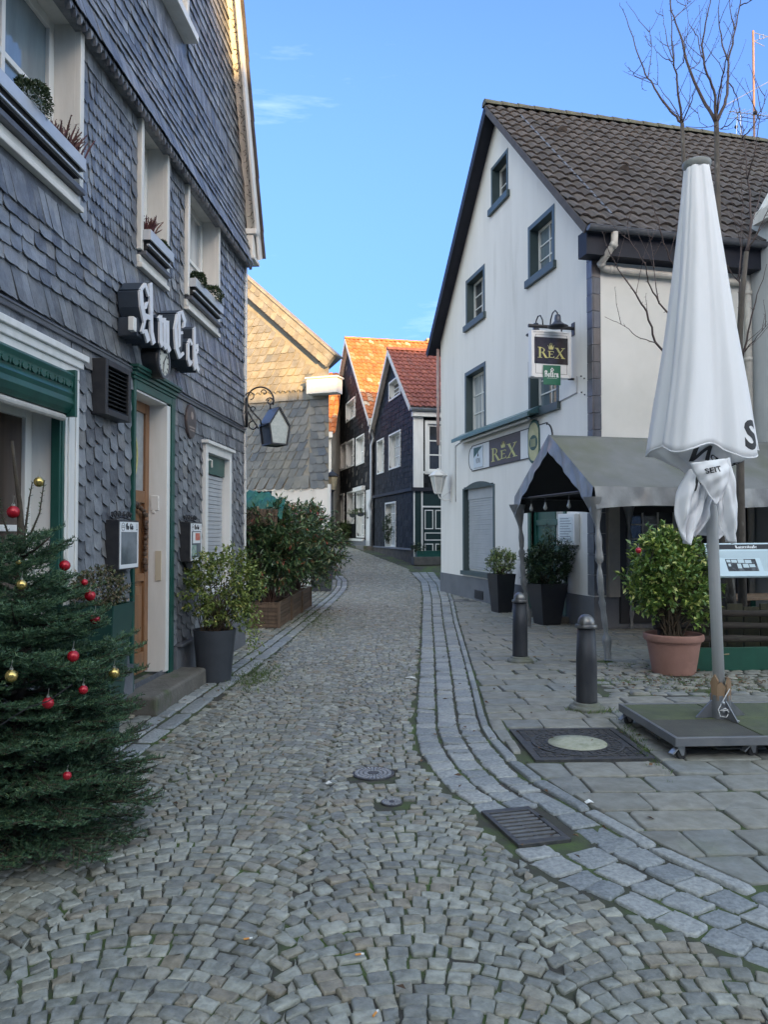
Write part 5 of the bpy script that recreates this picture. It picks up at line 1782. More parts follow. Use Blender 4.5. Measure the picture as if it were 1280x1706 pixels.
# projecting wing at the right edge: plain side wall and steep pale roof slope
wu = S.px(1251, 600)[0]
WS = Frame(S.pt(wu, 0, 0), S.n, (-UA.x, -UA.y, 0))
m = MB(); m.box(S, wu, wu + 3.2, 0, 7.05, .03, 3.2)
wing = m.build('side_wing', mat('render_bluegrey', (.50, .53, .55), (.44, .47, .49), scale=1.2, rough=.85, bump=.2), wh)
m = MB()
P = [WS.pt(.34, 7.0, .12), WS.pt(3.3, 7.0, .12), WS.pt(3.3, 9.9, -1.6), WS.pt(.34, 9.9, -1.6)]
m.slab(P, (-.82, -.2, .52), .06); m.box(WS, .30, 3.3, 6.92, 7.12, .06, .16)
m.build('wing_roof', M_wood_old, wing)
m = MB(); m.prism(Frame(S.pt(0, 0, .34), UA, S.n), [(wu - .1, 7.05), (wu + 1.6, 9.9), (wu + 3.3, 7.05)], -.1, .02); m.build('wing_gable', M_cream, wing)
# side window under the canopy
window(wh, S, *swin, depth=.10, sash=M_wood_old, rev=M_green, pane=M_glass, nx=3, ny=4, bar=.028, sw=.06, sill=M_wood_old, sill_h=.07, sill_out=.06, trim=M_green_gr, trim_w=.06, trim_out=.02)
m = MB()
m.box(S, .22, .42, .54, 2.5, .0, .09)
m.build('pilaster', mat('pilaster_beige', (.36, .33, .29), (.30, .28, .25), scale=4, rough=.8), wh)
m = MB()
m.box(S, .44, 1.75, .10, .90, .0, .06); m.box(S, .44, .56, .9, 2.4, .0, .05); m.box(S, 1.75, 1.85, .1, 2.4, .0, .05)
for u in (1.9, 2.25, 2.6): m.box(S, u, u + .34, .1, 2.45, .0, .035 + .004 * (u > 2.3))
m.build('wood_panelling', mat('panel_dark', (.035, .035, .04), (.025, .024, .028), scale=6, rough=.5), wh)
m = MB()
m.box(S, 2.98, 3.7, .1, 2.5, .0, .05)
m.build('side_door', M_green, wh, bevel=.006)
m = MB()
for a_, z in ((0, 5.3), (.12, 5.22), (0, 4.9), (.14, 4.75)): pass
for u, v in ((7.95, 4.30), (8.06, 4.24), (7.96, 4.02), (8.07, 3.96)): m.disc(G, u, v, .012, .0, .02, 8)
m.build('wall_bolt', M_black, wh)

# hanging pub sign, square to the gable
us, vs_ = G.px(956, 600)
HS = Frame(G.pt(us, 0, 0), -G.n, (UG.x, UG.y, 0))     # u runs towards the wall, so outward is negative
def hs(px, py): return HS.px(px, py)
hang = thing('pub_sign', 'white framed projecting sign with gold capitals and crown on black under two lamps', 'sign', tuple(G.pt(us, 4.2, .3)))
sl, sr = hs(886, 600)[0], hs(947, 600)[0]
st, sb = hs(916, 556)[1], hs(916, 628)[1]
M_sgw = mat('sign_white', (.72, .73, .74), rough=.35)
m = MB()
m.box(HS, sl, sr, sb, st, -.055, .055); m.box(HS, sl - .03, sl + .015, sb - .02, st + .03, -.07, .07); m.box(HS, sr - .015, sr + .03, sb - .02, st + .03, -.07, .07)
m.box(HS, sl + .015, sr - .015, st - .0, st + .03, -.068, .068); m.box(HS, sl + .015, sr - .015, sb - .03, sb, -.068, .068)
bx = m.build('lightbox', M_sgw, hang, bevel=.006)
m = MB()
for a_, b_, c_, d_ in ((sl + .05, sr - .05, st - .045, st - .04), (sl + .05, sl + .055, sb + .04, st - .045), (sr - .055, sr - .05, sb + .04, st - .045), (sl + .05, sr - .05, sb + .04, sb + .045)):
    m.box(HS, a_, b_, c_, d_, .055, .057)
m.build('pinstripe', M_ink, hang)
pl, pr, pt_, pb = hs(888.5, 600)[0], hs(944, 600)[0], hs(916, 564)[1], hs(916, 608)[1]
m = MB(); m.box(HS, pl, pr, pb, pt_, .057, .060)
M_sgb = mat('sign_black', (.018, .017, .020), (.05, .04, .045), scale=5, rough=.10, spec=.8)
m.build('black_panel', M_sgb, hang)
hh = (pt_ - pb)
m = MB(); rex(m, HS, pl + .10 * (pr - pl), pb + .22 * hh, .40 * hh, .060, .064, sx=(pr - pl) * .82 / (2.3 * .40 * hh)); crown(m, HS, pl + .10 * (pr - pl) + 1.10 * .40 * hh * (pr - pl) * .82 / (2.3 * .40 * hh), pb + .55 * hh, .22 * hh, .060, .065)
m.build('gold_lettering', M_gold, hang)
m = MB()
zb_ = hs(916, 545)[1]
bl, br = hs(881, 545)[0], -.0
m.tube([HS.pt(bl, zb_, 0), HS.pt(br, zb_, 0)], .032, 10)
for px in (892, 936): m.tube([HS.pt(hs(px, 550)[0], zb_, 0), HS.pt(hs(px, 550)[0], st + .02, 0)], .014, 8)
m.prism(HS, [(-.012, zb_ - .13), (0, zb_ - .13), (0, zb_ + .10), (-.012, zb_ + .10)], -.06, .06)
m.build('bracket', M_black, hang)
m = MB()
bz = sb - .02
m.tube([HS.pt(sr, bz, 0), HS.pt(0, bz, 0)], .022, 8); m.build('lower_bracket', M_black, hang)
for k, (px, w_) in enumerate(((903, .30), (922, -.28), (914, .05))):
    pass
for k, (u_, sd) in enumerate(((hs(917, 540)[0], 1), (hs(905, 540)[0], -1))):
    m = MB()
    arcp = [HS.pt(u_, zb_ + .02, .0), HS.pt(u_ - .0, zb_ + .12, .02 * sd), HS.pt(u_, zb_ + .22, .10 * sd), HS.pt(u_, zb_ + .235, .20 * sd), HS.pt(u_, zb_ + .17, .28 * sd), HS.pt(u_, zb_ + .12, .29 * sd)]
    m.tube(arcp, .012, 8)
    la = m.build('lamp_arm', M_black, hang, smooth=True)
    c_ = HS.pt(u_, zb_, .29 * sd)
    m = MB(); m.lathe(c_, [(.02, .14), (.045, .13), (.055, .08), (.055, .03), (.075, .0), (.12, -.035), (.175, -.065), (.178, -.075), (.12, -.05), (.05, -.0), (.0001, .02)], 28)
    m.build('lamp_shade', mat('lamp_blue_black', (.045, .052, .075), rough=.35, metal=.3), la, smooth=True)
# green brewery board clipped under the pub sign
gl, gr_, gt_, gb = hs(902, 620)[0], hs(930.5, 620)[0], hs(916, 610.5)[1], hs(916, 643)[1]
bs = thing('brewery_board', 'small green board with a white word hung over the projecting sign lower edge', 'sign', tuple(HS.pt((gl + gr_) / 2, gb, .08)))
m = MB(); m.box(HS, gl, gr_, gb, gt_, .075, .092); m.build('board', mat('board_green', (.015, .13, .075), rough=.35), bs, bevel=.003)
m = MB(); un = (gr_ - gl) / 5.0; pen(m, HS, 'Bolten', gl + .06 * (gr_ - gl), gb + .40 * (gt_ - gb), un, .0925, .094, 1.0, nib=.26)
cu, cv = (gl + gr_) / 2, gb + .76 * (gt_ - gb)
m.prism(HS, [(cu - .035, cv), (cu, cv - .04), (cu + .035, cv), (cu, cv + .045)], .0925, .094)
m.box(HS, gl + .2 * (gr_ - gl), gr_ - .2 * (gr_ - gl), gb + .33 * (gt_ - gb), gb + .345 * (gt_ - gb), .0925, .0936)
m.build('lettering', M_sgw, bs)
m = MB(); m.prism(HS, [(cu - .012, cv), (cu + .004, cv - .018), (cu + .016, cv + .004), (cu, cv + .022)], .0945, .0955); m.build('emblem', M_ink, bs)

# fascia sign and its light canopy on the gable
ws_ = thing('fascia_sign', 'long white wall sign with gold capitals on dark panel between two badges', 'sign', tuple(G.pt(5.2, 3.3, 0)))
fl, fr_ = G.px(788, 760)[0], G.px(913, 720)[0]
ft, fb = G.px(850, 724)[1], G.px(850, 771)[1]
hgt = ft - fb
m = MB()
m.box(G, fl, fr_, fb, ft, .0, .02)
for s_, e in ((-1, fl), (1, fr_)):
    m.prism(G, [(e, fb + .03), (e, ft - .03)] + [(e + s_ * .22 * math.cos(t) * 1.0, (fb + ft) / 2 + (hgt / 2 - .03) * math.sin(t)) for t in [math.pi / 2 - math.pi * i / 12 for i in range(1, 12)]], .0, .0195)
m.build('board', M_sgw, ws_)
m = MB()
m.box(G, fl, fr_, ft - .012, ft + .006, .0, .026); m.box(G, fl, fr_, fb - .006, fb + .012, .0, .026)
for s_, e in ((-1, fl), (1, fr_)):
    pts = [(e + s_ * .22 * math.cos(t), (fb + ft) / 2 + (hgt / 2 - .03) * math.sin(t)) for t in [math.pi / 2 - math.pi * i / 12 for i in range(13)]]
    ribbon(m, G, pts, .018, .0, .025); m.box(G, e - .009, e + .009, fb, fb + .05, .0, .0255); m.box(G, e - .009, e + .009, ft - .05, ft, .0, .0255)
m.build('border', M_ink, ws_)
rl, rr = G.px(817, 760)[0], G.px(869, 745)[0]
m = MB(); m.box(G, rl, rr, fb + .012, ft - .012, .02, .026); m.build('dark_panel', mat('panel_aubergine', (.055, .045, .048), (.08, .065, .07), scale=30, rough=.4), ws_)
m = MB()
lw = (rr - rl) * .84
rex(m, G, rl + .08 * (rr - rl), fb + .17 * hgt, .50 * hgt, .026, .031, sx=lw / (2.3 * .5 * hgt)); crown(m, G, rl + .08 * (rr - rl) + 1.1 * lw / 2.3, fb + .59 * hgt, .22 * hgt, .026, .031, 1, 1.9)
m.build('gold_lettering', M_gold, ws_)
bl_, br_ = G.px(792, 765)[0], G.px(807, 762)[0]
m = MB(); m.box(G, bl_, br_, fb + .05, ft - .06, .02, .04); bd = m.build('badge', mat('badge_pale', (.60, .66, .72), rough=.35), ws_, bevel=.004)
m = MB(); m.prism(G, [(bl_ + .01, ft - .07), (bl_ + .01, ft - .30), (br_ - .02, ft - .07)], .0402, .042); m.build('corner_green', M_green, bd)
cu = (bl_ + br_) / 2
text('lettering', 'VELTINS', lambda x, y: G.pt(cu + x * .092, fb + .26 * hgt + y * .16, .0415), M_ink, bd, 1.0, 'CENTER', .8)
m = MB(); m.prism(G, [(cu - .03, fb + .52 * hgt), (cu + .03, fb + .52 * hgt), (cu + .035, fb + .58 * hgt), (cu + .012, fb + .64 * hgt), (cu + .012, fb + .72 * hgt), (cu - .012, fb + .72 * hgt), (cu - .012, fb + .64 * hgt), (cu - .035, fb + .58 * hgt)], .0402, .042); m.build('bottle_mark', M_ink, bd)
ou, ow = G.px(892, 735)[0], .20
oc = (fb + ft) / 2
m = MB()
rrp = lambda k, h_: [(ou + k * math.cos(t), oc + (h_ if math.sin(t) > 0 else -h_) + k * math.sin(t)) for t in [2 * math.pi * i / 32 for i in range(32)]]
m.prism(G, rrp(.27, .16), .02, .035); ob = m.build('oval_badge', M_green, ws_)
m = MB(); m.prism(G, rrp(.225, .15), .035, .039); m.build('oval_face', mat('oval_gold', (.42, .42, .22), (.55, .52, .32), scale=7, rough=.3), ob)
m = MB(); m.prism(G, [(ou + .19 * math.cos(t), oc + .15 * math.sin(t) - .02) for t in [2 * math.pi * i / 24 for i in range(24)]], .039, .042); m.build('oval_centre', M_green, ob)
m = MB()
for du_ in (-.09, -.03, .03, .09): m.box(G, ou + du_ - .018, ou + du_ + .012, oc - .10, oc + .06, .042, .0435)
m.build('oval_letters', mat('oval_gold2', (.42, .42, .22), rough=.3), ob)
cl, cr = G.px(771, 735)[0], G.px(903, 690)[0]
cz = G.px(838, 712)[1]
cn = thing('sign_light_canopy', 'long grey green metal light canopy over the fascia sign', 'light', tuple(G.pt(5.2, cz, 0)))
m = MB()
pr_ = [(.0, .16), (.05, .16), (.30, .03), (.30, -.05), (.27, -.05), (.27, -.0), (.0, .02)]
P0 = [G.pt(cl, cz + b_, a_) for a_, b_ in pr_]; P1 = [G.pt(cr, cz + b_, a_) for a_, b_ in pr_]
n = len(pr_)
m.add(P0 + P1, [(i, (i + 1) % n, (i + 1) % n + n, i + n) for i in range(n)] + [tuple(range(n)), tuple(range(n, 2 * n))])
m.build('hood', mat('canopy_green', (.10, .19, .20), (.08, .16, .17), scale=3, rough=.35), cn)
m = MB(); m.tube([G.pt(cl + .3, cz - .06, .14), G.pt(cr - .3, cz - .06, .14)], .035, 10); m.build('tube_lamp', M_sgw, cn)
m = MB(); m.tube([G.pt(cl, cz, .02), G.pt(cl - .5, cz - .06, .012), G.pt(cl - .52, cz - .06, .012), G.pt(cl - .52, 2.4, .012)], .010, 5); m.tube([G.pt(cr, cz + .05, .02), G.pt(GL - .55, cz + .15, .012), G.pt(GL - .55, sb, .012)], .009, 5)
m.build('cable', mat('cable_grey', (.30, .30, .31), rough=.6), cn)

# white wall lantern at the far corner of the pub
c_ = at(739, 806, 19.9)
u_, v_ = G.px(751, 822)
wlz = 1.6 + (888 - 822) * 20.4 / 1280
wln = thing('wall_lantern', 'white six sided coach lantern on the left edge of the pub wall', 'lantern', tuple(G.pt(u_, v_, 0)))
u_ = max(.25, u_)
m = MB(); m.box(G, u_ - .04, u_ + .04, v_ - .22, v_ + .18, .0, .02)
m.tube([G.pt(u_, v_ - .16, .01), G.pt(u_, v_ - .20, .14), G.pt(u_, v_ - .12, .30), G.pt(u_, v_ - .02, .34)], .018, 8)
m.tube([G.pt(u_, v_ + .05, .01), G.pt(u_, v_ - .02, .12), G.pt(u_, v_ - .1, .22)], .012, 6)
m.build('bracket', M_wood_w, wln)
lc = G.pt(u_, v_, .34)
m = MB(); m.lathe(lc, [(.085, -.02), (.10, .0), (.10, .02)], 6); m.lathe(lc, [(.24, .44), (.25, .46), (.13, .56), (.04, .60), (.03, .64), (.0001, .66)], 6)
for j in range(6):
    t = 2 * math.pi * j / 6
    m.tube([lc + Vector((math.cos(t) * .10, math.sin(t) * .10, .01)), lc + Vector((math.cos(t) * .205, math.sin(t) * .205, .45))], .011, 5)
m.build('frame', M_wood_w, wln)
m = MB(); m.lathe(lc, [(.095, .02), (.195, .44)], 6); m.build('pane', mat('lantern_glass_white', (.62, .64, .64), (.50, .52, .53), scale=5, rough=.2), wln)

# lit glass menu case by the pub door
mu0, mu1 = G.px(938, 880)[0], G.px(966, 880)[0]
mv1, mv0 = G.px(950, 856)[1], G.px(950, 908)[1]
mc = thing('menu_case', 'white glazed menu case with a printed sheet by the pub door under the canopy', 'menu case', tuple(G.pt(mu0, mv0, 0)))
m = MB(); m.box(G, mu0, mu1, mv0, mv1, .0, .10); m.build('case', M_sgw, mc, bevel=.01)
m = MB(); m.box(G, mu0 + .05, mu1 - .05, mv0 + .06, mv1 - .06, .10, .104); m.build('sheet', mat('menu_sheet', (.62, .68, .70), (.40, .44, .47), scale=40, rough=.3, lo=.5, hi=.75), mc)
m = MB()
for i in range(9): m.box(G, mu0 + .10, mu1 - .10 - .05 * (i % 3), mv0 + .10 + i * .045, mv0 + .115 + i * .045, .104, .1055)
m.build('printing', mat('print_grey', (.25, .28, .32), rough=.6), mc)

# ------------------------------------------------------------------ red roofed slate house
NB = (1.13, 29.0)
GLB, EVB, APB = 6.63, 6.5, 9.25
hb = thing('slate_house', 'small dark slate house with red tiled roof and green panelled door beside the pub', 'house', (2, 31, .4))
GBt = Frame(Vector((*NB, 0)) - UG * GLB, UG, (-.9724, -.2334, 0))
SBt = Frame((*NB, 0), UA, (.2334, -.9724, 0))
def pwin(fr, l, r, t, b, ref):
    return (fr.px(l, 800)[0], fr.px(r, 800)[0], fr.px(ref, b)[1], fr.px(ref, t)[1])
bw = [pwin(GBt, 650, 668, 719, 775, 667), pwin(GBt, 630, 640, 732, 785, 640), pwin(GBt, 650, 668, 627, 655, 667), pwin(GBt, 644, 660, 838, 911, 660)]
sbw = [(.55, 1.55, 3.95, 5.75), (.35, 1.25, .55, 2.55)]
GB_, SB_, brf, bsl, _, _ = gable_house(hb, '', '', NB, GLB, 9, EVB, APB, .2, M_sl_plain, M_sl_plain, M_tile_red, bw, sbw, soffit=M_wood_old, barge=M_wood_old, verge=.22, over=.25, amp=.035)
m = MB()
bl_ = [(-bsl, 1, EVB), (bsl, 1, EVB + bsl * GLB)]
slates(m, GB_, 0, GLB, 3.35, APB, .21, .20, 'rect', bw, bl_, tilt=.02)
slates(m, GB_, 0, GLB, 1.0, 3.2, .21, .20, 'rect', bw, tilt=.02)
slates(m, SB_, .36, 4, 3.3, 3.9, .21, .2, 'rect', sbw, tilt=.02); slates(m, SB_, .36, 4, 5.8, 6.2, .21, .2, 'rect', sbw, tilt=.02)
m.build('slate_cladding', M_sl_plain, hb)
kwb = dict(depth=.16, sash=M_wood_w, rev=M_wood_w, trim=M_wood_w, trim_w=.07, trim_out=.05, bar=.035, sw=.07)
for i, h in enumerate(bw): window(hb, GB_, *h, pane=M_glass_cur if i != 2 else M_glass, nx=2, ny=3 if i != 3 else 5, **kwb)
window(hb, SB_, *sbw[0], pane=M_glass, nx=2, ny=3, depth=.06, sash=M_wood_w, rev=M_wood_w, trim=M_wood_w, trim_w=.12, trim_out=.05, bar=.05, sw=.09)
m = MB()
m.box(SB_, -.03, .36, 3.25, 6.25, .0, .06)
m.box(SB_, .36, 4, 3.86, 3.94, .0, .05); m.box(SB_, .36, 4, 6.15, 6.4, .0, .08)
m.build('corner_boarding', M_wood_w, hb, bevel=.008)
m = MB()
m.box(GB_, 0, GLB + .12, 3.20, 3.32, .0, .13); m.box(SB_, -.12, 4, 3.18, 3.32, .0, .16)
m.build('storey_band', M_navy, hb)
m = MB()
m.box(SB_, -.02, .28, .3, 3.18, .0, .05); m.box(SB_, 1.3, 4, .3, 3.18, .0, .05); m.box(SB_, .28, 1.3, 2.6, 3.18, .0, .04)
m.build('door_surround', M_green_dk, hb)
m = MB(); m.box(SB_, .27, .33, .4, 3.18, .05, .075); m.box(SB_, -.035, .02, .4, 3.18, .05, .07); m.box(SB_, .33, 1.32, 2.57, 2.63, .04, .06); m.build('white_strip', M_wood_w, hb)
m = MB(); m.box(SB_, .35, 1.25, .55, 2.55, -.05, .0); dr = m.build('door', M_green_dk, hb)
m = MB()
for a, b, c, d in ((.42, .76, 1.75, 2.48), (.84, 1.18, 1.75, 2.48), (.42, 1.18, 1.32, 1.62), (.42, .76, .62, 1.20), (.84, 1.18, .62, 1.20)):
    t = .035
    m.box(SB_, a, b, c, c + t, .0, .02); m.box(SB_, a, b, d - t, d, .0, .02); m.box(SB_, a, a + t, c + t, d - t, .0, .019); m.box(SB_, b - t, b, c + t, d - t, .0, .019)
m.build('panel_moulding', M_wood_w, dr)
m = MB(); m.box(GB_, 0, GLB, .1, .95, .0, .05); m.box(SB_, 0, .3, .1, .62, .0, .06); m.build('plinth', M_brick, hb)
m = MB(); m.box(GB_, 0, GLB, .95, 1.02, .0, .10); m.build('plinth_sill', M_lead, hb)
gutter(hb, SB_.pt(-.2, EVB - .22, .30), SB_.pt(6, EVB - .22, .30), .09, M_zinc)
m = MB(); m.box(SB_, -.1, 6, EVB - .5, EVB - .33, .0, .22); m.build('eave_board', M_wood_w, hb)

# ------------------------------------------------------------------ tall slate house with the orange roof
NA = (NB[0] - UG.x * (GLB + .35), NB[1] - UG.y * (GLB + .35))
GLA, EVA, APA = 11.9, 6.9, 12.1
ha = thing('slate_house', 'tall dark slate house with sunlit orange gable roof at the street bend', 'house', (-1, 42, .9))
GAt = Frame(Vector((*NA, 0)) - UG * GLA, UG, (-.9724, -.2334, 0))
aw = [pwin(GAt, 578, 592, 664, 693, 591), pwin(GAt, 569, 577.5, 739, 779, 577), pwin(GAt, 578.5, 590, 733, 774, 589.5), pwin(GAt, 595, 607.5, 725, 769, 607),
      pwin(GAt, 565, 574, 824, 868, 574), pwin(GAt, 580, 590.5, 820, 870, 590)]
adoor = pwin(GAt, 596, 608, 820, 893, 607)
adoor2 = pwin(GAt, 612, 621, 815, 908, 620)
GA_, SA_, arf, asl, _, _ = gable_house(ha, '', '', NA, GLA, 14, EVA, APA, .3, M_sl_dark, M_sl_plain, M_tile_or, aw + [adoor], (), soffit=M_wood_old, barge=M_wood_old, verge=.25, over=.3, amp=.04, tile_th=.38, tile_tw=.26)
m = MB()
al_ = [(-asl, 1, EVA), (asl, 1, EVA + asl * GLA)]
slates(m, GA_, 0, GLA, 1.3, APA, .25, .24, 'rect', aw + [adoor, (adoor2[0] - .1, adoor2[1] + .1, 0, adoor2[3] + .1)], al_, tilt=.025)
m.build('slate_cladding', M_sl_dark, ha)
kwa = dict(depth=.20, sash=M_wood_w, rev=M_wood_w, trim=M_wood_w, trim_w=.08, trim_out=.06, bar=.04, sw=.08)
for i, h in enumerate(aw): window(ha, GA_, *h, pane=M_glass_cur, nx=2, ny=2, **kwa)
window(ha, GA_, *adoor, pane=M_glass_cur, nx=2, ny=4, **kwa)
m = MB(); m.box(GA_, adoor[0] - .25, adoor[1] + .2, adoor[3] + .08, adoor[3] + .3, .0, .22); m.build('cornice', M_wood_w, ha, bevel=.02)
m = MB(); m.box(GA_, adoor2[0], adoor2[1], .75, adoor2[3], -.02, .06); wd = m.build('door', M_wood_w, ha); wd['label'] = 'plain white house door'
m = MB(); m.box(GA_, adoor2[0] + .2, adoor2[0] + .55, 2.3, 2.36, .06, .075); m.build('letter_slot', M_black, wd)
m = MB(); m.box(GA_, 0, GLA, .2, 1.25, .0, .06); m.build('plinth', M_plinth, ha)
m = MB(); m.box(GA_, 0, GLA - 2, 1.2, 1.32, .0, .12); m.build('plinth_sill', M_wood_w, ha)
m = MB(); m.box(GA_, adoor2[0] - .4, adoor2[1] + .3, .4, 1.0, .0, .5); m.box(GA_, adoor2[0] - .7, adoor2[1] + .3, .3, .74, .5, .95); m.build('steps', M_stone, ha, bevel=.02)
m = MB()
gq_ = SA_.pt(-.26, EVA - .18, .36)
m.tube([gq_ + Vector((0, 0, -.02)), SA_.pt(-.12, EVA - .55, .22), SA_.pt(.0, EVA - .9, .12), GA_.pt(GLA + .05, EVA - 1.2, .10), GA_.pt(GLA + .05, 3.2, .10), GA_.pt(GLA - .02, 2.9, .16), GA_.pt(GLA + .02, 2.6, .10), GA_.pt(GLA + .02, .5, .10)], .075, 8)
m.build('downpipe', M_zinc, ha, smooth=True)
m = MB(); m.box(SA_, -.32, .1, EVA - .35, EVA - .02, .18, .5); m.build('gutter_end', M_zinc_w, ha, bevel=.02)
cpt = at(719, 580, 44)
m = MB()
CF = Frame((cpt.x, cpt.y, 0), UA, (.2334, -.9724, 0))
m.box(CF, -.32, .32, 9.5, cpt.z + .35, -.3, .3); m.box(CF, -.36, .36, cpt.z + .35, cpt.z + .47, -.34, .34)
m.build('chimney', mat('chimney_render', (.42, .30, .19), (.34, .24, .15), scale=5, rough=.85), arf)
m = MB()
for u, s in ((3.0, 4.6), (5.6, 4.9)):
    p = SA_.pt(u, EVA, 0) + (-SA_.n * .77 + Vector((0, 0, 1)) * .64) * s + Vector((0, 0, .1)) + SA_.n * .1
    m.box(Frame(p, UA, (.2334, -.9724, 0)), -.2, .2, 0, .35, -.1, .1)
m.build('skylight', M_lead, arf)

# ------------------------------------------------------------------ house closing the street, mostly hidden
hc = thing('tiled_house', 'narrow glimpse of a white house under an orange tiled roof between two slate gables', 'house', (-6, 42, 1))
CFm = Frame((-2.75, 40.0, 0), (-1, 0.05, 0), (-.05, -1, 0))
m = MB(); wall_mesh(m, CFm, 0, 2.6, .5, 7.1); 
CS = Frame((-2.75, 40.0, 0), (.05, 1, 0), (1, -.05, 0)); wall_mesh(m, CS, 0, 7, .5, 7.1)
wall_mesh(m, CS, 0, 3.5, 7.1, 10.9, (), [(-3.6 / 3.5, 1, 7.1)]); wall_mesh(m, CS, 3.5, 7, 7.1, 10.9, (), [(3.6 / 3.5, 1, 7.1 + 7.2)])
m.build('wall', M_cream, hc)
m = MB()
sd = Vector((-CFm.n.x, -CFm.n.y, 0)).normalized() * .70 + Vector((0, 0, .714))
tiles(m, CFm.pt(2.6, 6.85, .3), -CFm.u, sd, 2.85, 5.4, .26, .38, .04)
tp = CFm.pt(2.6, 6.8, .3)
m.slab([tp, tp - CFm.u * 2.8, tp - CFm.u * 2.8 + sd * 5.4, tp + sd * 5.4], (0, -.7, .7), .06)
m.build('roof', M_tile_or, hc)
m = MB(); m.box(CFm, -.1, 2.6, 6.55, 6.85, .0, .32); m.build('eave', M_wood_old, hc)

# ------------------------------------------------------------------ weathered slate gable on the left
YC = gp(548, 960)
YF = Frame((-1.60, 22.2, 0), (-.94, .342, 0), (-.342, -.94, 0))
hy = thing('slate_house', 'weathered grey slate gable over a white ground floor, sunlit at the top, behind the planters', 'house', (-4, 23, 0))
zv = YF.px(480, 814)[1]
yv = (YF.px(558, 612)[0], YF.px(558, 612)[1] - .16)
sl_y = (YF.px(408, 480)[1] - .16 - yv[1]) / (YF.px(408, 480)[0] - yv[0])
lineY = (-sl_y, 1.0, yv[1] - sl_y * yv[0])
def vline(u): return yv[1] + sl_y * (u - yv[0])
ydoor = pwin(YF, 414, 451, 818, 900, 450)
ywin = (YF.px(452, 830)[0], YF.px(414, 830)[0], 1.0, YF.px(440, 819)[1])
m = MB()
wall_mesh(m, YF, -.0, 7.5, -.1, zv, [ywin])
m.build('wall', M_white_r, hy)
m = MB()
for a, b in ((0, 7.5),):
    wall_mesh(m, YF, a, b, zv, 13, (), [lineY, (sl_y, 1.0, vline(5.4) + sl_y * 5.4)], w=.0)
YS = Frame((-1.60, 22.2, 0), (-.30, .954, 0), (.954, .30, 0))
wall_mesh(m, YS, 0, 9, -.1, vline(0) - .1, w=0)
m.build('gable_wall', M_sl_old, hy)
m = MB()
zL = YF.px(480, 700)[1]
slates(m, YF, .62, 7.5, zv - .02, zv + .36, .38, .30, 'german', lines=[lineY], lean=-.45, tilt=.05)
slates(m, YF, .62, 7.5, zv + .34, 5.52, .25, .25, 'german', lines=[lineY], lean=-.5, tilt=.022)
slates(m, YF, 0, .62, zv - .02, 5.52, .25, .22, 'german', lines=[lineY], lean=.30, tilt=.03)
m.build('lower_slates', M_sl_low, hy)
m = MB()
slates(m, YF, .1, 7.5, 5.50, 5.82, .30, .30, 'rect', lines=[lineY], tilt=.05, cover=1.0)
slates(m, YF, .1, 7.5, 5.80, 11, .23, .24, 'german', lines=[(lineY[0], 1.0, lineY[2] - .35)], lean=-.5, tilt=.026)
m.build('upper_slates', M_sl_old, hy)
m = MB()
for i in range(24):
    u = .8 + i * .17
    m.prism(YF, [(u, 5.82), (u + .06, 5.75), (u + .12, 5.82)], .03, .07)
m.build('scalloped_band', M_sl_old, hy)
# slate clad verge band with soffit and shadow line drawn as one dark strip
m = MB()
un = Vector((1, sl_y)).normalized()
vn = Vector((-un.y, un.x))
Lv = 6.6
VF_o = YF.pt(yv[0] + .20, vline(yv[0] + .20), .0)
class _F: pass
VFr = Frame(YF.o, YF.u, YF.n)
VFr.o = VF_o; VFr.u = YF.u * un.x + Vector((0, 0, 1)) * un.y; VFr.v = YF.u * vn.x + Vector((0, 0, 1)) * vn.y
m.box(VFr, 0, Lv, -.02, .40, .0, .17)
slates(m, VFr, 0, Lv, -.02, .40, .22, .20, 'german', lean=.3, tilt=.02, w=.172)
m.build('verge', M_sl_old, hy)
m = MB(); m.box(VFr, .3, Lv, -.06, -.022, .0, .18); m.build('verge_soffit', M_navy, hy)
m = MB(); m.box(VFr, -.03, Lv, .40, .45, -.4, .22); r0_, r1_, r2_ = VFr.pt(-.02, .44, -.3), VFr.pt(Lv, .44, -.3), YS.u * 9
m.add([r0_, r1_, r1_ + r2_, r0_ + r2_, r0_ - VFr.v * .05, r1_ - VFr.v * .05, r1_ + r2_ - VFr.v * .05, r0_ + r2_ - VFr.v * .05], [(0, 1, 2, 3), (7, 6, 5, 4), (0, 4, 5, 1), (1, 5, 6, 2), (2, 6, 7, 3), (3, 7, 4, 0)])
m.build('roof', M_sl_old, hy)
f0, f1 = YF.px(562, 640, .4)[0], YF.px(511, 640, .4)[0]
fz0, fz1 = YF.px(540, 655, .4)[1], YF.px(540, 630, .4)[1]
m = MB(); m.box(YF, f0, f1, fz0, fz1, .02, .42); m.box(YF, f0 - .04, f1 + .04, fz1, fz1 + .05, .0, .46); m.build('eave_box', M_wood_w, hy, bevel=.01)
m = MB(); m.box(YF, -.06, .02, 0, zv + .1, -.03, .03); m.build('corner_board', M_wood_w, hy)
u0_, u1_ = ywin[0], ywin[1]
window(hy, YF, *ywin, depth=.12, sash=M_navy, rev=M_navy, pane=M_glass, nx=2, ny=1)
m = MB(); 
for k in range(26):
    u = RNG.uniform(.5, 5)
    m.ball(YF.pt(u, zv - .06, .06), .025, 6, 4)
m.build('light_string', mat('bulb_pale', (.6, .6, .55), rough=.2), hy)

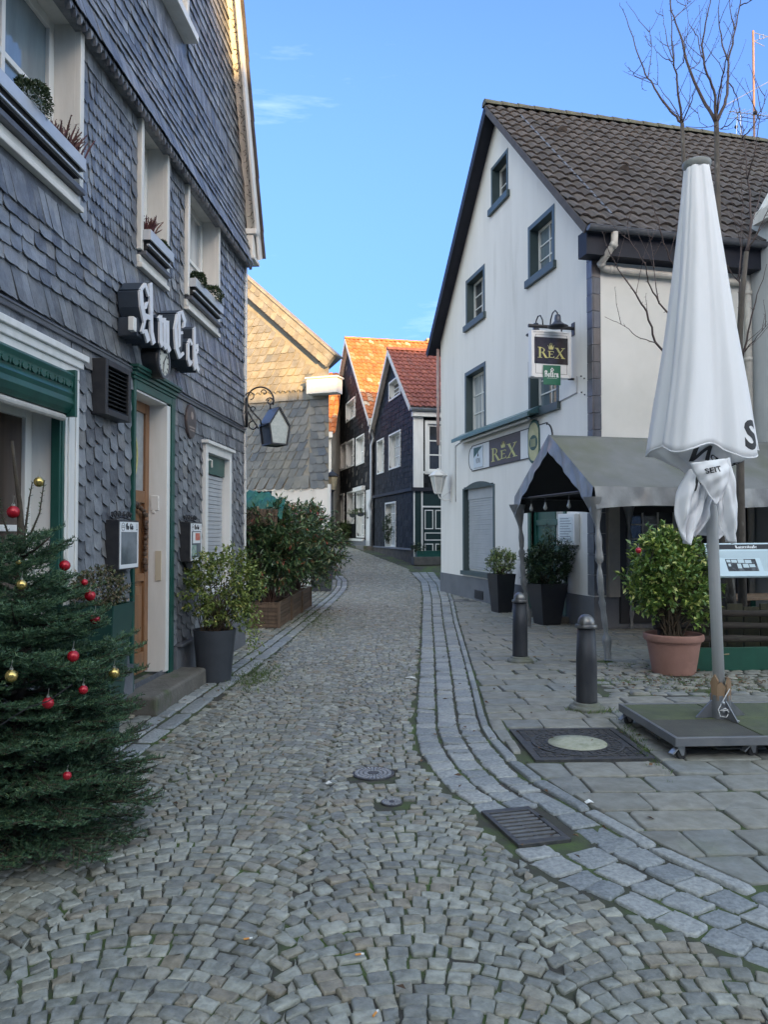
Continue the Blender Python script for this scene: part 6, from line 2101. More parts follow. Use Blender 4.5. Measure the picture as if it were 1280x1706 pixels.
# ------------------------------------------------------------------ house shapes added out of view behind the camera, sized to shade the street
def shade_house(name, label, x0, x1, y0, y1, eave, ridge, along='x'):
    t = thing(name, label, 'house', ((x0 + x1) / 2, (y0 + y1) / 2, 0))
    m = MB()
    m.box(WF, x0, x1, 0, eave, -y1, -y0)
    m.build('wall', M_cream, t)
    m = MB()
    ym, xm = (y0 + y1) / 2, (x0 + x1) / 2
    if along == 'x':
        P = [(x0 - .3, y0 - .4, eave - .3), (x1 + .3, y0 - .4, eave - .3), (x1 + .3, ym, ridge), (x0 - .3, ym, ridge), (x0 - .3, y1 + .4, eave - .3), (x1 + .3, y1 + .4, eave - .3)]
    else:
        P = [(x0 - .4, y0 - .3, eave - .3), (x0 - .4, y1 + .3, eave - .3), (xm, y1 + .3, ridge), (xm, y0 - .3, ridge), (x1 + .4, y0 - .3, eave - .3), (x1 + .4, y1 + .3, eave - .3)]
    m.add(P, [(0, 1, 2, 3), (3, 2, 5, 4), (0, 3, 4), (1, 5, 2)])
    m.build('roof', M_tile_br, t)
    return t
shade_house('shade_caster', 'unseen shade-casting house added behind the viewer, left of three', -9, 13.2, -22, -13, 9.3, 13.1)
shade_house('shade_caster', 'taller unseen shade-casting house added behind the viewer, middle of three', 13.6, 30, -21, -13, 14.5, 18.5)
shade_house('shade_caster', 'unseen light-blocking house added far right behind the viewer, right of three', 29.5, 70, -32, -13, 13.0, 17.0)

# ================================================================== party tent in front of the pub
M_tarp = mat('tarpaulin_grey', (.19, .197, .20), (.14, .146, .147), scale=1.6, rough=.45, bump=.35, bscale=5, spec=.4, col3=(.120, .130, .088), scale3=1.1, lo3=.42, hi3=.74)
M_tarp_in = mat('tarpaulin_shade', (.020, .022, .026), rough=.8)  # near black: the dimness under the tent is put into the colour
M_tarp_v = mat('tarpaulin_valance', (.25, .26, .27), (.165, .17, .178), scale=3, rough=.32, bump=.5, bscale=9, spec=.5)
TA = at(990, 842, 9.75)
TN = Vector((TA.x, TA.y, 0))
TB = at(859, 850, 12.45)
TF = Vector((TB.x, TB.y, 0))
tdir = (TF - TN).normalized(); TW_ = (TF - TN).length
tu = UA.copy()
TL = 5.6
zE, zR = 2.18, 3.02
zV = 1.93
tent = thing('party_tent', 'grey green tarpaulin party tent with wrapped legs on the terrace of the pub', 'tent', (TN.x + 1, TN.y + 1.5, 0))
def tp_(a, b, z): return TN + tu * a + tdir * (b * TW_) + Vector((0, 0, z))
def roof_h(a, b):
    k = 1 - abs(b - .5) * 2
    z = zE + (zR - zE) * k
    sag = .035 * math.sin(math.pi * min(1, max(0, k))) * (1 - .6 * abs(math.sin(math.pi * a / 2.0)))
    wr = .010 * math.sin(a * 9 + b * 22) * math.sin(b * 17 + 1) + .007 * math.sin(a * 23 - b * 31)
    return z - sag + wr * math.sin(math.pi * k) * .8
m = MB()
NA_, NB_ = 64, 28
V = [tp_(TL * i / NA_, j / NB_, roof_h(TL * i / NA_, j / NB_)) for i in range(NA_ + 1) for j in range(NB_ + 1)]
F = [(i * (NB_ + 1) + j, (i + 1) * (NB_ + 1) + j, (i + 1) * (NB_ + 1) + j + 1, i * (NB_ + 1) + j + 1) for i in range(NA_) for j in range(NB_)]
m.add(V, F)
m.build('canopy', M_tarp, tent, smooth=True)
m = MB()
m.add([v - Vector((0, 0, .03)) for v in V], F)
m.build('dark_underside', M_tarp_in, tent, smooth=True)
def cloth_strip(fn, n, k, name, m_):
    mb = MB()
    VV = [fn(i / n, j / k) for i in range(n + 1) for j in range(k + 1)]
    mb.add(VV, [(i * (k + 1) + j, (i + 1) * (k + 1) + j, (i + 1) * (k + 1) + j + 1, i * (k + 1) + j + 1) for i in range(n) for j in range(k)])
    return mb.build(name, m_, tent, smooth=True)
# eave valances (scalloped between the legs)
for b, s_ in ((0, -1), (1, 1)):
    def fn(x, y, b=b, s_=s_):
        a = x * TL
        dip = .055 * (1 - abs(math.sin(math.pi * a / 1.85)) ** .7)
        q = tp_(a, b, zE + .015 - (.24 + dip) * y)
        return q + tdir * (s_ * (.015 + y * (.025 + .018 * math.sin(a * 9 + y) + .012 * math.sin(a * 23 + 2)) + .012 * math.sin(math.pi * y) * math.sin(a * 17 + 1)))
    cloth_strip(fn, 110, 5, 'valance', M_tarp_v if b == 0 else M_tarp_in)  # back valance darkened by colour to read as shaded interior
for a, s_ in ((0, -1), (TL, 1)):
    def fn(x, y, a=a, s_=s_):
        k = 1 - abs(x - .5) * 2
        z = zE + (zR - zE) * k
        dpt = .24 + .10 * (1 - k) ** 3
        q = tp_(a, x, z + .012 - dpt * y)
        return q + tu * (s_ * (.012 + y * (.018 + .010 * math.sin(x * 31) + .008 * math.sin(x * 67 + 1)) + .012 * math.sin(math.pi * y) * math.sin(x * 43 + 2)))
    cloth_strip(fn, 90, 5, 'gable_valance', M_tarp_v)
def wrapped_leg(top, bot, knots):
    mb = MB()
    n, kk = 10, 46
    VV = []
    for i in range(kk + 1):
        t = i / kk
        c = top.lerp(bot, t) + Vector((.012 * math.sin(t * 9), .01 * math.cos(t * 7), 0))
        r = .085 * max(0, 1 - t * 7) + .040 + .008 * math.sin(t * 23) + .006 * math.sin(t * 51 + 1)
        if any(abs(t - q) < .015 for q in knots): r *= .62
        for j in range(n):
            th = 2 * math.pi * j / n
            rr = r * (1 + .16 * math.sin(3 * th + t * 8) + .07 * math.sin(5 * th - t * 19))
            VV.append(c + Vector((math.cos(th) * rr, math.sin(th) * rr, 0)))
    mb.add(VV, [(i * n + j, i * n + (j + 1) % n, (i + 1) * n + (j + 1) % n, (i + 1) * n + j) for i in range(kk) for j in range(n)])
    lg = mb.build('leg', M_tarp_v, tent, smooth=True)
    mb = MB(); mb.tube([bot + Vector((0, 0, .16)), bot + Vector((.0, 0, .02))], .022, 8); mb.lathe(bot, [(.05, .0), (.05, .012), (.02, .02)], 10)
    mb.build('foot', M_zinc, lg)
nb = gp(1013, 1101); fb_ = gp(881, 1046)
wrapped_leg(tp_(.02, .015, zE - .12), Vector((nb.x, nb.y, .01)), (.42, .62, .84))
wrapped_leg(tp_(.02, .985, zE - .12), Vector((fb_.x, fb_.y, .01)), (.35, .7))
for a in (2.0, 4.0, TL - .05):
    wrapped_leg(tp_(a, .985, zE - .1), tp_(a + .05, .985, .01), (.5,))
wrapped_leg(tp_(TL - .05, .015, zE - .1), tp_(TL - .05, .015, .01), (.5,))
m = MB()
m.tube([tp_(.03, .02, zE - .03), tp_(.03, .98, zE - .03)], .018, 8); m.tube([tp_(.03, .02, zE - .05), tp_(.03, .5, zR - .06), tp_(.03, .98, zE - .05)], .018, 8)
m.tube([tp_(.03, .5, zR - .05), tp_(TL, .5, zR - .05)], .018, 8)
for b in (.02, .98): m.tube([tp_(.03, b, zE - .03), tp_(TL, b, zE - .03)], .018, 8)
m.build('pole_frame', M_black, tent)
# dark sheet added at the far end keeps the inside dim
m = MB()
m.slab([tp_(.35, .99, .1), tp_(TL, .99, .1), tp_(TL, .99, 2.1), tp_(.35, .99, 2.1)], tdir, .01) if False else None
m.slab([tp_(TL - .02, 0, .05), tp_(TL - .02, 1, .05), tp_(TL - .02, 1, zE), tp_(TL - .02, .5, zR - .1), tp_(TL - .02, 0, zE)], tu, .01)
m.build('end_blackout', M_tarp_in, tent)
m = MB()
for b in (.10, .36, .66, .86):
    m.tube([tp_(.12, b, zE - .05), tp_(.12, b, zE - .13)], .008, 5)
m.tube([tp_(.12, .0, zE - .04), tp_(.12, 1, zE - .04)], .006, 5)
bc = m.build('bulb_cable', M_black, tent)
for b in (.10, .36, .66, .86):
    m = MB(); m.lathe(tp_(.12, b, zE - .21), [(.0001, -.03), (.026, -.012), (.032, .012), (.022, .045), (.014, .065), (.014, .09)], 12)
    m.build('bulb', mat('bulb_glass', (.42, .43, .42), (.30, .31, .31), scale=9, rough=.08, spec=.9), bc, smooth=True)
# table and benches glimpsed in the dark
m = MB()
FT = Frame(tp_(1.2, .35, 0), tu, -tdir)

# ================================================================== bollards
M_bol = mat('bollard_iron', (.030, .033, .042), (.055, .058, .064), scale=7, rough=.5, metal=.35, bump=.2, bscale=40, stretch=(1, 1, .3), col3=(.15, .15, .14), scale3=9, lo3=.64, hi3=.8)
M_bolcap = mat('bollard_cap', (.22, .22, .22), (.14, .14, .145), scale=9, rough=.36, metal=.8)
M_bolfoot = mat('bollard_foot', (.18, .185, .175), (.13, .14, .10), scale=6, rough=.7, bump=.4)
p = gp(978, 1183)
bo = thing('bollard', 'dark iron bollard with polished domed cap and grass at its foot, nearest of two', 'bollard', (p.x, p.y, 0), 'bollards along the kerb')
m = MB(); m.lathe((p.x, p.y, 0), [(.098, .05), (.094, .10), (.092, .45), (.080, .74)], 28); m.build('shaft', M_bol, bo, smooth=True)
m = MB(); m.lathe((p.x, p.y, 0), [(.160, -.02), (.160, .030), (.148, .046), (.122, .052), (.116, .070), (.097, .078)], 28); m.build('foot', M_bolfoot, bo, angle=30)
m = MB(); m.lathe((p.x, p.y, 0), [(.080, .738), (.098, .745), (.100, .76), (.096, .772), (.078, .776), (.077, .80), (.066, .83), (.045, .853), (.02, .865), (.0001, .867)], 28); m.build('cap', M_bolcap, bo, angle=40)
q = gp(867, 1103)
b2 = copy_tree(bo, (q.x, q.y, 0))
b2['label'] = 'dark iron bollard with domed cap in front of the wrapped tent leg, farther of two'

# ================================================================== plants in pots
M_leaf_dk = mat('leaf_dark_green', (.050, .085, .034), (.034, .062, .026), scale=8, rough=.42, spec=.5, island=.5, hue=.025)
M_leaf_md = mat('leaf_mid_green', (.070, .115, .028), (.05, .085, .022), scale=8, rough=.45, island=.5, hue=.03)
M_leaf_yg = mat('leaf_yellow_green', (0, 0, 0), (.8, .8, .7), scale=12, rough=.40, stops=[(0, (0.085, 0.166, 0.044)), (.5, (0.143, 0.251, 0.064)), (.74, (0.244, 0.355, 0.079)), (.90, (0.485, 0.570, 0.143)), (1, (0.800, 0.800, 0.342))])
M_leaf_ph = mat('leaf_photinia', (0, 0, 0), (.8, .8, .8), scale=10, rough=.33, spec=.6, stops=[(0, (0.040, 0.090, 0.040)), (.5, (0.074, 0.143, 0.053)), (.8, (0.122, 0.205, 0.070)), (.93, (0.204, 0.215, 0.093)), (1, (0.410, 0.076, 0.062))])
M_leaf_sp = mat('leaf_spirea', (0, 0, 0), (.8, .8, .7), scale=12, rough=.5, stops=[(0, (0.106, 0.163, 0.042)), (.5, (0.182, 0.259, 0.061)), (.85, (0.269, 0.326, 0.086)), (1, (0.442, 0.403, 0.134))])
M_pot_n = mat('pot_anthracite', (.040, .048, .062), (.052, .060, .075), scale=6, rough=.55, bump=.1, bscale=80)
M_pot_b = mat('pot_black', (.03, .03, .033), rough=.7)
M_pot_bl = mat('pot_gloss_black', (.016, .017, .024), (.022, .024, .03), scale=5, rough=.32)
M_terra = mat('terracotta', (.33, .18, .145), (.28, .15, .12), scale=5, rough=.75, bump=.25, bscale=60, col3=(.46, .25, .19), scale3=3, lo3=.58, hi3=.8)
M_earth = mat('potting_soil', (.03, .022, .016), (.05, .038, .028), scale=30, rough=.95, bump=1.0, bscale=70)
M_twig = mat('twig_brown', (.115, .085, .055), (.08, .058, .04), scale=18, rough=.85)

# round anthracite pot with spirea by the slate wall
p = gp(357, 1134)
t = thing('potted_shrub', 'leggy yellow green shrub spilling out of a round anthracite pot by the slate wall', 'potted plant', (p.x, p.y, 0))
m = MB(); m.lathe((p.x, p.y, 0), [(.17, .0), (.178, .02), (.228, .545), (.232, .56), (.220, .562), (.214, .54), (.19, .48)], 36); m.build('pot', M_pot_n, t, angle=35)
m = MB(); m.lathe((p.x, p.y, 0), [(.21, .50), (.10, .515), (.0001, .52)], 20); m.build('soil', M_earth, t)
shrub(t, (p.x, p.y, .50), (p.x + .08, p.y - .02, 1.02), (.44, .38, .42), 64, 4000, .050, .026, M_leaf_sp, M_twig, .14, .15, .25, .45, .005, seed=3)
rg = np.random.default_rng(8)
P, D = [], []
for _ in range(36):     # trailing shoots on the street side
    a0 = np.array([p.x + rg.uniform(.15, .30), p.y + rg.uniform(-.2, .2), rg.uniform(.75, 1.05)])
    for s_ in np.linspace(0, 1, 16):
        P.append(a0 + np.array([.22 * s_, -.03 * s_, .05 * s_ - .62 * s_ * s_ * rg.uniform(.6, 1)]) + rg.normal(size=3) * .018)
        d = rg.normal(size=3) * .7 + np.array([.4, -.2, -.3]); D.append(d / np.linalg.norm(d))
V, F = leaf_arrays(np.array(P), np.array(D), rg.uniform(.03, .055, len(P)), rg.uniform(.018, .028, len(P)), up=np.array([0, 0, 1.]))
mesh_obj('trailing_foliage', V, F, M_leaf_sp, t)

# tall square green planter left of the door
FPp = LF
pu, pw = 5.72, .27
def taper(mb, fr, cu, cw, a0, a1, z0, z1, wall=.0):
    P = [fr.pt(cu + i * a, z, cw + j * a) for a, z in ((a0, z0), (a1, z1)) for i, j in ((-1, -1), (1, -1), (1, 1), (-1, 1))]
    mb.add(P, [(3, 2, 1, 0), (0, 1, 5, 4), (1, 2, 6, 5), (2, 3, 7, 6), (3, 0, 4, 7)])
    b = a1 - .018
    Q = [fr.pt(cu + i * a, z, cw + j * a) for a, z in ((a1, z1), (b, z1), (b, z1 - .06)) for i, j in ((-1, -1), (1, -1), (1, 1), (-1, 1))]
    mb.add(Q, [(k * 4 + i, k * 4 + (i + 1) % 4, k * 4 + 4 + (i + 1) % 4, k * 4 + 4 + i) for k in range(2) for i in range(4)] + [(8, 9, 10, 11)])
c = LF.pt(pu, 0, pw)
t = thing('potted_shrub', 'tall tapering dark green square planter with small bronze shrub left of the wooden door', 'potted plant', tuple(c))
m = MB(); taper(m, LF, pu, pw, .105, .195, .0, 1.08); m.build('planter', mat('planter_green', (.012, .055, .045), (.010, .045, .038), scale=4, rough=.35), t, bevel=.008)
shrub(t, (c.x, c.y, 1.05), (c.x, c.y, 1.18), (.21, .21, .17), 20, 2300, .028, .015, mat('leaf_bronze', (0, 0, 0), (.8, .8, .8), scale=10, rough=.5, stops=[(0, (0.060, 0.090, 0.033)), (.6, (0.112, 0.128, 0.053)), (.85, (0.210, 0.150, 0.090)), (1, (0.330, 0.255, 0.180))]), M_twig, .1, 0, .4, .5, .004, seed=5)

# two glossy black planters in front of the pub
def black_planter(px, py, a0, a1, h, label, cz_, rad, seed, mleaf, leaf, lw, nl, rot):
    p = gp(px, py)
    fr = Frame((p.x, p.y, 0), (math.cos(rot), math.sin(rot), 0))
    t = thing('potted_shrub', label, 'potted plant', (p.x, p.y, 0), 'shrubs in tall black planters before the pub')
    m = MB(); taper(m, fr, 0, 0, a0, a1, .0, h); m.build('planter', M_pot_bl, t, bevel=.006)
    f, s = shrub(t, (p.x, p.y, h - .06), (p.x, p.y, cz_), rad, 26, nl, leaf, lw, mleaf, M_twig, .06, .0, .35, .35, .007, seed=seed)
    return t, p
black_planter(836, 1020, .15, .215, .78, 'clipped pale green shrub in a tapering glossy black planter below the shutter window', 1.0, (.31, .29, .27), 21, mat('leaf_pale', (0, 0, 0), (.85, .85, .8), scale=10, rough=.4, stops=[(0, (0.081, 0.137, 0.040)), (.55, (0.161, 0.241, 0.072)), (.85, (0.306, 0.370, 0.145)), (1, (0.580, 0.612, 0.322))]), .052, .024, 2500, .35)
t, p = black_planter(912, 1040, .17, .265, .72, 'dark green pyramidal shrub in a large glossy black planter beside the tent leg', 1.05, (.42, .36, .42), 22, M_leaf_dk, .07, .026, 4200, .30)
rg = np.random.default_rng(4)
P = np.concatenate([np.array([p.x + .02, p.y, 1.52]) + rg.normal(size=(260, 3)) * np.array([.06, .06, .10]), np.array([p.x + .33, p.y - .1, 1.32]) + rg.normal(size=(420, 3)) * np.array([.09, .09, .09])])
D = rg.normal(size=P.shape) + np.array([0, 0, .4]); D /= np.linalg.norm(D, axis=1, keepdims=True)
V, F = leaf_arrays(P, D, rg.uniform(.04, .07, len(P)), rg.uniform(.014, .022, len(P)), up=np.array([0, 0, 1.]))
mesh_obj('upper_foliage', V, F, M_leaf_dk, t)

# terracotta pot with variegated evergreen
p = gp(1123, 1120)
t = thing('potted_shrub', 'large terracotta pot holding a bushy green and yellow variegated evergreen', 'potted plant', (p.x, p.y, 0))
m = MB(); m.lathe((p.x, p.y, 0), [(.235, .0), (.24, .02), (.285, .30), (.292, .345), (.298, .35), (.300, .37), (.325, .375), (.335, .40), (.330, .44), (.312, .452), (.298, .44), (.285, .38)], 44); m.build('pot', M_terra, t, angle=35)
m = MB(); m.lathe((p.x, p.y, 0), [(.30, .39), (.15, .41), (.0001, .415)], 20); m.build('soil', M_earth, t)
shrub(t, (p.x, p.y, .40), (p.x - .03, p.y, 1.05), (.50, .46, .60), 44, 6000, .074, .040, M_leaf_yg, M_twig, .10, .0, .4, .30, .009, seed=31, tuft=8, lowcut=-.75)
TERR = p

# wooden planter boxes with photinia along the left
M_plank = mat('planter_wood', (.165, .115, .078), (.115, .080, .055), scale=5, rough=.7, bump=.3, bscale=30, stretch=(6, 6, 1), island=.25)
def wood_box(x, y, rot, label):
    t = thing('wooden_planter', label, 'planter', (x, y, gz(y)), 'wooden planter boxes on the left')
    fr = Frame((x, y, gz(y)), (math.cos(rot), math.sin(rot), 0))
    W, D_, H_ = .46, 1.24, .42
    m = MB()
    for i in range(6):
        z = .02 + i * .066
        m.box(fr, 0, W, z, z + .058, -.02, .0); m.box(fr, 0, W, z, z + .058, -D_, -D_ + .02)
        m.box(fr, W - .02, W, z, z + .058, -D_ + .02, -.02); m.box(fr, 0, .02, z, z + .058, -D_ + .02, -.02)
    m.build('slats', M_plank, t)
    for a, b in ((0, 0), (W, 0), (0, -D_), (W, -D_)):
        m = MB(); m.box(fr, a - .02, a + .025, 0, H_ + .01, b - .02, b + .025); m.build('corner_post', M_plank, t)
    m = MB(); m.box(fr, -.01, W + .01, H_, H_ + .018, -.03, .01); m.box(fr, -.01, W + .01, H_, H_ + .018, -D_ - .01, -D_ + .03); m.box(fr, W - .03, W + .01, H_, H_ + .0178, -D_ + .03, -.03); m.box(fr, -.01, .03, H_, H_ + .0178, -D_ + .03, -.03)
    m.build('rim', M_plank, t)
    m = MB(); m.box(fr, .02, W - .02, .05, H_ - .06, -D_ + .02, -.02); m.build('soil', M_earth, t)
    return t
for k, lab in enumerate(('slatted wooden planter box nearest the viewer under the big evergreen bush', 'slatted wooden planter box in the middle of the row under the big evergreen bush', 'slatted wooden planter box farthest along under the evergreen bush')):
    y = 12.92 + k * 1.32; x = -2.22 + .042 * k * 1.32
    wood_box(x, y, -.04, lab)
def photinia(x, y, z, cx, cz, rad, seed, label, nl):
    t = thing('evergreen_bush', label, 'bush', (x, y, z), 'evergreen bushes in the wooden planters')
    shrub(t, (x, y, z), (cx, y, cz), rad, 34, nl, .115, .038, M_leaf_ph, mat('stem_reddish', (.16, .10, .08), (.11, .07, .055), scale=10, rough=.7), .10, .05, .35, .25, .014, seed=seed, tuft=10, lowcut=-.85)
    return t
photinia(-2.02, 13.4, .36, -2.02, 1.30, (.80, .64, .80), 41, 'glossy dark evergreen bush with reddish shoots, nearest of the row above the wooden planter', 7500)
photinia(-1.95, 14.8, .36, -1.80, 1.36, (.82, .70, .84), 42, 'tall glossy evergreen bush in the middle of the planter row', 6500)
photinia(-1.90, 16.2, .36, -1.60, 1.32, (.80, .70, .86), 43, 'glossy evergreen bush at the far end of the planter row', 6000)
p = gp(536, 984, 0)
fr = Frame((p.x, p.y, gz(p.y)), (1, 0, 0))
t = thing('dark_planter', 'dark navy square planter behind the evergreen bushes', 'planter', (p.x, p.y, gz(p.y)))
m = MB(); taper(m, fr, 0, 0, .26, .30, .0, .80); m.build('planter', M_pot_n, t, bevel=.01)
shrub(t, (p.x, p.y, .78), (p.x, p.y, 1.15), (.3, .3, .42), 18, 900, .07, .03, M_leaf_dk, M_twig, .08, 0, .4, .3, .008, seed=44)

# dark green garden fence and a tied green sunshade behind the planters
t = thing('garden_fence', 'dark green board fence behind the evergreen bushes at the slate house corner', 'fence', (-2.9, 14, 0))
fr = Frame((-3.42, 13.75, 0), (.92, .38, 0))
for i in range(9):
    m = MB(); m.box(fr, i * .125, i * .125 + .115, .05, 1.72 + .02 * (i % 2), .0, .022); m.build('board', M_green_dk, t)
for z in (.4, 1.4):
    m = MB(); m.box(fr, -.1, 1.15, z, z + .09, -.05, -.001); m.build('rail', M_green_dk, t)
m = MB(); m.box(fr, 1.14, 1.24, 0, 1.82, -.06, .04); m.build('post', M_green_dk, t)
t = thing('folded_sunshade', 'crumpled green fabric sunshade tied down over a basket roof behind the bushes', 'sunshade', (-2.6, 13.6, 0))
m = MB()
NS, NK = 30, 12
c = at(432, 838, 13.6)
VV = []
for i in range(NS + 1):
    for j in range(NK + 1):
        a = -1.2 + 1.95 * i / NS; s_ = j / NK
        top = c.z + .20 - .10 * max(0, a) - .16 * max(0, a - .2)
        VV.append(Vector((c.x + a * .62, c.y - .45 * s_ + .03 * math.sin(i * 1.7 + j), top - .30 * s_ ** 1.4 + .03 * math.sin(i * .9 + j * .8) + .02 * math.sin(i * 2.3))))
m.add(VV, [(i * (NK + 1) + j, (i + 1) * (NK + 1) + j, (i + 1) * (NK + 1) + j + 1, i * (NK + 1) + j + 1) for i in range(NS) for j in range(NK)])
m.build('fabric', mat('sunshade_green', (.018, .14, .105), (.013, .10, .08), scale=4, rough=.45, bump=.4, bscale=14), t, smooth=True)
m = MB(); m.tube([Vector((c.x - .3, c.y - .1, 0)), Vector((c.x - .3, c.y - .1, c.z + .1))], .03, 8); m.build('pole', M_black, t)
m = MB()
fr = Frame((c.x - .9, c.y - .52, 0), (1, 0, 0))
for i in range(26): m.box(fr, i * .05, i * .05 + .042, c.z - .42, c.z - .12, .0, .01 + .006 * (i % 2))
m.build('wicker_edge', M_plank, t)

# planter and pots of the far houses
g_ = SB_.pt(.55, 0, .55); zf = gz(g_.y)
fr = Frame((g_.x, g_.y, zf), UA, (.2334, -.9724, 0))
t = thing('window_planter', 'long grey planter trough with low plants in front of the green panelled door', 'planter', (g_.x, g_.y, zf))
m = MB(); m.box(fr, -.75, .75, .0, .30, -.2, .2); m.build('trough', mat('trough_grey', (.11, .105, .10), (.08, .078, .075), scale=6, rough=.8, bump=.4), t, bevel=.015)
m = MB(); m.box(fr, -.62, .62, .30, .52, -.12, .12); m.build('insert', M_green, t)
for s_, dx in ((51, -.55), (52, .5)):
    shrub(t, tuple(fr.pt(dx, .45, 0)), tuple(fr.pt(dx, .62, 0)), (.28, .2, .17), 10, 500, .07, .03, M_leaf_dk, M_twig, .08, .1, .3, .3, .006, seed=s_, names=('greenery', 'stems'))
pt = GBt.pt((bw[3][0] + bw[3][1]) / 2, 1.15, .14)
t = thing('potted_shrub', 'round green plant on the tall ground floor window sill of the red roofed house', 'potted plant', tuple(pt))
shrub(t, (pt.x, pt.y, pt.z), (pt.x, pt.y, pt.z + .65), (.20, .45, .62), 14, 1100, .075, .035, M_leaf_dk, M_twig, .08, 0, .3, .35, .006, seed=53)
for k, (px, py, lab) in enumerate(((588, 856, 'small hanging flower basket, left of the two on the tall slate house'), (601, 854, 'small hanging flower basket, right of the two on the tall slate house'))):
    u_ = GAt.px(px, py, .35); q = GAt.pt(u_[0], u_[1], .35)
    t = thing('hanging_basket', lab, 'hanging basket', tuple(q), 'hanging baskets on the tall slate house')
    m = MB(); m.lathe(q, [(.0001, -.2), (.14, -.15), (.2, 0)], 12); m.build('bowl', M_pot_n, t)
    m = MB(); m.tube([q + Vector((0, 0, 0)), q + Vector((0, 0, .9)), GAt.pt(u_[0], u_[1] + .95, .0)], .012, 5); m.build('hanger', M_black, t)
    shrub(t, tuple(q), (q.x, q.y, q.z + .05), (.24, .24, .18), 8, 300, .08, .035, M_leaf_md, M_twig, .05, .2, .1, .4, .005, seed=60 + k)
u_ = GAt.px(572, 890, .4); q = GAt.pt(u_[0], 1.5, .3)
t = thing('window_plants', 'trailing plants along the ground floor sill of the tall slate house', 'plants', tuple(q))
shrub(t, (q.x, q.y, 1.35), (q.x, q.y, 1.75), (.45, 1.0, .5), 22, 1300, .09, .035, M_leaf_md, M_twig, .5, .3, .2, .3, .006, seed=64)

# street lamp
c = at(553.5, 800, 29.5); zf = gz(29.5)
t = thing('street_lamp', 'old fashioned black street lamp on a slim post beside the weathered slate gable', 'street lamp', (c.x, c.y, zf))
m = MB(); m.lathe((c.x, c.y, zf), [(.12, 0), (.12, .5), (.07, .6), (.05, .8), (.042, c.z - zf - .42)], 14); m.build('post', M_black, t, smooth=True)
m = MB(); m.lathe((c.x, c.y, c.z - .45), [(.06, 0), (.14, .05), (.14, .08)], 8); m.lathe((c.x, c.y, c.z), [(.27, .14), (.28, .16), (.16, .27), (.05, .33), (.03, .40), (.0001, .42)], 8)
m.build('cap', M_black, t)
m = MB(); m.lathe((c.x, c.y, c.z - .37), [(.13, 0), (.22, .50)], 8); m.build('glass', mat('lamp_glass_amber', (.42, .37, .25), (.30, .27, .19), scale=6, rough=.2), t)

# ================================================================== closed parasol on its mobile base
M_cloth = mat('parasol_cloth', (.82, .82, .845), (.76, .765, .79), scale=2.2, rough=.8, bump=.8, bscale=5, spec=.2, stretch=(1, 1, .30), col3=(.69, .69, .70), scale3=1.8, lo3=.55, hi3=.85)
M_alu = mat('aluminium', (.62, .63, .64), (.54, .55, .56), scale=5, rough=.36, metal=.12, spec=.6, stretch=(8, 8, .3))
pb = gp(1201, 1199, .14)
ptop = at(1161, 268, 6.0)
para = thing('closed_parasol', 'large closed white parasol tied round a silver pole with black lettering near its hem', 'parasol', (pb.x, pb.y, 0))
ax0, ax1 = Vector((pb.x, pb.y, .12)), Vector((ptop.x, ptop.y, ptop.z))
def axis(z): return ax0.lerp(ax1, (z - ax0.z) / (ax1.z - ax0.z))
m = MB(); m.tube([axis(.14), axis(2.6), axis(ptop.z - .06)], [.044, .043, .040], 24); m.build('pole', M_alu, para, smooth=True)
zt, zh = ptop.z - .05, at(1170, 752, 5.95).z
NT, NZ = 160, 46
def can_r(th, z):
    f = (zt - z) / (zt - zh)            # 0 top, 1 hem
    base = .088 + .325 * f ** .95 - .02 * math.sin(math.pi * f)
    lob = .5 + .5 * math.cos(5 * th + 5.40 + .5 * math.sin(2 * th + 1.1) + .35 * f * math.sin(th))
    amp = .09 + .22 * f
    fold = 1 - amp * (1 - lob) ** 2.2 + .022 * math.asin(math.sin(9 * th + 2 + .8 * f)) + .010 * math.sin(21 * th + 3 * f) + .03 * f * math.sin(3 * th + .5 + 2 * f)
    wr = 1 + .012 * math.sin(13 * th + 9 * f) * math.sin(6 * f)
    return base * fold * wr
def hem_z(th, z):
    f = (zt - z) / (zt - zh)
    return z + (f ** 6) * (.035 * math.cos(5 * th + 5.40 + math.pi) + .045 * math.sin(2 * th + .9) + .03 * math.sin(3 * th))
def can_pt(th, z, e=0.0):
    r = can_r(th, z) + e
    c = axis(z)
    return Vector((c.x - .06 * ((zt - z) / (zt - zh)) ** 2 + math.cos(th) * r, c.y + math.sin(th) * r, hem_z(th, z)))
m = MB()
VV = [can_pt(2 * math.pi * j / NT, zt + (zh - zt) * i / NZ) for i in range(NZ + 1) for j in range(NT)]
m.add(VV, [(i * NT + j, i * NT + (j + 1) % NT, (i + 1) * NT + (j + 1) % NT, (i + 1) * NT + j) for i in range(NZ) for j in range(NT)])
cano = m.build('canopy', M_cloth, para, smooth=True)
md = cano.modifiers.new('thick', 'SOLIDIFY'); md.thickness = .004; md.offset = -1
m = MB()        # welted hem
hm = [can_pt(2 * math.pi * j / NT, zh) for j in range(NT + 1)]
m.tube(hm, .007, 6, False); m.build('hem', M_cloth, cano, smooth=True)
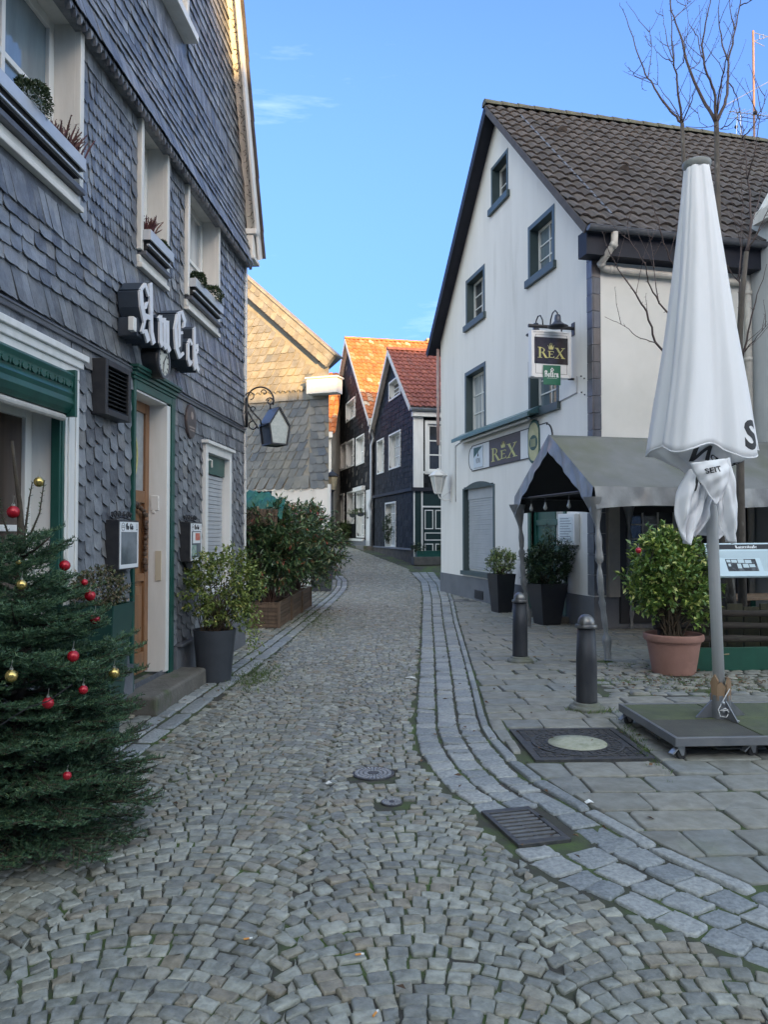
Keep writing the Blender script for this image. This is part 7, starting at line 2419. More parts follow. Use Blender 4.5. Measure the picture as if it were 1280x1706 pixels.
# gathered cloth under the hem, drawn in to the tie
ztie = zh - .16
m = MB()
NG = 14
VV = []
for i in range(NG + 1):
    f = i / NG
    z = zh + .02 + (ztie - zh - .02) * f
    for j in range(NT):
        th = 2 * math.pi * j / NT
        r0 = can_r(th, zh) * .97
        r1 = .105 * (1 + .30 * math.cos(8 * th + .7) + .12 * math.sin(5 * th))
        s_ = f ** .75
        r = r0 * (1 - s_) + r1 * s_
        c = axis(z)
        zz = hem_z(th, zh) * (1 - f) + z * f - .04 * math.sin(math.pi * f) * (1 + .6 * math.sin(2 * th + 2.4))
        VV.append(Vector((c.x - .06 + math.cos(th) * r, c.y + math.sin(th) * r, zz)))
m.add(VV, [(i * NT + j, i * NT + (j + 1) % NT, (i + 1) * NT + (j + 1) % NT, (i + 1) * NT + j) for i in range(NG) for j in range(NT)])
m.build('gathered_cloth', M_cloth, para, smooth=True)
GVV = VV
m = MB()
c = axis(ztie)
m.tube([c + Vector((math.cos(a) * .115, math.sin(a) * .115, .01 * math.sin(3 * a))) for a in np.linspace(0, 2 * math.pi, 25)], .014, 8, False)
m.build('tie_band', M_cloth, para, smooth=True)
# loose cloth flaps hanging below the tie: sheets between two edge curves, folded in depth
def flap(LE, RE, Y, seed, fold=.045):
    n, k = 18, 26
    def cur(E, f):
        x = f * (len(E) - 1); i = min(len(E) - 2, int(x)); t = x - i
        P = [Vector((q[0], q[1])) for q in E]
        p0, p1, p2, p3 = P[max(0, i - 1)], P[i], P[i + 1], P[min(len(E) - 1, i + 2)]
        return .5 * ((2 * p1) + (p2 - p0) * t + (2 * p0 - 5 * p1 + 4 * p2 - p3) * t * t + (3 * p1 - p0 - 3 * p2 + p3) * t ** 3)
    VV = []
    for i in range(k + 1):
        f = i / k
        l, r = cur(LE, f), cur(RE, f)
        for j in range(n + 1):
            g = j / n
            q = at(l.x + (r.x - l.x) * g, l.y + (r.y - l.y) * g, Y)
            dy = -.07 * math.sin(math.pi * g) * math.sin(math.pi * min(1, .15 + f)) + fold * math.asin(math.sin(g * 8 + seed + f * 2.5)) * (.2 + f) * .7 + fold * .3 * math.sin(g * 17 + seed * 3 - f * 6) + .008 * math.sin(f * 21 + g * 9 + seed)
            VV.append(Vector((q.x, q.y + dy, q.z)))
    mb = MB()
    mb.add(VV, [(i * (n + 1) + j, i * (n + 1) + j + 1, (i + 1) * (n + 1) + j + 1, (i + 1) * (n + 1) + j) for i in range(k) for j in range(n)])
    o = mb.build('hanging_flap', M_cloth, para, smooth=True)
    md = o.modifiers.new('thick', 'SOLIDIFY'); md.thickness = .004
    return VV, n
fv1, fn1 = flap([(1150, 782), (1136, 808), (1126, 838), (1127, 872), (1139, 902)], [(1180, 784), (1178, 806), (1172, 836), (1160, 872), (1147, 908)], 5.80, 1.0)
flap([(1168, 790), (1162, 820), (1150, 850), (1148, 876), (1150, 896)], [(1194, 790), (1190, 815), (1181, 846), (1178, 866), (1156, 893)], 5.90, 2.2)
fv2, fn2 = flap([(1150, 772), (1156, 786), (1164, 800), (1176, 818), (1190, 838)], [(1214, 764), (1216, 780), (1214, 800), (1206, 824), (1194, 842)], 5.70, 3.4, .012)
flap([(1196, 768), (1194, 800), (1194, 838), (1199, 872), (1214, 902)], [(1216, 762), (1222, 795), (1227, 832), (1231, 872), (1225, 906)], 5.74, 4.1)
flap([(1150, 790), (1140, 830), (1138, 860), (1146, 880), (1160, 890)], [(1205, 790), (1215, 825), (1222, 860), (1216, 884), (1200, 898)], 6.16, 5.3)
m = MB(); m.lathe((ptop.x, ptop.y, ptop.z - .06), [(.0925, -.01), (.100, .0), (.108, .015), (.108, .04), (.088, .052), (.0001, .058)], 32); m.build('cap', mat('parasol_cap', (.30, .31, .30), (.24, .25, .24), scale=6, rough=.5), para, angle=35)
# lettering on the cloth
def on_canopy(th0, z0, sc, flip=1, rot=0.0):
    ca, sa = math.cos(rot), math.sin(rot)
    def fn(x, y):
        a, b = (x * ca - y * sa) * sc, (x * sa + y * ca) * sc
        z = z0 + b
        r = can_r(th0, z)
        th = th0 + flip * a / max(.2, r)
        return can_pt(th, z, .006)
    return fn
text('lettering', 'S', on_canopy(-math.pi / 2 + .62, zh + .06, .26, 1, -.10), M_ink, cano, 1.0, 'CENTER', .9, cut=.08, bold=.035)
def on_gather(th0, f0, sc, flip=1, rot=0.0):
    def fn(x, y):
        ca, sa = math.cos(rot), math.sin(rot)
        a, b = (x * ca - y * sa) * sc, (x * sa + y * ca) * sc
        f = min(.98, max(.02, f0 - b / .34))
        i = f * NG; i0 = int(i)
        th = th0 + flip * a / (.36 * (1 - f) + .12 * f)
        j = (th % (2 * math.pi)) / (2 * math.pi) * NT; j0 = int(j) % NT
        P00, P01 = GVV[i0 * NT + j0], GVV[i0 * NT + (j0 + 1) % NT]
        P10 = GVV[min(NG, i0 + 1) * NT + j0]
        p = P00 + (P01 - P00) * (j - int(j)) + (P10 - P00) * (i - i0)
        c = axis(p.z)
        d = Vector((p.x - c.x, p.y - c.y, -.1)).normalized()
        return p + d * .008
    return fn
text('lettering', 'TRADI', on_gather(-math.pi / 2 + .45, .52, .10, -1, -.25), M_ink, cano, 1.0, 'CENTER', cut=.12, bold=.02)
text('lettering', 'N', on_gather(-math.pi / 2 - .45, .62, .27, -1, .25), M_ink, cano, 1.0, 'CENTER', .8, cut=.1, bold=.035)
def on_flap(VV, n, j0, i0, sc, rot=0.0, e=.008):
    """lettering on a flap: x along the sheet, measured in cloth widths"""
    P = lambda ii, jj: VV[ii * (n + 1) + jj]
    o_ = P(int(i0), int(j0))
    dx = (P(int(i0), int(j0) + 1) - o_).length; dz = (P(int(i0) + 1, int(j0)) - o_).length
    def fn(x, y):
        ca, sa = math.cos(rot), math.sin(rot)
        a, b = (x * ca - y * sa) * sc, (x * sa + y * ca) * sc
        j = min(n - .01, max(0, j0 + a / dx)); i = min(25.9, max(0, i0 - b / dz))
        ii, jj = int(i), int(j)
        p = P(ii, jj) + (P(ii, jj + 1) - P(ii, jj)) * (j - jj) + (P(ii + 1, jj) - P(ii, jj)) * (i - ii)
        return p + Vector((0, -e, 0))
    return fn
text('lettering', 'SEIT', on_flap(fv2, fn2, 4.0, 9.0, .060, .10), M_ink, para, 1.0, 'LEFT', 1.1, cut=.15, bold=.02)
text('lettering', 'N', on_flap(fv1, fn1, 7, 9.0, .19, .1), M_ink, para, 1.0, 'LEFT', .55, cut=.1, bold=.035)

# base: steel tray with four slabs on castors
bl0, bl1 = gp(1053, 1201, .0), gp(1134, 1268, .0)
br1 = gp(1330, 1262, .0)
BO = Vector((bl1.x, bl1.y, 0))
bu = Vector((.998, .06, 0)).normalized(); bv = Vector((-.06, .998, 0)).normalized()
BW = 1.32
BD = 1.10
fr = Frame(BO + Vector((-.04, -.02, 0)), bu, -bv)
base = thing('parasol_base', 'wheeled steel parasol base filled with mossy paving slabs', 'parasol base', (BO.x + .6, BO.y + .5, 0))
M_steel = mat('base_steel', (.20, .21, .23), (.26, .265, .275), scale=6, rough=.45, metal=.6, bump=.15)
m = MB()
z0, z1, t_ = .105, .168, .028
m.box(fr, 0, BW, z0, z1, -t_, 0); m.box(fr, 0, BW, z0, z1, -BD, -BD + t_); m.box(fr, 0, t_, z0, z1, -BD + t_, -t_); m.box(fr, BW - t_, BW, z0, z1, -BD + t_, -t_)
m.box(fr, t_, BW - t_, z0, z0 + .012, -BD + t_, -t_)
m.build('tray', M_steel, base, bevel=.004)
M_sm = mat('slab_moss', (.105, .125, .062), (.075, .085, .055), scale=3, rough=.9, bump=.5, bscale=50, col3=(.12, .12, .10), scale3=5)
M_sdk = mat('slab_dark', (.062, .060, .054), (.088, .088, .072), scale=4, rough=.9, bump=.5, bscale=60, col3=(.085, .10, .05), scale3=3)
hw_, hd_ = (BW - 2 * t_) / 2, (BD - 2 * t_) / 2
for i in range(2):
    for j in range(2):
        m = MB(); m.box(fr, t_ + i * hw_ + .004, t_ + (i + 1) * hw_ - .004, z0 + .013, z1 - .006 + .002 * i, -t_ - (j + 1) * hd_ + .004, -t_ - j * hd_ - .004)
        o = m.build('ballast_slab', M_sdk if (i == 0 and j == 0) else M_sm, base, bevel=.006)
        if i == 0 and j == 0: o['label'] = 'dark bare ballast slab'
for a, b in ((.05, -.06), (BW - .06, -.06), (.05, -BD + .06), (BW - .06, -BD + .06), (BW * .45, -.10)):
    c = fr.pt(a, 0, b)
    m = MB()
    rr_ = .042
    wf = Frame((c.x, c.y, 0), (.9, .42, 0))
    m.disc(wf, .02, rr_, rr_, -.013, .013, 20); cs_ = m.build('castor', M_pot_b, base, bevel=.003)
    m = MB()
    m.prism(wf, [(-.03, .098), (.045, .098), (.030, .03), (.010, .03)], .015, .019); m.prism(wf, [(-.03, .098), (.045, .098), (.030, .03), (.010, .03)], -.019, -.015)
    m.lathe((c.x, c.y, 0), [(.035, .094), (.035, .105)], 14); m.prism(wf, [(-.08, .055), (-.03, .085), (-.02, .08), (-.07, .045)], -.02, .02)
    m.build('fork', M_zinc, cs_)
sc = Vector((pb.x, pb.y, 0))
m = MB(); m.lathe(sc, [(.078, .16), (.076, .34), (.068, .345), (.066, .17)], 24); m.build('sleeve', M_steel, base, angle=40)
for a in (.25, 1.85, 3.35, 4.9):
    d = Vector((math.cos(a), math.sin(a), 0)); s_ = Vector((-d.y, d.x, 0)) * .005
    m = MB()
    P = [sc + d * .07 + Vector((0, 0, .165)), sc + d * .215 + Vector((0, 0, .165)), sc + d * .215 + Vector((0, 0, .175)), sc + d * .075 + Vector((0, 0, .30))]
    m.add([q - s_ for q in P] + [q + s_ for q in P], [(0, 1, 2, 3), (7, 6, 5, 4), (0, 4, 5, 1), (1, 5, 6, 2), (2, 6, 7, 3), (3, 7, 4, 0)])
    m.build('gusset', M_steel, base)
m = MB()
for a, tl in ((-2.6, .12), (-1.9, .07), (-.9, .10), (-.2, .06)):
    q = sc + Vector((math.cos(a) * .066, math.sin(a) * .066, .30))
    wf = Frame(q, (-math.sin(a), math.cos(a), 0))
    m.prism(wf, [(-.024, 0), (.022, 0), (.030, .06 + tl * .8), (.0, .08 + tl), (-.032, .06 + tl * .7)], -.008, .008)
m.build('wooden_wedge', mat('wedge_wood', (.30, .20, .12), (.22, .14, .085), scale=9, rough=.8, stretch=(4, 4, .4)), base)
m = MB()
pts = [sc + Vector(q) for q in ((.035, -.09, .40), (-.02, -.095, .31), (-.055, -.09, .24), (-.045, -.10, .19), (.0, -.105, .185), (.03, -.10, .23), (-.01, -.11, .255), (-.05, -.10, .235), (.0, -.11, .24), (.045, -.115, .20), (.06, -.13, .17), (.08, -.15, .166))]
m.tube(pts, .004, 6, False); m.build('cord', M_sgw, base, smooth=True)
m = MB(); m.ball(sc + Vector((-.02, -.092, .29)), .016, 10, 7); m.ball(sc + Vector((-.015, -.088, .225)), .015, 10, 7); m.build('bolt', M_zinc, base, smooth=True)

# ================================================================== terrace fence, information board, trestle table
M_rail = mat('rail_old_wood', (.045, .036, .030), (.030, .025, .022), scale=6, rough=.85, bump=.5, bscale=30, stretch=(1, 1, 6), col3=(.07, .07, .045), scale3=4)
fo = gp(1086, 1120)
ff_ = Frame((fo.x + .05, fo.y + .02, 0), (.995, .10, 0))
fe = thing('terrace_fence', 'low rustic rail fence with dark green foot board in front of the terrace', 'fence', (fo.x + 1, fo.y, 0))
m = MB(); m.box(ff_, 0, 3.6, .0, .27, -.03, .0); m.build('kick_board', mat('board_deep_green', (.020, .095, .065), (.016, .07, .05), scale=3, rough=.4, col3=(.06, .11, .07), scale3=4, lo3=.62, hi3=.8), fe, bevel=.004)
for k, z in enumerate((.36, .52, .68)):
    m = MB()
    pts = [ff_.pt(a, z + .012 * math.sin(a * 2.3 + k) - (.01 * a if k == 2 else 0), -.02 + .012 * math.sin(a * 1.7 + k * 2)) for a in np.linspace(.0, 3.6, 16)]
    m.tube(pts, [.040 + .006 * math.sin(i * 1.9 + k) for i in range(16)], 10); m.build('rail', M_rail, fe, smooth=True)
for a in (.12, 1.55, 2.9):
    m = MB(); m.tube([ff_.pt(a, 0, -.075), ff_.pt(a, .80, -.075)], .05, 10); m.build('post', M_rail, fe, smooth=True)
m = MB()
for i in range(15):
    a = .35 + i * .21
    m.box(ff_, a, a + .19, .24, .74 + .02 * math.sin(i * 2.7), -.20, -.17)
m.build('back_boards', mat('fence_board_olive', (.085, .080, .045), (.055, .052, .034), scale=4, rough=.85, bump=.3, stretch=(3, 3, .6)), fe)
m = MB()
for (a, z0_, z1_, ln_) in ((.75, .02, .19, .14), (1.62, .02, .24, -.05)):
    m.tube([ff_.pt(a, z0_, .012), ff_.pt(a - .01, z1_ * .6, .014), ff_.pt(a + ln_ * .4, z1_, .012), ff_.pt(a + ln_, z1_ + .005, .012)], [.004, .005, .006, .008], 5)
m.build('dry_blades', mat('dry_grass', (.36, .32, .20), rough=.8), fe)
ib = thing('information_board', 'tilted information board headed Kaiserstraße with a street photograph and lines of text', 'sign', tuple(gp(1215, 1110)))
A, B_, C_, D_ = at(1171, 906, 8.95), at(1300, 905, 8.95), at(1312, 962, 8.55), at(1187, 961, 8.55)
iu = (B_ - A); iw = iu.length; iu.normalize(); iv = (D_ - A); ih = iv.length; iv.normalize()
inn = iv.cross(iu).normalized()
if inn.y > 0: inn = -inn
def ip(x, y, h=.012): return A + iu * (x * iw) + iv * (y * ih) + inn * h
def islab(x0, x1, y0, y1, h0, h1, mb):
    P = [ip(x0, y1, h0), ip(x1, y1, h0), ip(x1, y0, h0), ip(x0, y0, h0), ip(x0, y1, h1), ip(x1, y1, h1), ip(x1, y0, h1), ip(x0, y0, h1)]
    mb.add(P, [(3, 2, 1, 0), (4, 5, 6, 7), (0, 1, 5, 4), (1, 2, 6, 5), (2, 3, 7, 6), (3, 0, 4, 7)])
m = MB(); islab(0, 1, 0, 1, -.02, .010, m); m.build('panel', mat('info_pale', (.52, .64, .69), (.48, .60, .66), scale=3, rough=.25), ib, bevel=.003)
m = MB(); islab(.03, .97, .05, .20, .0105, .012, m); m.build('header', M_ink, ib)
m = MB()
class _IF: pass
IF = Frame(ip(0, 0, 0), iu); IF.v = -iv; IF.n = inn
pen(m, IF, 'Kaiserstraße', .40 * iw, -.175 * ih, .032, .0122, .0132, 1.0, nib=.28); m.build('title', M_sgw, ib)
m = MB()
islab(.22, .60, .50, .86, .0105, .012, m); m.build('photograph', mat('photo_dark', (.02, .022, .025), (.10, .11, .12), scale=14, rough=.3, lo=.5, hi=.6), ib)
m = MB()
for x0, x1, y0, y1 in ((.23, .28, .52, .60), (.29, .36, .52, .61), (.37, .45, .51, .62), (.46, .54, .53, .63), (.24, .27, .64, .72), (.35, .40, .64, .78), (.42, .49, .65, .76), (.50, .57, .66, .75)):
    islab(x0, x1, y0, y1, .0121, .0128, m)
m.build('photo_facades', mat('photo_light', (.46, .56, .60), rough=.3), ib)
m = MB()
r2 = random.Random(3)
for k in range(17):
    y0 = .27 + k * .035
    if y0 > .84: break
    if y0 < .48: islab(.06, .93 - r2.random() * .1, y0, y0 + .014, .0105, .0113, m)
    else: islab(.66, .93 - r2.random() * .06, y0, y0 + .014, .0105, .0113, m)
m.build('text_lines', mat('info_text', (.34, .42, .46), rough=.4), ib)
m = MB()
for x in (.16, .84):
    q = ip(x, .5, -.02); m.tube([q, Vector((q.x, q.y + .02, 0))], .022, 8)
m.box(Frame((0, 0, 0), (1, 0, 0)), 0, .001, 0, .001, 0, .001) if False else None
m.tube([ip(.05, .95, -.03), ip(.95, .95, -.03)], .015, 8)
m.build('stand', M_black, ib)
# picnic table behind the fence
tt = gp(1240, 1075)
tf = Frame((4.55, 10.05, 0), (.97, .23, 0))
tb = thing('picnic_table', 'dark wooden picnic table with crossed legs behind the information board', 'table', (5.2, 10.3, 0))
m = MB()
for i in range(4): m.box(tf, -.1, 1.7, .72, .755, -.10 - i * .17, .06 - i * .17)
m.build('tabletop', M_plank, tb, bevel=.005)
for a in (.18, 1.4):
    m = MB(); m.bar(tf.pt(a, .02, .20), tf.pt(a, .72, -.50), .09, .05); m.bar(tf.pt(a + .05, .02, -.72), tf.pt(a + .05, .72, -.02), .09, .05); m.build('crossed_legs', M_plank, tb)
for w_ in (.42, -.98):
    m = MB(); m.box(tf, -.1, 1.7, .42, .455, w_ - .13, w_ + .13); m.build('bench', M_plank, tb, bevel=.005)
m = MB()
for a in (.24, 1.46): m.box(tf, a, a + .05, .34, .42, -1.1, .5)
m.build('bearer', M_plank, tb)

# ================================================================== bare trees behind the parasol
M_bark = mat('bark_grey', (.095, .082, .070), (.062, .054, .047), scale=16, rough=.9, bump=.9, bscale=35, stretch=(1, 1, .35), col3=(.22, .21, .19), scale3=9, lo3=.6, hi3=.72)
M_twigb = mat('twig_bare', (.095, .070, .065), (.07, .052, .05), scale=10, rough=.8)
def bare_tree(label, loc, trunk, limbs, seed, twigs=60, dens=1.0):
    """trunk: list of (point, radius); limbs: lists of points; fine twigs grow from the limbs"""
    rg = random.Random(seed)
    t = thing('bare_tree', label, 'tree', loc, 'bare trees behind the parasol')
    m = MB(); m.tube([p for p, r in trunk], [r for p, r in trunk], 12); m.build('trunk', M_bark, t, smooth=True)
    tw = MB()
    for pts, r0 in limbs:
        n = len(pts)
        fine = []
        for i in range(n - 1):
            for k in range(4):
                f = k / 4
                fine.append(pts[i].lerp(pts[i + 1], f) + Vector((rg.gauss(0, .005), rg.gauss(0, .005), rg.gauss(0, .005))))
        fine.append(pts[-1])
        N = len(fine)
        m = MB(); m.tube(fine, [max(.0028, r0 * (1 - .86 * i / (N - 1))) for i in range(N)], 6); m.build('limb', M_twigb, t, smooth=True)
        L = sum((fine[i + 1] - fine[i]).length for i in range(N - 1))
        for _ in range(int(L * 5 * dens)):
            i = rg.randint(1, N - 2)
            d = (fine[i + 1] - fine[i]).normalized()
            side = Vector((rg.gauss(0, 1), rg.gauss(0, 1), rg.gauss(0, 1))).cross(d).normalized()
            ln = rg.uniform(.015, .045) if rg.random() < .72 else rg.uniform(.2, .75)
            if ln < .1:
                tw.tube([fine[i], fine[i] + side * ln + d * ln * .5], [.0038, .002], 4)
            else:
                q = fine[i]; P = [q]
                dd = (side * .8 + d * .7 + Vector((0, 0, .25))).normalized()
                for s_ in range(5):
                    dd = (dd + Vector((rg.gauss(0, .10), rg.gauss(0, .10), .10 + rg.gauss(0, .06)))).normalized()
                    q = q + dd * ln / 5; P.append(q)
                    if rg.random() < .8:
                        sd = Vector((rg.gauss(0, 1), rg.gauss(0, 1), rg.gauss(0, 1))).cross(dd).normalized()
                        tw.tube([q, q + sd * rg.uniform(.012, .03)], [.003, .0016], 3)
                tw.tube(P, [.0045, .004, .0036, .003, .0026, .002], 4)
    tw.build('twigs', M_twigb, t, smooth=True)['kind'] = 'stuff'
    return t
def L_(Y, *pp):
    return [at(x, y, Y + dy) for x, y, dy in pp]
YT = 9.5
g1 = gp(1216, 1096)
tr1 = [(Vector((at(1222, 1000, YT).x, YT, 0)), .088), (at(1212, 960, YT), .080), (at(1205, 780, YT), .062), (at(1200, 560, YT), .046), (at(1197, 380, YT), .036), (at(1194, 205, YT), .030)]
limbs1 = [
    (L_(YT, (1194, 205, 0), (1170, 165, .1), (1147, 110, .1), (1132, 55, .2), (1120, 20, .2), (1117, -40, .2)), .024),
    (L_(YT, (1194, 205, 0), (1190, 150, -.1), (1176, 118, -.2), (1170, 75, -.2), (1178, 30, -.3), (1185, 0, -.3), (1190, -50, -.3)), .018),
    (L_(YT, (1194, 205, 0), (1208, 175, 0), (1213, 140, .1), (1214, 100, .1), (1226, 50, .1), (1234, 5, .1), (1240, -50, 0)), .022),
    (L_(YT, (1213, 100, .1), (1203, 70, .3), (1198, 30, .3), (1197, -30, .3)), .013),
    (L_(YT, (1195, 190, 0), (1203, 130, -.3), (1212, 95, -.5), (1222, 55, -.5), (1228, 20, -.6)), .011),
    (L_(YT, (1194, 205, 0), (1198, 175, .4), (1204, 140, .5), (1206, 105, .6)), .010),
    (L_(YT, (1226, 50, .1), (1218, 25, .1), (1214, -20, .2)), .010),
    (L_(YT, (1234, 10, .1), (1254, 0, 0), (1270, -20, 0)), .009),
    (L_(YT, (1150, 118, .1), (1165, 105, .3), (1172, 90, .4)), .007),
    (L_(YT, (1122, 34, .2), (1140, 15, .4), (1152, 0, .5)), .008),
    (L_(YT, (1200, 216, 0), (1216, 208, -.3), (1228, 195, -.4), (1234, 180, -.4)), .008),
    (L_(YT, (1214, 135, .1), (1228, 160, .2), (1236, 195, .3), (1242, 240, .3)), .009),
    (L_(YT, (1176, 118, -.2), (1162, 62, 0), (1148, 40, .2), (1141, 0, .3)), .008),
    (L_(YT, (1196, 208, 0), (1180, 212, -.2), (1168, 205, -.3), (1163, 186, -.3)), .006),
]
bare_tree('bare young tree with the tallest forked crown right above the parasol cap', (g1.x, YT, 0), tr1, limbs1, 3, dens=1.6)
YU = 9.9
tr2 = [(Vector((at(1163, 1000, YU).x, YU, 0)), .062), (at(1160, 760, YU), .052), (at(1152, 500, YU), .038), (at(1142, 330, YU), .028), (at(1137, 206, YU), .024)]
limbs2 = [
    (L_(YU, (1137, 206, 0), (1118, 185, 0), (1095, 155, 0), (1080, 130, .1), (1068, 105, .1), (1055, 65, .2), (1040, 25, .2), (1033, 5, .2)), .016),
    (L_(YU, (1135, 202, 0), (1124, 180, .2), (1105, 155, .3), (1088, 130, .3)), .010),
    (L_(YU, (1137, 206, 0), (1131, 160, -.1), (1127, 125, -.1), (1122, 100, -.1), (1120, 60, 0), (1118, 20, 0), (1112, -30, 0)), .016),
    (L_(YU, (1122, 102, -.1), (1112, 70, .2), (1106, 40, .3), (1104, 15, .3)), .008),
    (L_(YU, (1137, 206, 0), (1150, 175, -.2), (1160, 145, -.3), (1168, 122, -.3)), .010),
    (L_(YU, (1137, 206, 0), (1152, 190, .3), (1165, 178, .4), (1172, 172, .4)), .006),
    (L_(YU, (1080, 130, .1), (1084, 108, .3), (1086, 80, .4), (1083, 45, .4)), .007),
    (L_(YU, (1079, 131, .1), (1062, 130, -.1), (1052, 118, -.2), (1047, 112, -.2)), .005),
    (L_(YU, (1122, 103, 0), (1105, 98, 0), (1090, 80, 0), (1073, 60, .1)), .007),
    (L_(YU, (1126, 118, 0), (1140, 105, -.3), (1140, 70, -.5), (1143, 45, -.5)), .007),
]
limbs2 += [
    (L_(YU - .3, (1150, 640, .2), (1092, 570, 0), (1078, 520, -.2), (1060, 490, -.3), (1030, 450, -.4), (1015, 420, -.5), (1003, 385, -.5)), .016),
    (L_(YU - .3, (1150, 560, .3), (1098, 505, 0), (1080, 470, -.3), (1076, 440, -.4), (1050, 400, -.4), (1042, 350, -.3)), .013),
    (L_(YU - .3, (1150, 480, .3), (1115, 430, 0), (1100, 380, -.2), (1088, 340, -.2), (1080, 300, -.2)), .012),
    (L_(YU - .3, (1098, 506, 0), (1090, 450, .4), (1086, 410, .5), (1078, 380, .6)), .008),
    (L_(YU - .3, (1092, 572, 0), (1060, 560, -.3), (1035, 540, -.5), (1008, 528, -.6)), .007),
]
bare_tree('bare young tree with the lower slender crown left of the parasol cap', (at(1163, 1000, YU).x, YU, 0), tr2, limbs2, 5, dens=1.7)
YV = 9.3
tr3 = [(Vector((at(1238, 1010, YV).x, YV, 0)), .055), (at(1234, 800, YV), .046), (at(1233, 560, YV), .036), (at(1236, 500, YV), .034), (at(1244, 420, YV), .028)]
limbs3 = [
    (L_(YV, (1244, 420, 0), (1252, 380, 0), (1250, 330, .1), (1244, 280, .1), (1240, 235, .2), (1228, 215, .2)), .018),
    (L_(YV, (1244, 420, 0), (1258, 398, -.1), (1275, 360, -.2), (1296, 320, -.3)), .014),
    (L_(YV, (1234, 560, 0), (1232, 500, .3), (1233, 455, .3), (1236, 400, .4), (1238, 340, .5), (1232, 260, .5)), .014),
    (L_(YV, (1233, 470, .3), (1218, 455, .2), (1210, 440, .1)), .010),
    (L_(YV, (1236, 600, 0), (1250, 540, -.2), (1262, 490, -.3), (1278, 440, -.4)), .014),
    (L_(YV, (1238, 590, 0), (1262, 560, -.2), (1290, 530, -.3)), .009),
    (L_(YV, (1252, 375, 0), (1266, 330, .3), (1274, 290, .3), (1277, 250, .4)), .010),
    (L_(YV, (1244, 300, .1), (1258, 260, -.1), (1266, 200, -.2), (1278, 150, -.2)), .010),
    (L_(YV, (1240, 235, .2), (1228, 190, .3), (1222, 170, .3)), .007),
    (L_(YV, (1236, 230, .2), (1256, 212, .1), (1270, 180, 0), (1290, 130, 0)), .009),
]
bare_tree('bare multi-stemmed young tree at the right edge beside the roof dormer', (at(1238, 1010, YV).x, YV, 0), tr3, limbs3, 7, dens=1.8)

# television aerial on the pub roof
rp = Vector((NP[0], NP[1], 0)) - UG * (GL / 2)
q0 = at(1257, 230, 18.4)
an = thing('roof_aerial', 'slender television aerial mast with crossbars on the ridge of the pub roof', 'aerial', (q0.x, q0.y, AP))
m = MB(); m.tube([Vector((q0.x, q0.y, AP - 1.2)), at(1255, 52, 18.4)], .028, 8); m.build('mast', mat('mast_sun_red', (.26, .15, .12), (.20, .12, .10), scale=6, rough=.6), an)  # reddish glow of the low sun put into the mast colour
m = MB()
def L2(a, b, r=.009): m.tube([at(*a, 18.4), at(*b, 18.35)], r, 5)
L2((1256, 55), (1300, 68)); L2((1255, 70), (1300, 55)); L2((1258, 70), (1274, 78)); L2((1266, 58), (1266, 66)); L2((1272, 58), (1272, 66))
m.build('elements', M_zinc, an)
m = MB()
L2((1215, 186), (1300, 197), .011)
for k in range(9):
    x = 1222 + k * 9; L2((x - 11, 186 + k * 1.2 + 5), (x + 11, 186 + k * 1.2 - 5), .007)
L2((1211, 175), (1290, 132), .008); L2((1211, 199), (1236, 195), .008)
m.build('elements', M_zinc, an)
m = MB(); m.ball(at(1227, 212, 18.4), .045, 10, 8); m.ball(at(1259, 188, 18.35), .05, 10, 8); m.build('clamp', M_black, an)
m = MB(); m.tube([at(1229, 190, 18.4), at(1227, 232, 18.3), at(1231, 237, 18.3), at(1235, 230, 18.3), at(1234, 186, 18.4)], .008, 5); m.build('cable_loop', M_sgw, an)

# ================================================================== Christmas fir in front of the shop window
M_needle = mat('fir_needles', (0, 0, 0), (.8, .8, .8), scale=6, rough=.5, spec=.4, stops=[(0, (0.035, 0.083, 0.049)), (.45, (0.058, 0.127, 0.069)), (.8, (0.090, 0.168, 0.083)), (.95, (0.124, 0.209, 0.090)), (1, (0.183, 0.246, 0.111))])
M_firbark = mat('fir_bark', (.075, .060, .042), (.05, .04, .03), scale=20, rough=.9, bump=.5)
TX, TY = -1.90, 4.02
fir = thing('christmas_tree', 'dark green Christmas fir with red and gold baubles in front of the shop window', 'tree', (TX, TY, 0))
rg = np.random.default_rng(77)
tops = [Vector((TX, TY, 0)), Vector((TX, TY, .9)), Vector((TX + .0, TY, 1.60)), at(33, 840, TY), at(26, 790, TY), at(20, 735, TY)]
m = MB(); m.tube(tops, [.048, .036, .020, .013, .010, .008], 10); m.build('trunk', M_firbark, fir, smooth=True)
segs = []       # (p, q, r, needle length)
def branch(p0, d, L, r, lvl, ndl):
    n = max(4, int(L / .05))
    p = np.array(p0); d = np.array(d)
    pts = [p.copy()]
    for i in range(n):
        t = i / n
        d = d + np.array([0, 0, (.035 if lvl == 0 else .02)]) * (t - .25) * 2 + rg.normal(size=3) * .03
        d /= np.linalg.norm(d)
        p = p + d * L / n
        pts.append(p.copy())
    segs.append((pts, r, ndl, lvl))
    if lvl < 2:
        side0 = np.cross(d, [0, 0, 1.0]); side0 /= np.linalg.norm(side0) + 1e-9
        k = max(2, int(L / (.048 if lvl == 0 else .065)))
        for j in range(k):
            t = .22 + .74 * (j + rg.uniform(-.3, .3)) / k
            i = min(n - 1, max(0, int(t * n)))
            s_ = 1 if j % 2 else -1
            dd = (pts[i + 1] - pts[i]); dd /= np.linalg.norm(dd)
            nd = dd * .80 + side0 * s_ * rg.uniform(.55, .85) + np.array([0, 0, rg.uniform(-.10, .16)])
            nd /= np.linalg.norm(nd)
            ll = L * (.50 if lvl == 0 else .55) * (1.05 - t) * rg.uniform(.8, 1.25) + .035
            branch(pts[i], nd, ll, r * .45, lvl + 1, ndl)
H_T = 1.70
nl_ = 19
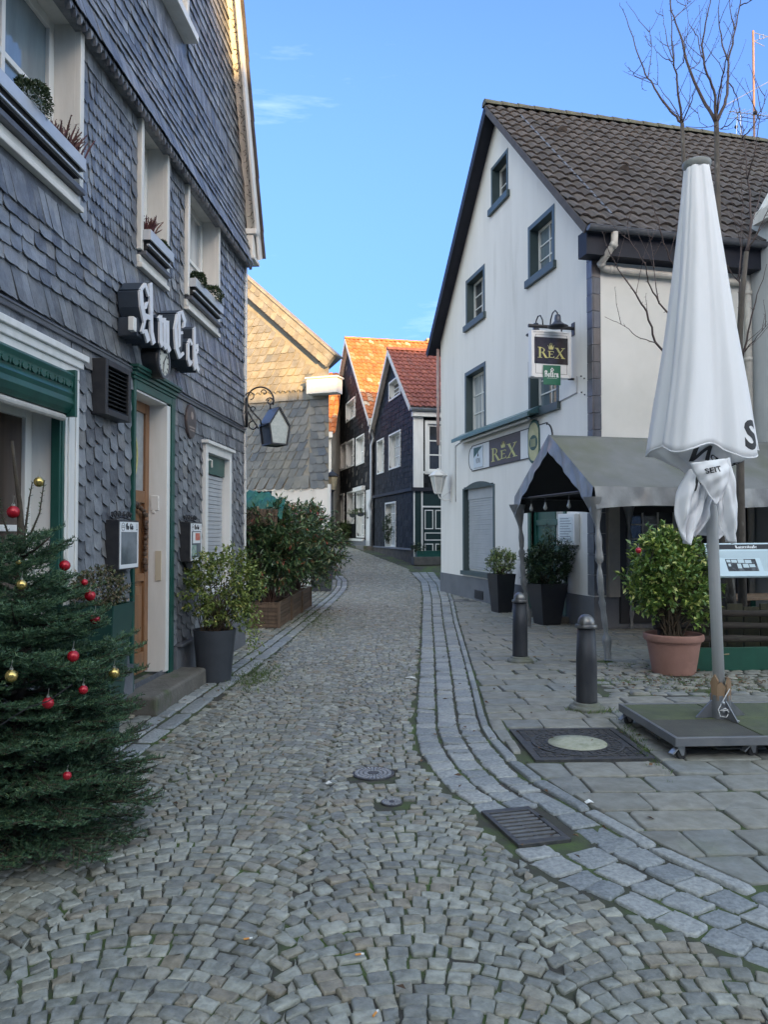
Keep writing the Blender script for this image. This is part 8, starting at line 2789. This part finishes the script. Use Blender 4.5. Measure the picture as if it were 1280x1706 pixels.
for k in range(nl_):
    z = .12 + (H_T - .30) * (k / (nl_ - 1)) ** .95
    fz_ = z / H_T
    Lb = .85 * (1 - fz_) ** .70 * (1 if fz_ > .32 else .84) + .06
    nb_ = 11 if fz_ < .7 else 7 if fz_ < .88 else 5
    for b in range(nb_):
        th = 2 * math.pi * (b + rg.uniform(-.25, .25)) / nb_ + k * 1.1
        up = -.10 + .55 * fz_ + rg.uniform(-.08, .10)
        branch((TX, TY, z + rg.uniform(-.03, .03)), (math.cos(th), math.sin(th), up), Lb * rg.uniform(.82, 1.15), .013 * (1.2 - fz_), 0, .021)
# long bare-based shoots beside the leader
for pts_ in ([(38, 905, 0), (44, 870, .02), (49, 830, .02), (54, 803, .02)], [(30, 905, -.05), (52, 888, -.08), (66, 855, -.08), (74, 800, -.08)], [(34, 912, .0), (14, 890, .05), (4, 860, .05), (0, 830, .05)], [(36, 930, 0), (60, 915, -.1), (78, 900, -.12), (84, 893, -.12)]):
    P = [at(x, y, TY + dy) for x, y, dy in pts_]
    fine = [np.array(P[i].lerp(P[i + 1], f)) for i in range(3) for f in (0, .25, .5, .75)] + [np.array(P[3])]
    segs.append((fine, .008, .017, 3))
segs.append(([np.array(tops[-3].lerp(tops[-1], f)) for f in (0, .25, .5, .75, 1)], .0, .010, 3))
m = MB(); NP_, ND_, NL_ = [], [], []
for pts, r, ndl, lvl in segs:
    if r > .004:
        m.tube([Vector(p) for p in pts[::2] + ([pts[-1]] if len(pts) % 2 == 0 else [])], [max(.0015, r * (1 - .8 * i / max(1, len(pts[::2])))) for i in range(len(pts[::2]) + (1 if len(pts) % 2 == 0 else 0))], 5, False)
    A = np.array(pts)
    for i in range(len(A) - 1):
        dv = A[i + 1] - A[i]; L = np.linalg.norm(dv)
        if lvl == 0 and i < len(A) * .35: continue
        c = max(1, int(L / (.0026 if lvl < 3 else .0040)))
        t = rg.random(c)
        d = dv / (L + 1e-9)
        s = np.cross(d, [0, 0, 1.0]); s /= np.linalg.norm(s) + 1e-9
        u = np.cross(s, d)
        th = rg.uniform(-.5, math.pi + .5, c) if lvl < 3 else rg.uniform(0, 2 * math.pi, c)
        nd = d[None] * rg.uniform(.35, .75, (c, 1)) + s[None] * np.cos(th)[:, None] * 1.0 + u[None] * (np.sin(th) * .75)[:, None]
        nd /= np.linalg.norm(nd, axis=1, keepdims=True)
        NP_.append(A[i] + dv * t[:, None]); ND_.append(nd); NL_.append(np.full(c, ndl) * rg.uniform(.75, 1.2, c))
m.build('branches', M_firbark, fir, smooth=True)
Pn, Dn, Ln = np.concatenate(NP_), np.concatenate(ND_), np.concatenate(NL_)
sd = np.cross(Dn, rg.normal(size=Dn.shape)); sd /= np.linalg.norm(sd, axis=1, keepdims=True) + 1e-9
wn_ = .0017
V = np.stack([Pn + sd * wn_, Pn - sd * wn_, Pn + Dn * Ln[:, None] * .9 - sd * wn_ * .8, Pn + Dn * Ln[:, None] * .9 + sd * wn_ * .8], 1).reshape(-1, 3)
i4 = np.arange(len(Pn)) * 4
mesh_obj('needles', V, np.stack([i4, i4 + 1, i4 + 2, i4 + 3], 1), M_needle, fir)
print('needles', len(Pn))
M_bred = mat('bauble_red', (.42, .008, .022), rough=.22, spec=.7, metal=.25)
M_bgold = mat('bauble_gold', (.62, .46, .16), rough=.18, metal=.85)
M_bcap = mat('bauble_cap', (.60, .58, .52), rough=.3, metal=.8)
def bauble(px, py, rpx, col, label, Y=None):
    if Y is None:
        Y = TY
        for _ in range(12):
            q = at(px, py, Y)
            f = min(.98, max(0, q.z / H_T))
            Rr = .85 * (1 - f) ** .70 + .06
            Y = TY - math.sqrt(max(0.0, (Rr * 1.06) ** 2 - (q.x - TX) ** 2))
    q = at(px, py, Y)
    r = rpx * q.y / 1280
    t = thing('bauble', label, 'bauble', tuple(q), 'baubles on the fir')
    m = MB(); m.ball(q, r, 20, 14); m.build('ball', M_bred if col == 'r' else M_bgold, t, smooth=True)
    m = MB(); m.lathe(q + Vector((0, 0, r * .97)), [(r * .28, 0), (r * .28, r * .26), (.0001, r * .30)], 10)
    m.tube([q + Vector((math.cos(a) * r * .15, 0, r * 1.35 + math.sin(a) * r * .15)) for a in np.linspace(0, 6.3, 9)], r * .035, 4, False)
    m.tube([q + Vector((0, 0, r * 1.5)), q + Vector((.004, 0, r * 2.6))], .0012, 4)
    m.build('cap', M_bcap, t)
for a in (
    (22, 853, 10.5, 'r', 'shiny red bauble hanging on the bare leader at the top of the fir', TY - .03),
    (65, 803, 8.5, 'g', 'gold bauble wedged between two upright shoot tips, highest on the fir', TY - .06),
    (108, 942, 9.0, 'r', 'red bauble in front of the white shop window frame', None),
    (36, 974, 8.5, 'g', 'gold bauble on the upper left of the fir below the top tier'),
    (31, 936, 5, 'g', 'small gold bauble half hidden in the needles just under the leader'),
    (141, 970, 5.5, 'r', 'small red bauble against the slates, beside the green planter rim'),
    (150, 992, 9.0, 'r', 'red bauble in front of the rim of the tall green planter'),
    (158, 1031, 8.5, 'r', 'red bauble dangling in front of the middle of the green planter'),
    (122, 1093, 9.5, 'r', 'glossy red bauble in front of the foot of the green planter'),
    (190, 1121, 9.0, 'g', 'gold bauble at the tip of the longest right hand branch near the door'),
    (19, 1126, 10.5, 'g', 'dull gold bauble low on the left edge of the fir'),
    (139, 1149, 7.5, 'r', 'red bauble below the gold one on the right side of the fir'),
    (80, 1171, 9.5, 'r', 'red bauble in the middle of the fir with a long silver hook'),
    (112, 1292, 7.0, 'r', 'lowest red bauble, deep in the dark lower branches'),
):
    bauble(*a[:5], Y=(a[5] if len(a) > 5 else None))
bauble(1064, 917, 5.0, 'r', 'single small red bauble on the variegated shrub in the terracotta pot', TERR.y - .40)
m = MB()
lpnts = [at(x, y, TY - .55) for x, y in ((-10, 1215), (20, 1195), (48, 1178), (80, 1168), (120, 1140))]
m.tube(lpnts, .003, 5); m.tube([at(x, y, TY - .12) for x, y in ((60, 885), (78, 897), (84, 900), (80, 915))], .0025, 5)
tag(m.build('light_cable', M_pot_b, None, tuple(lpnts[0])), 'thin dark fairy light cable looping through the fir branches', 'cable')
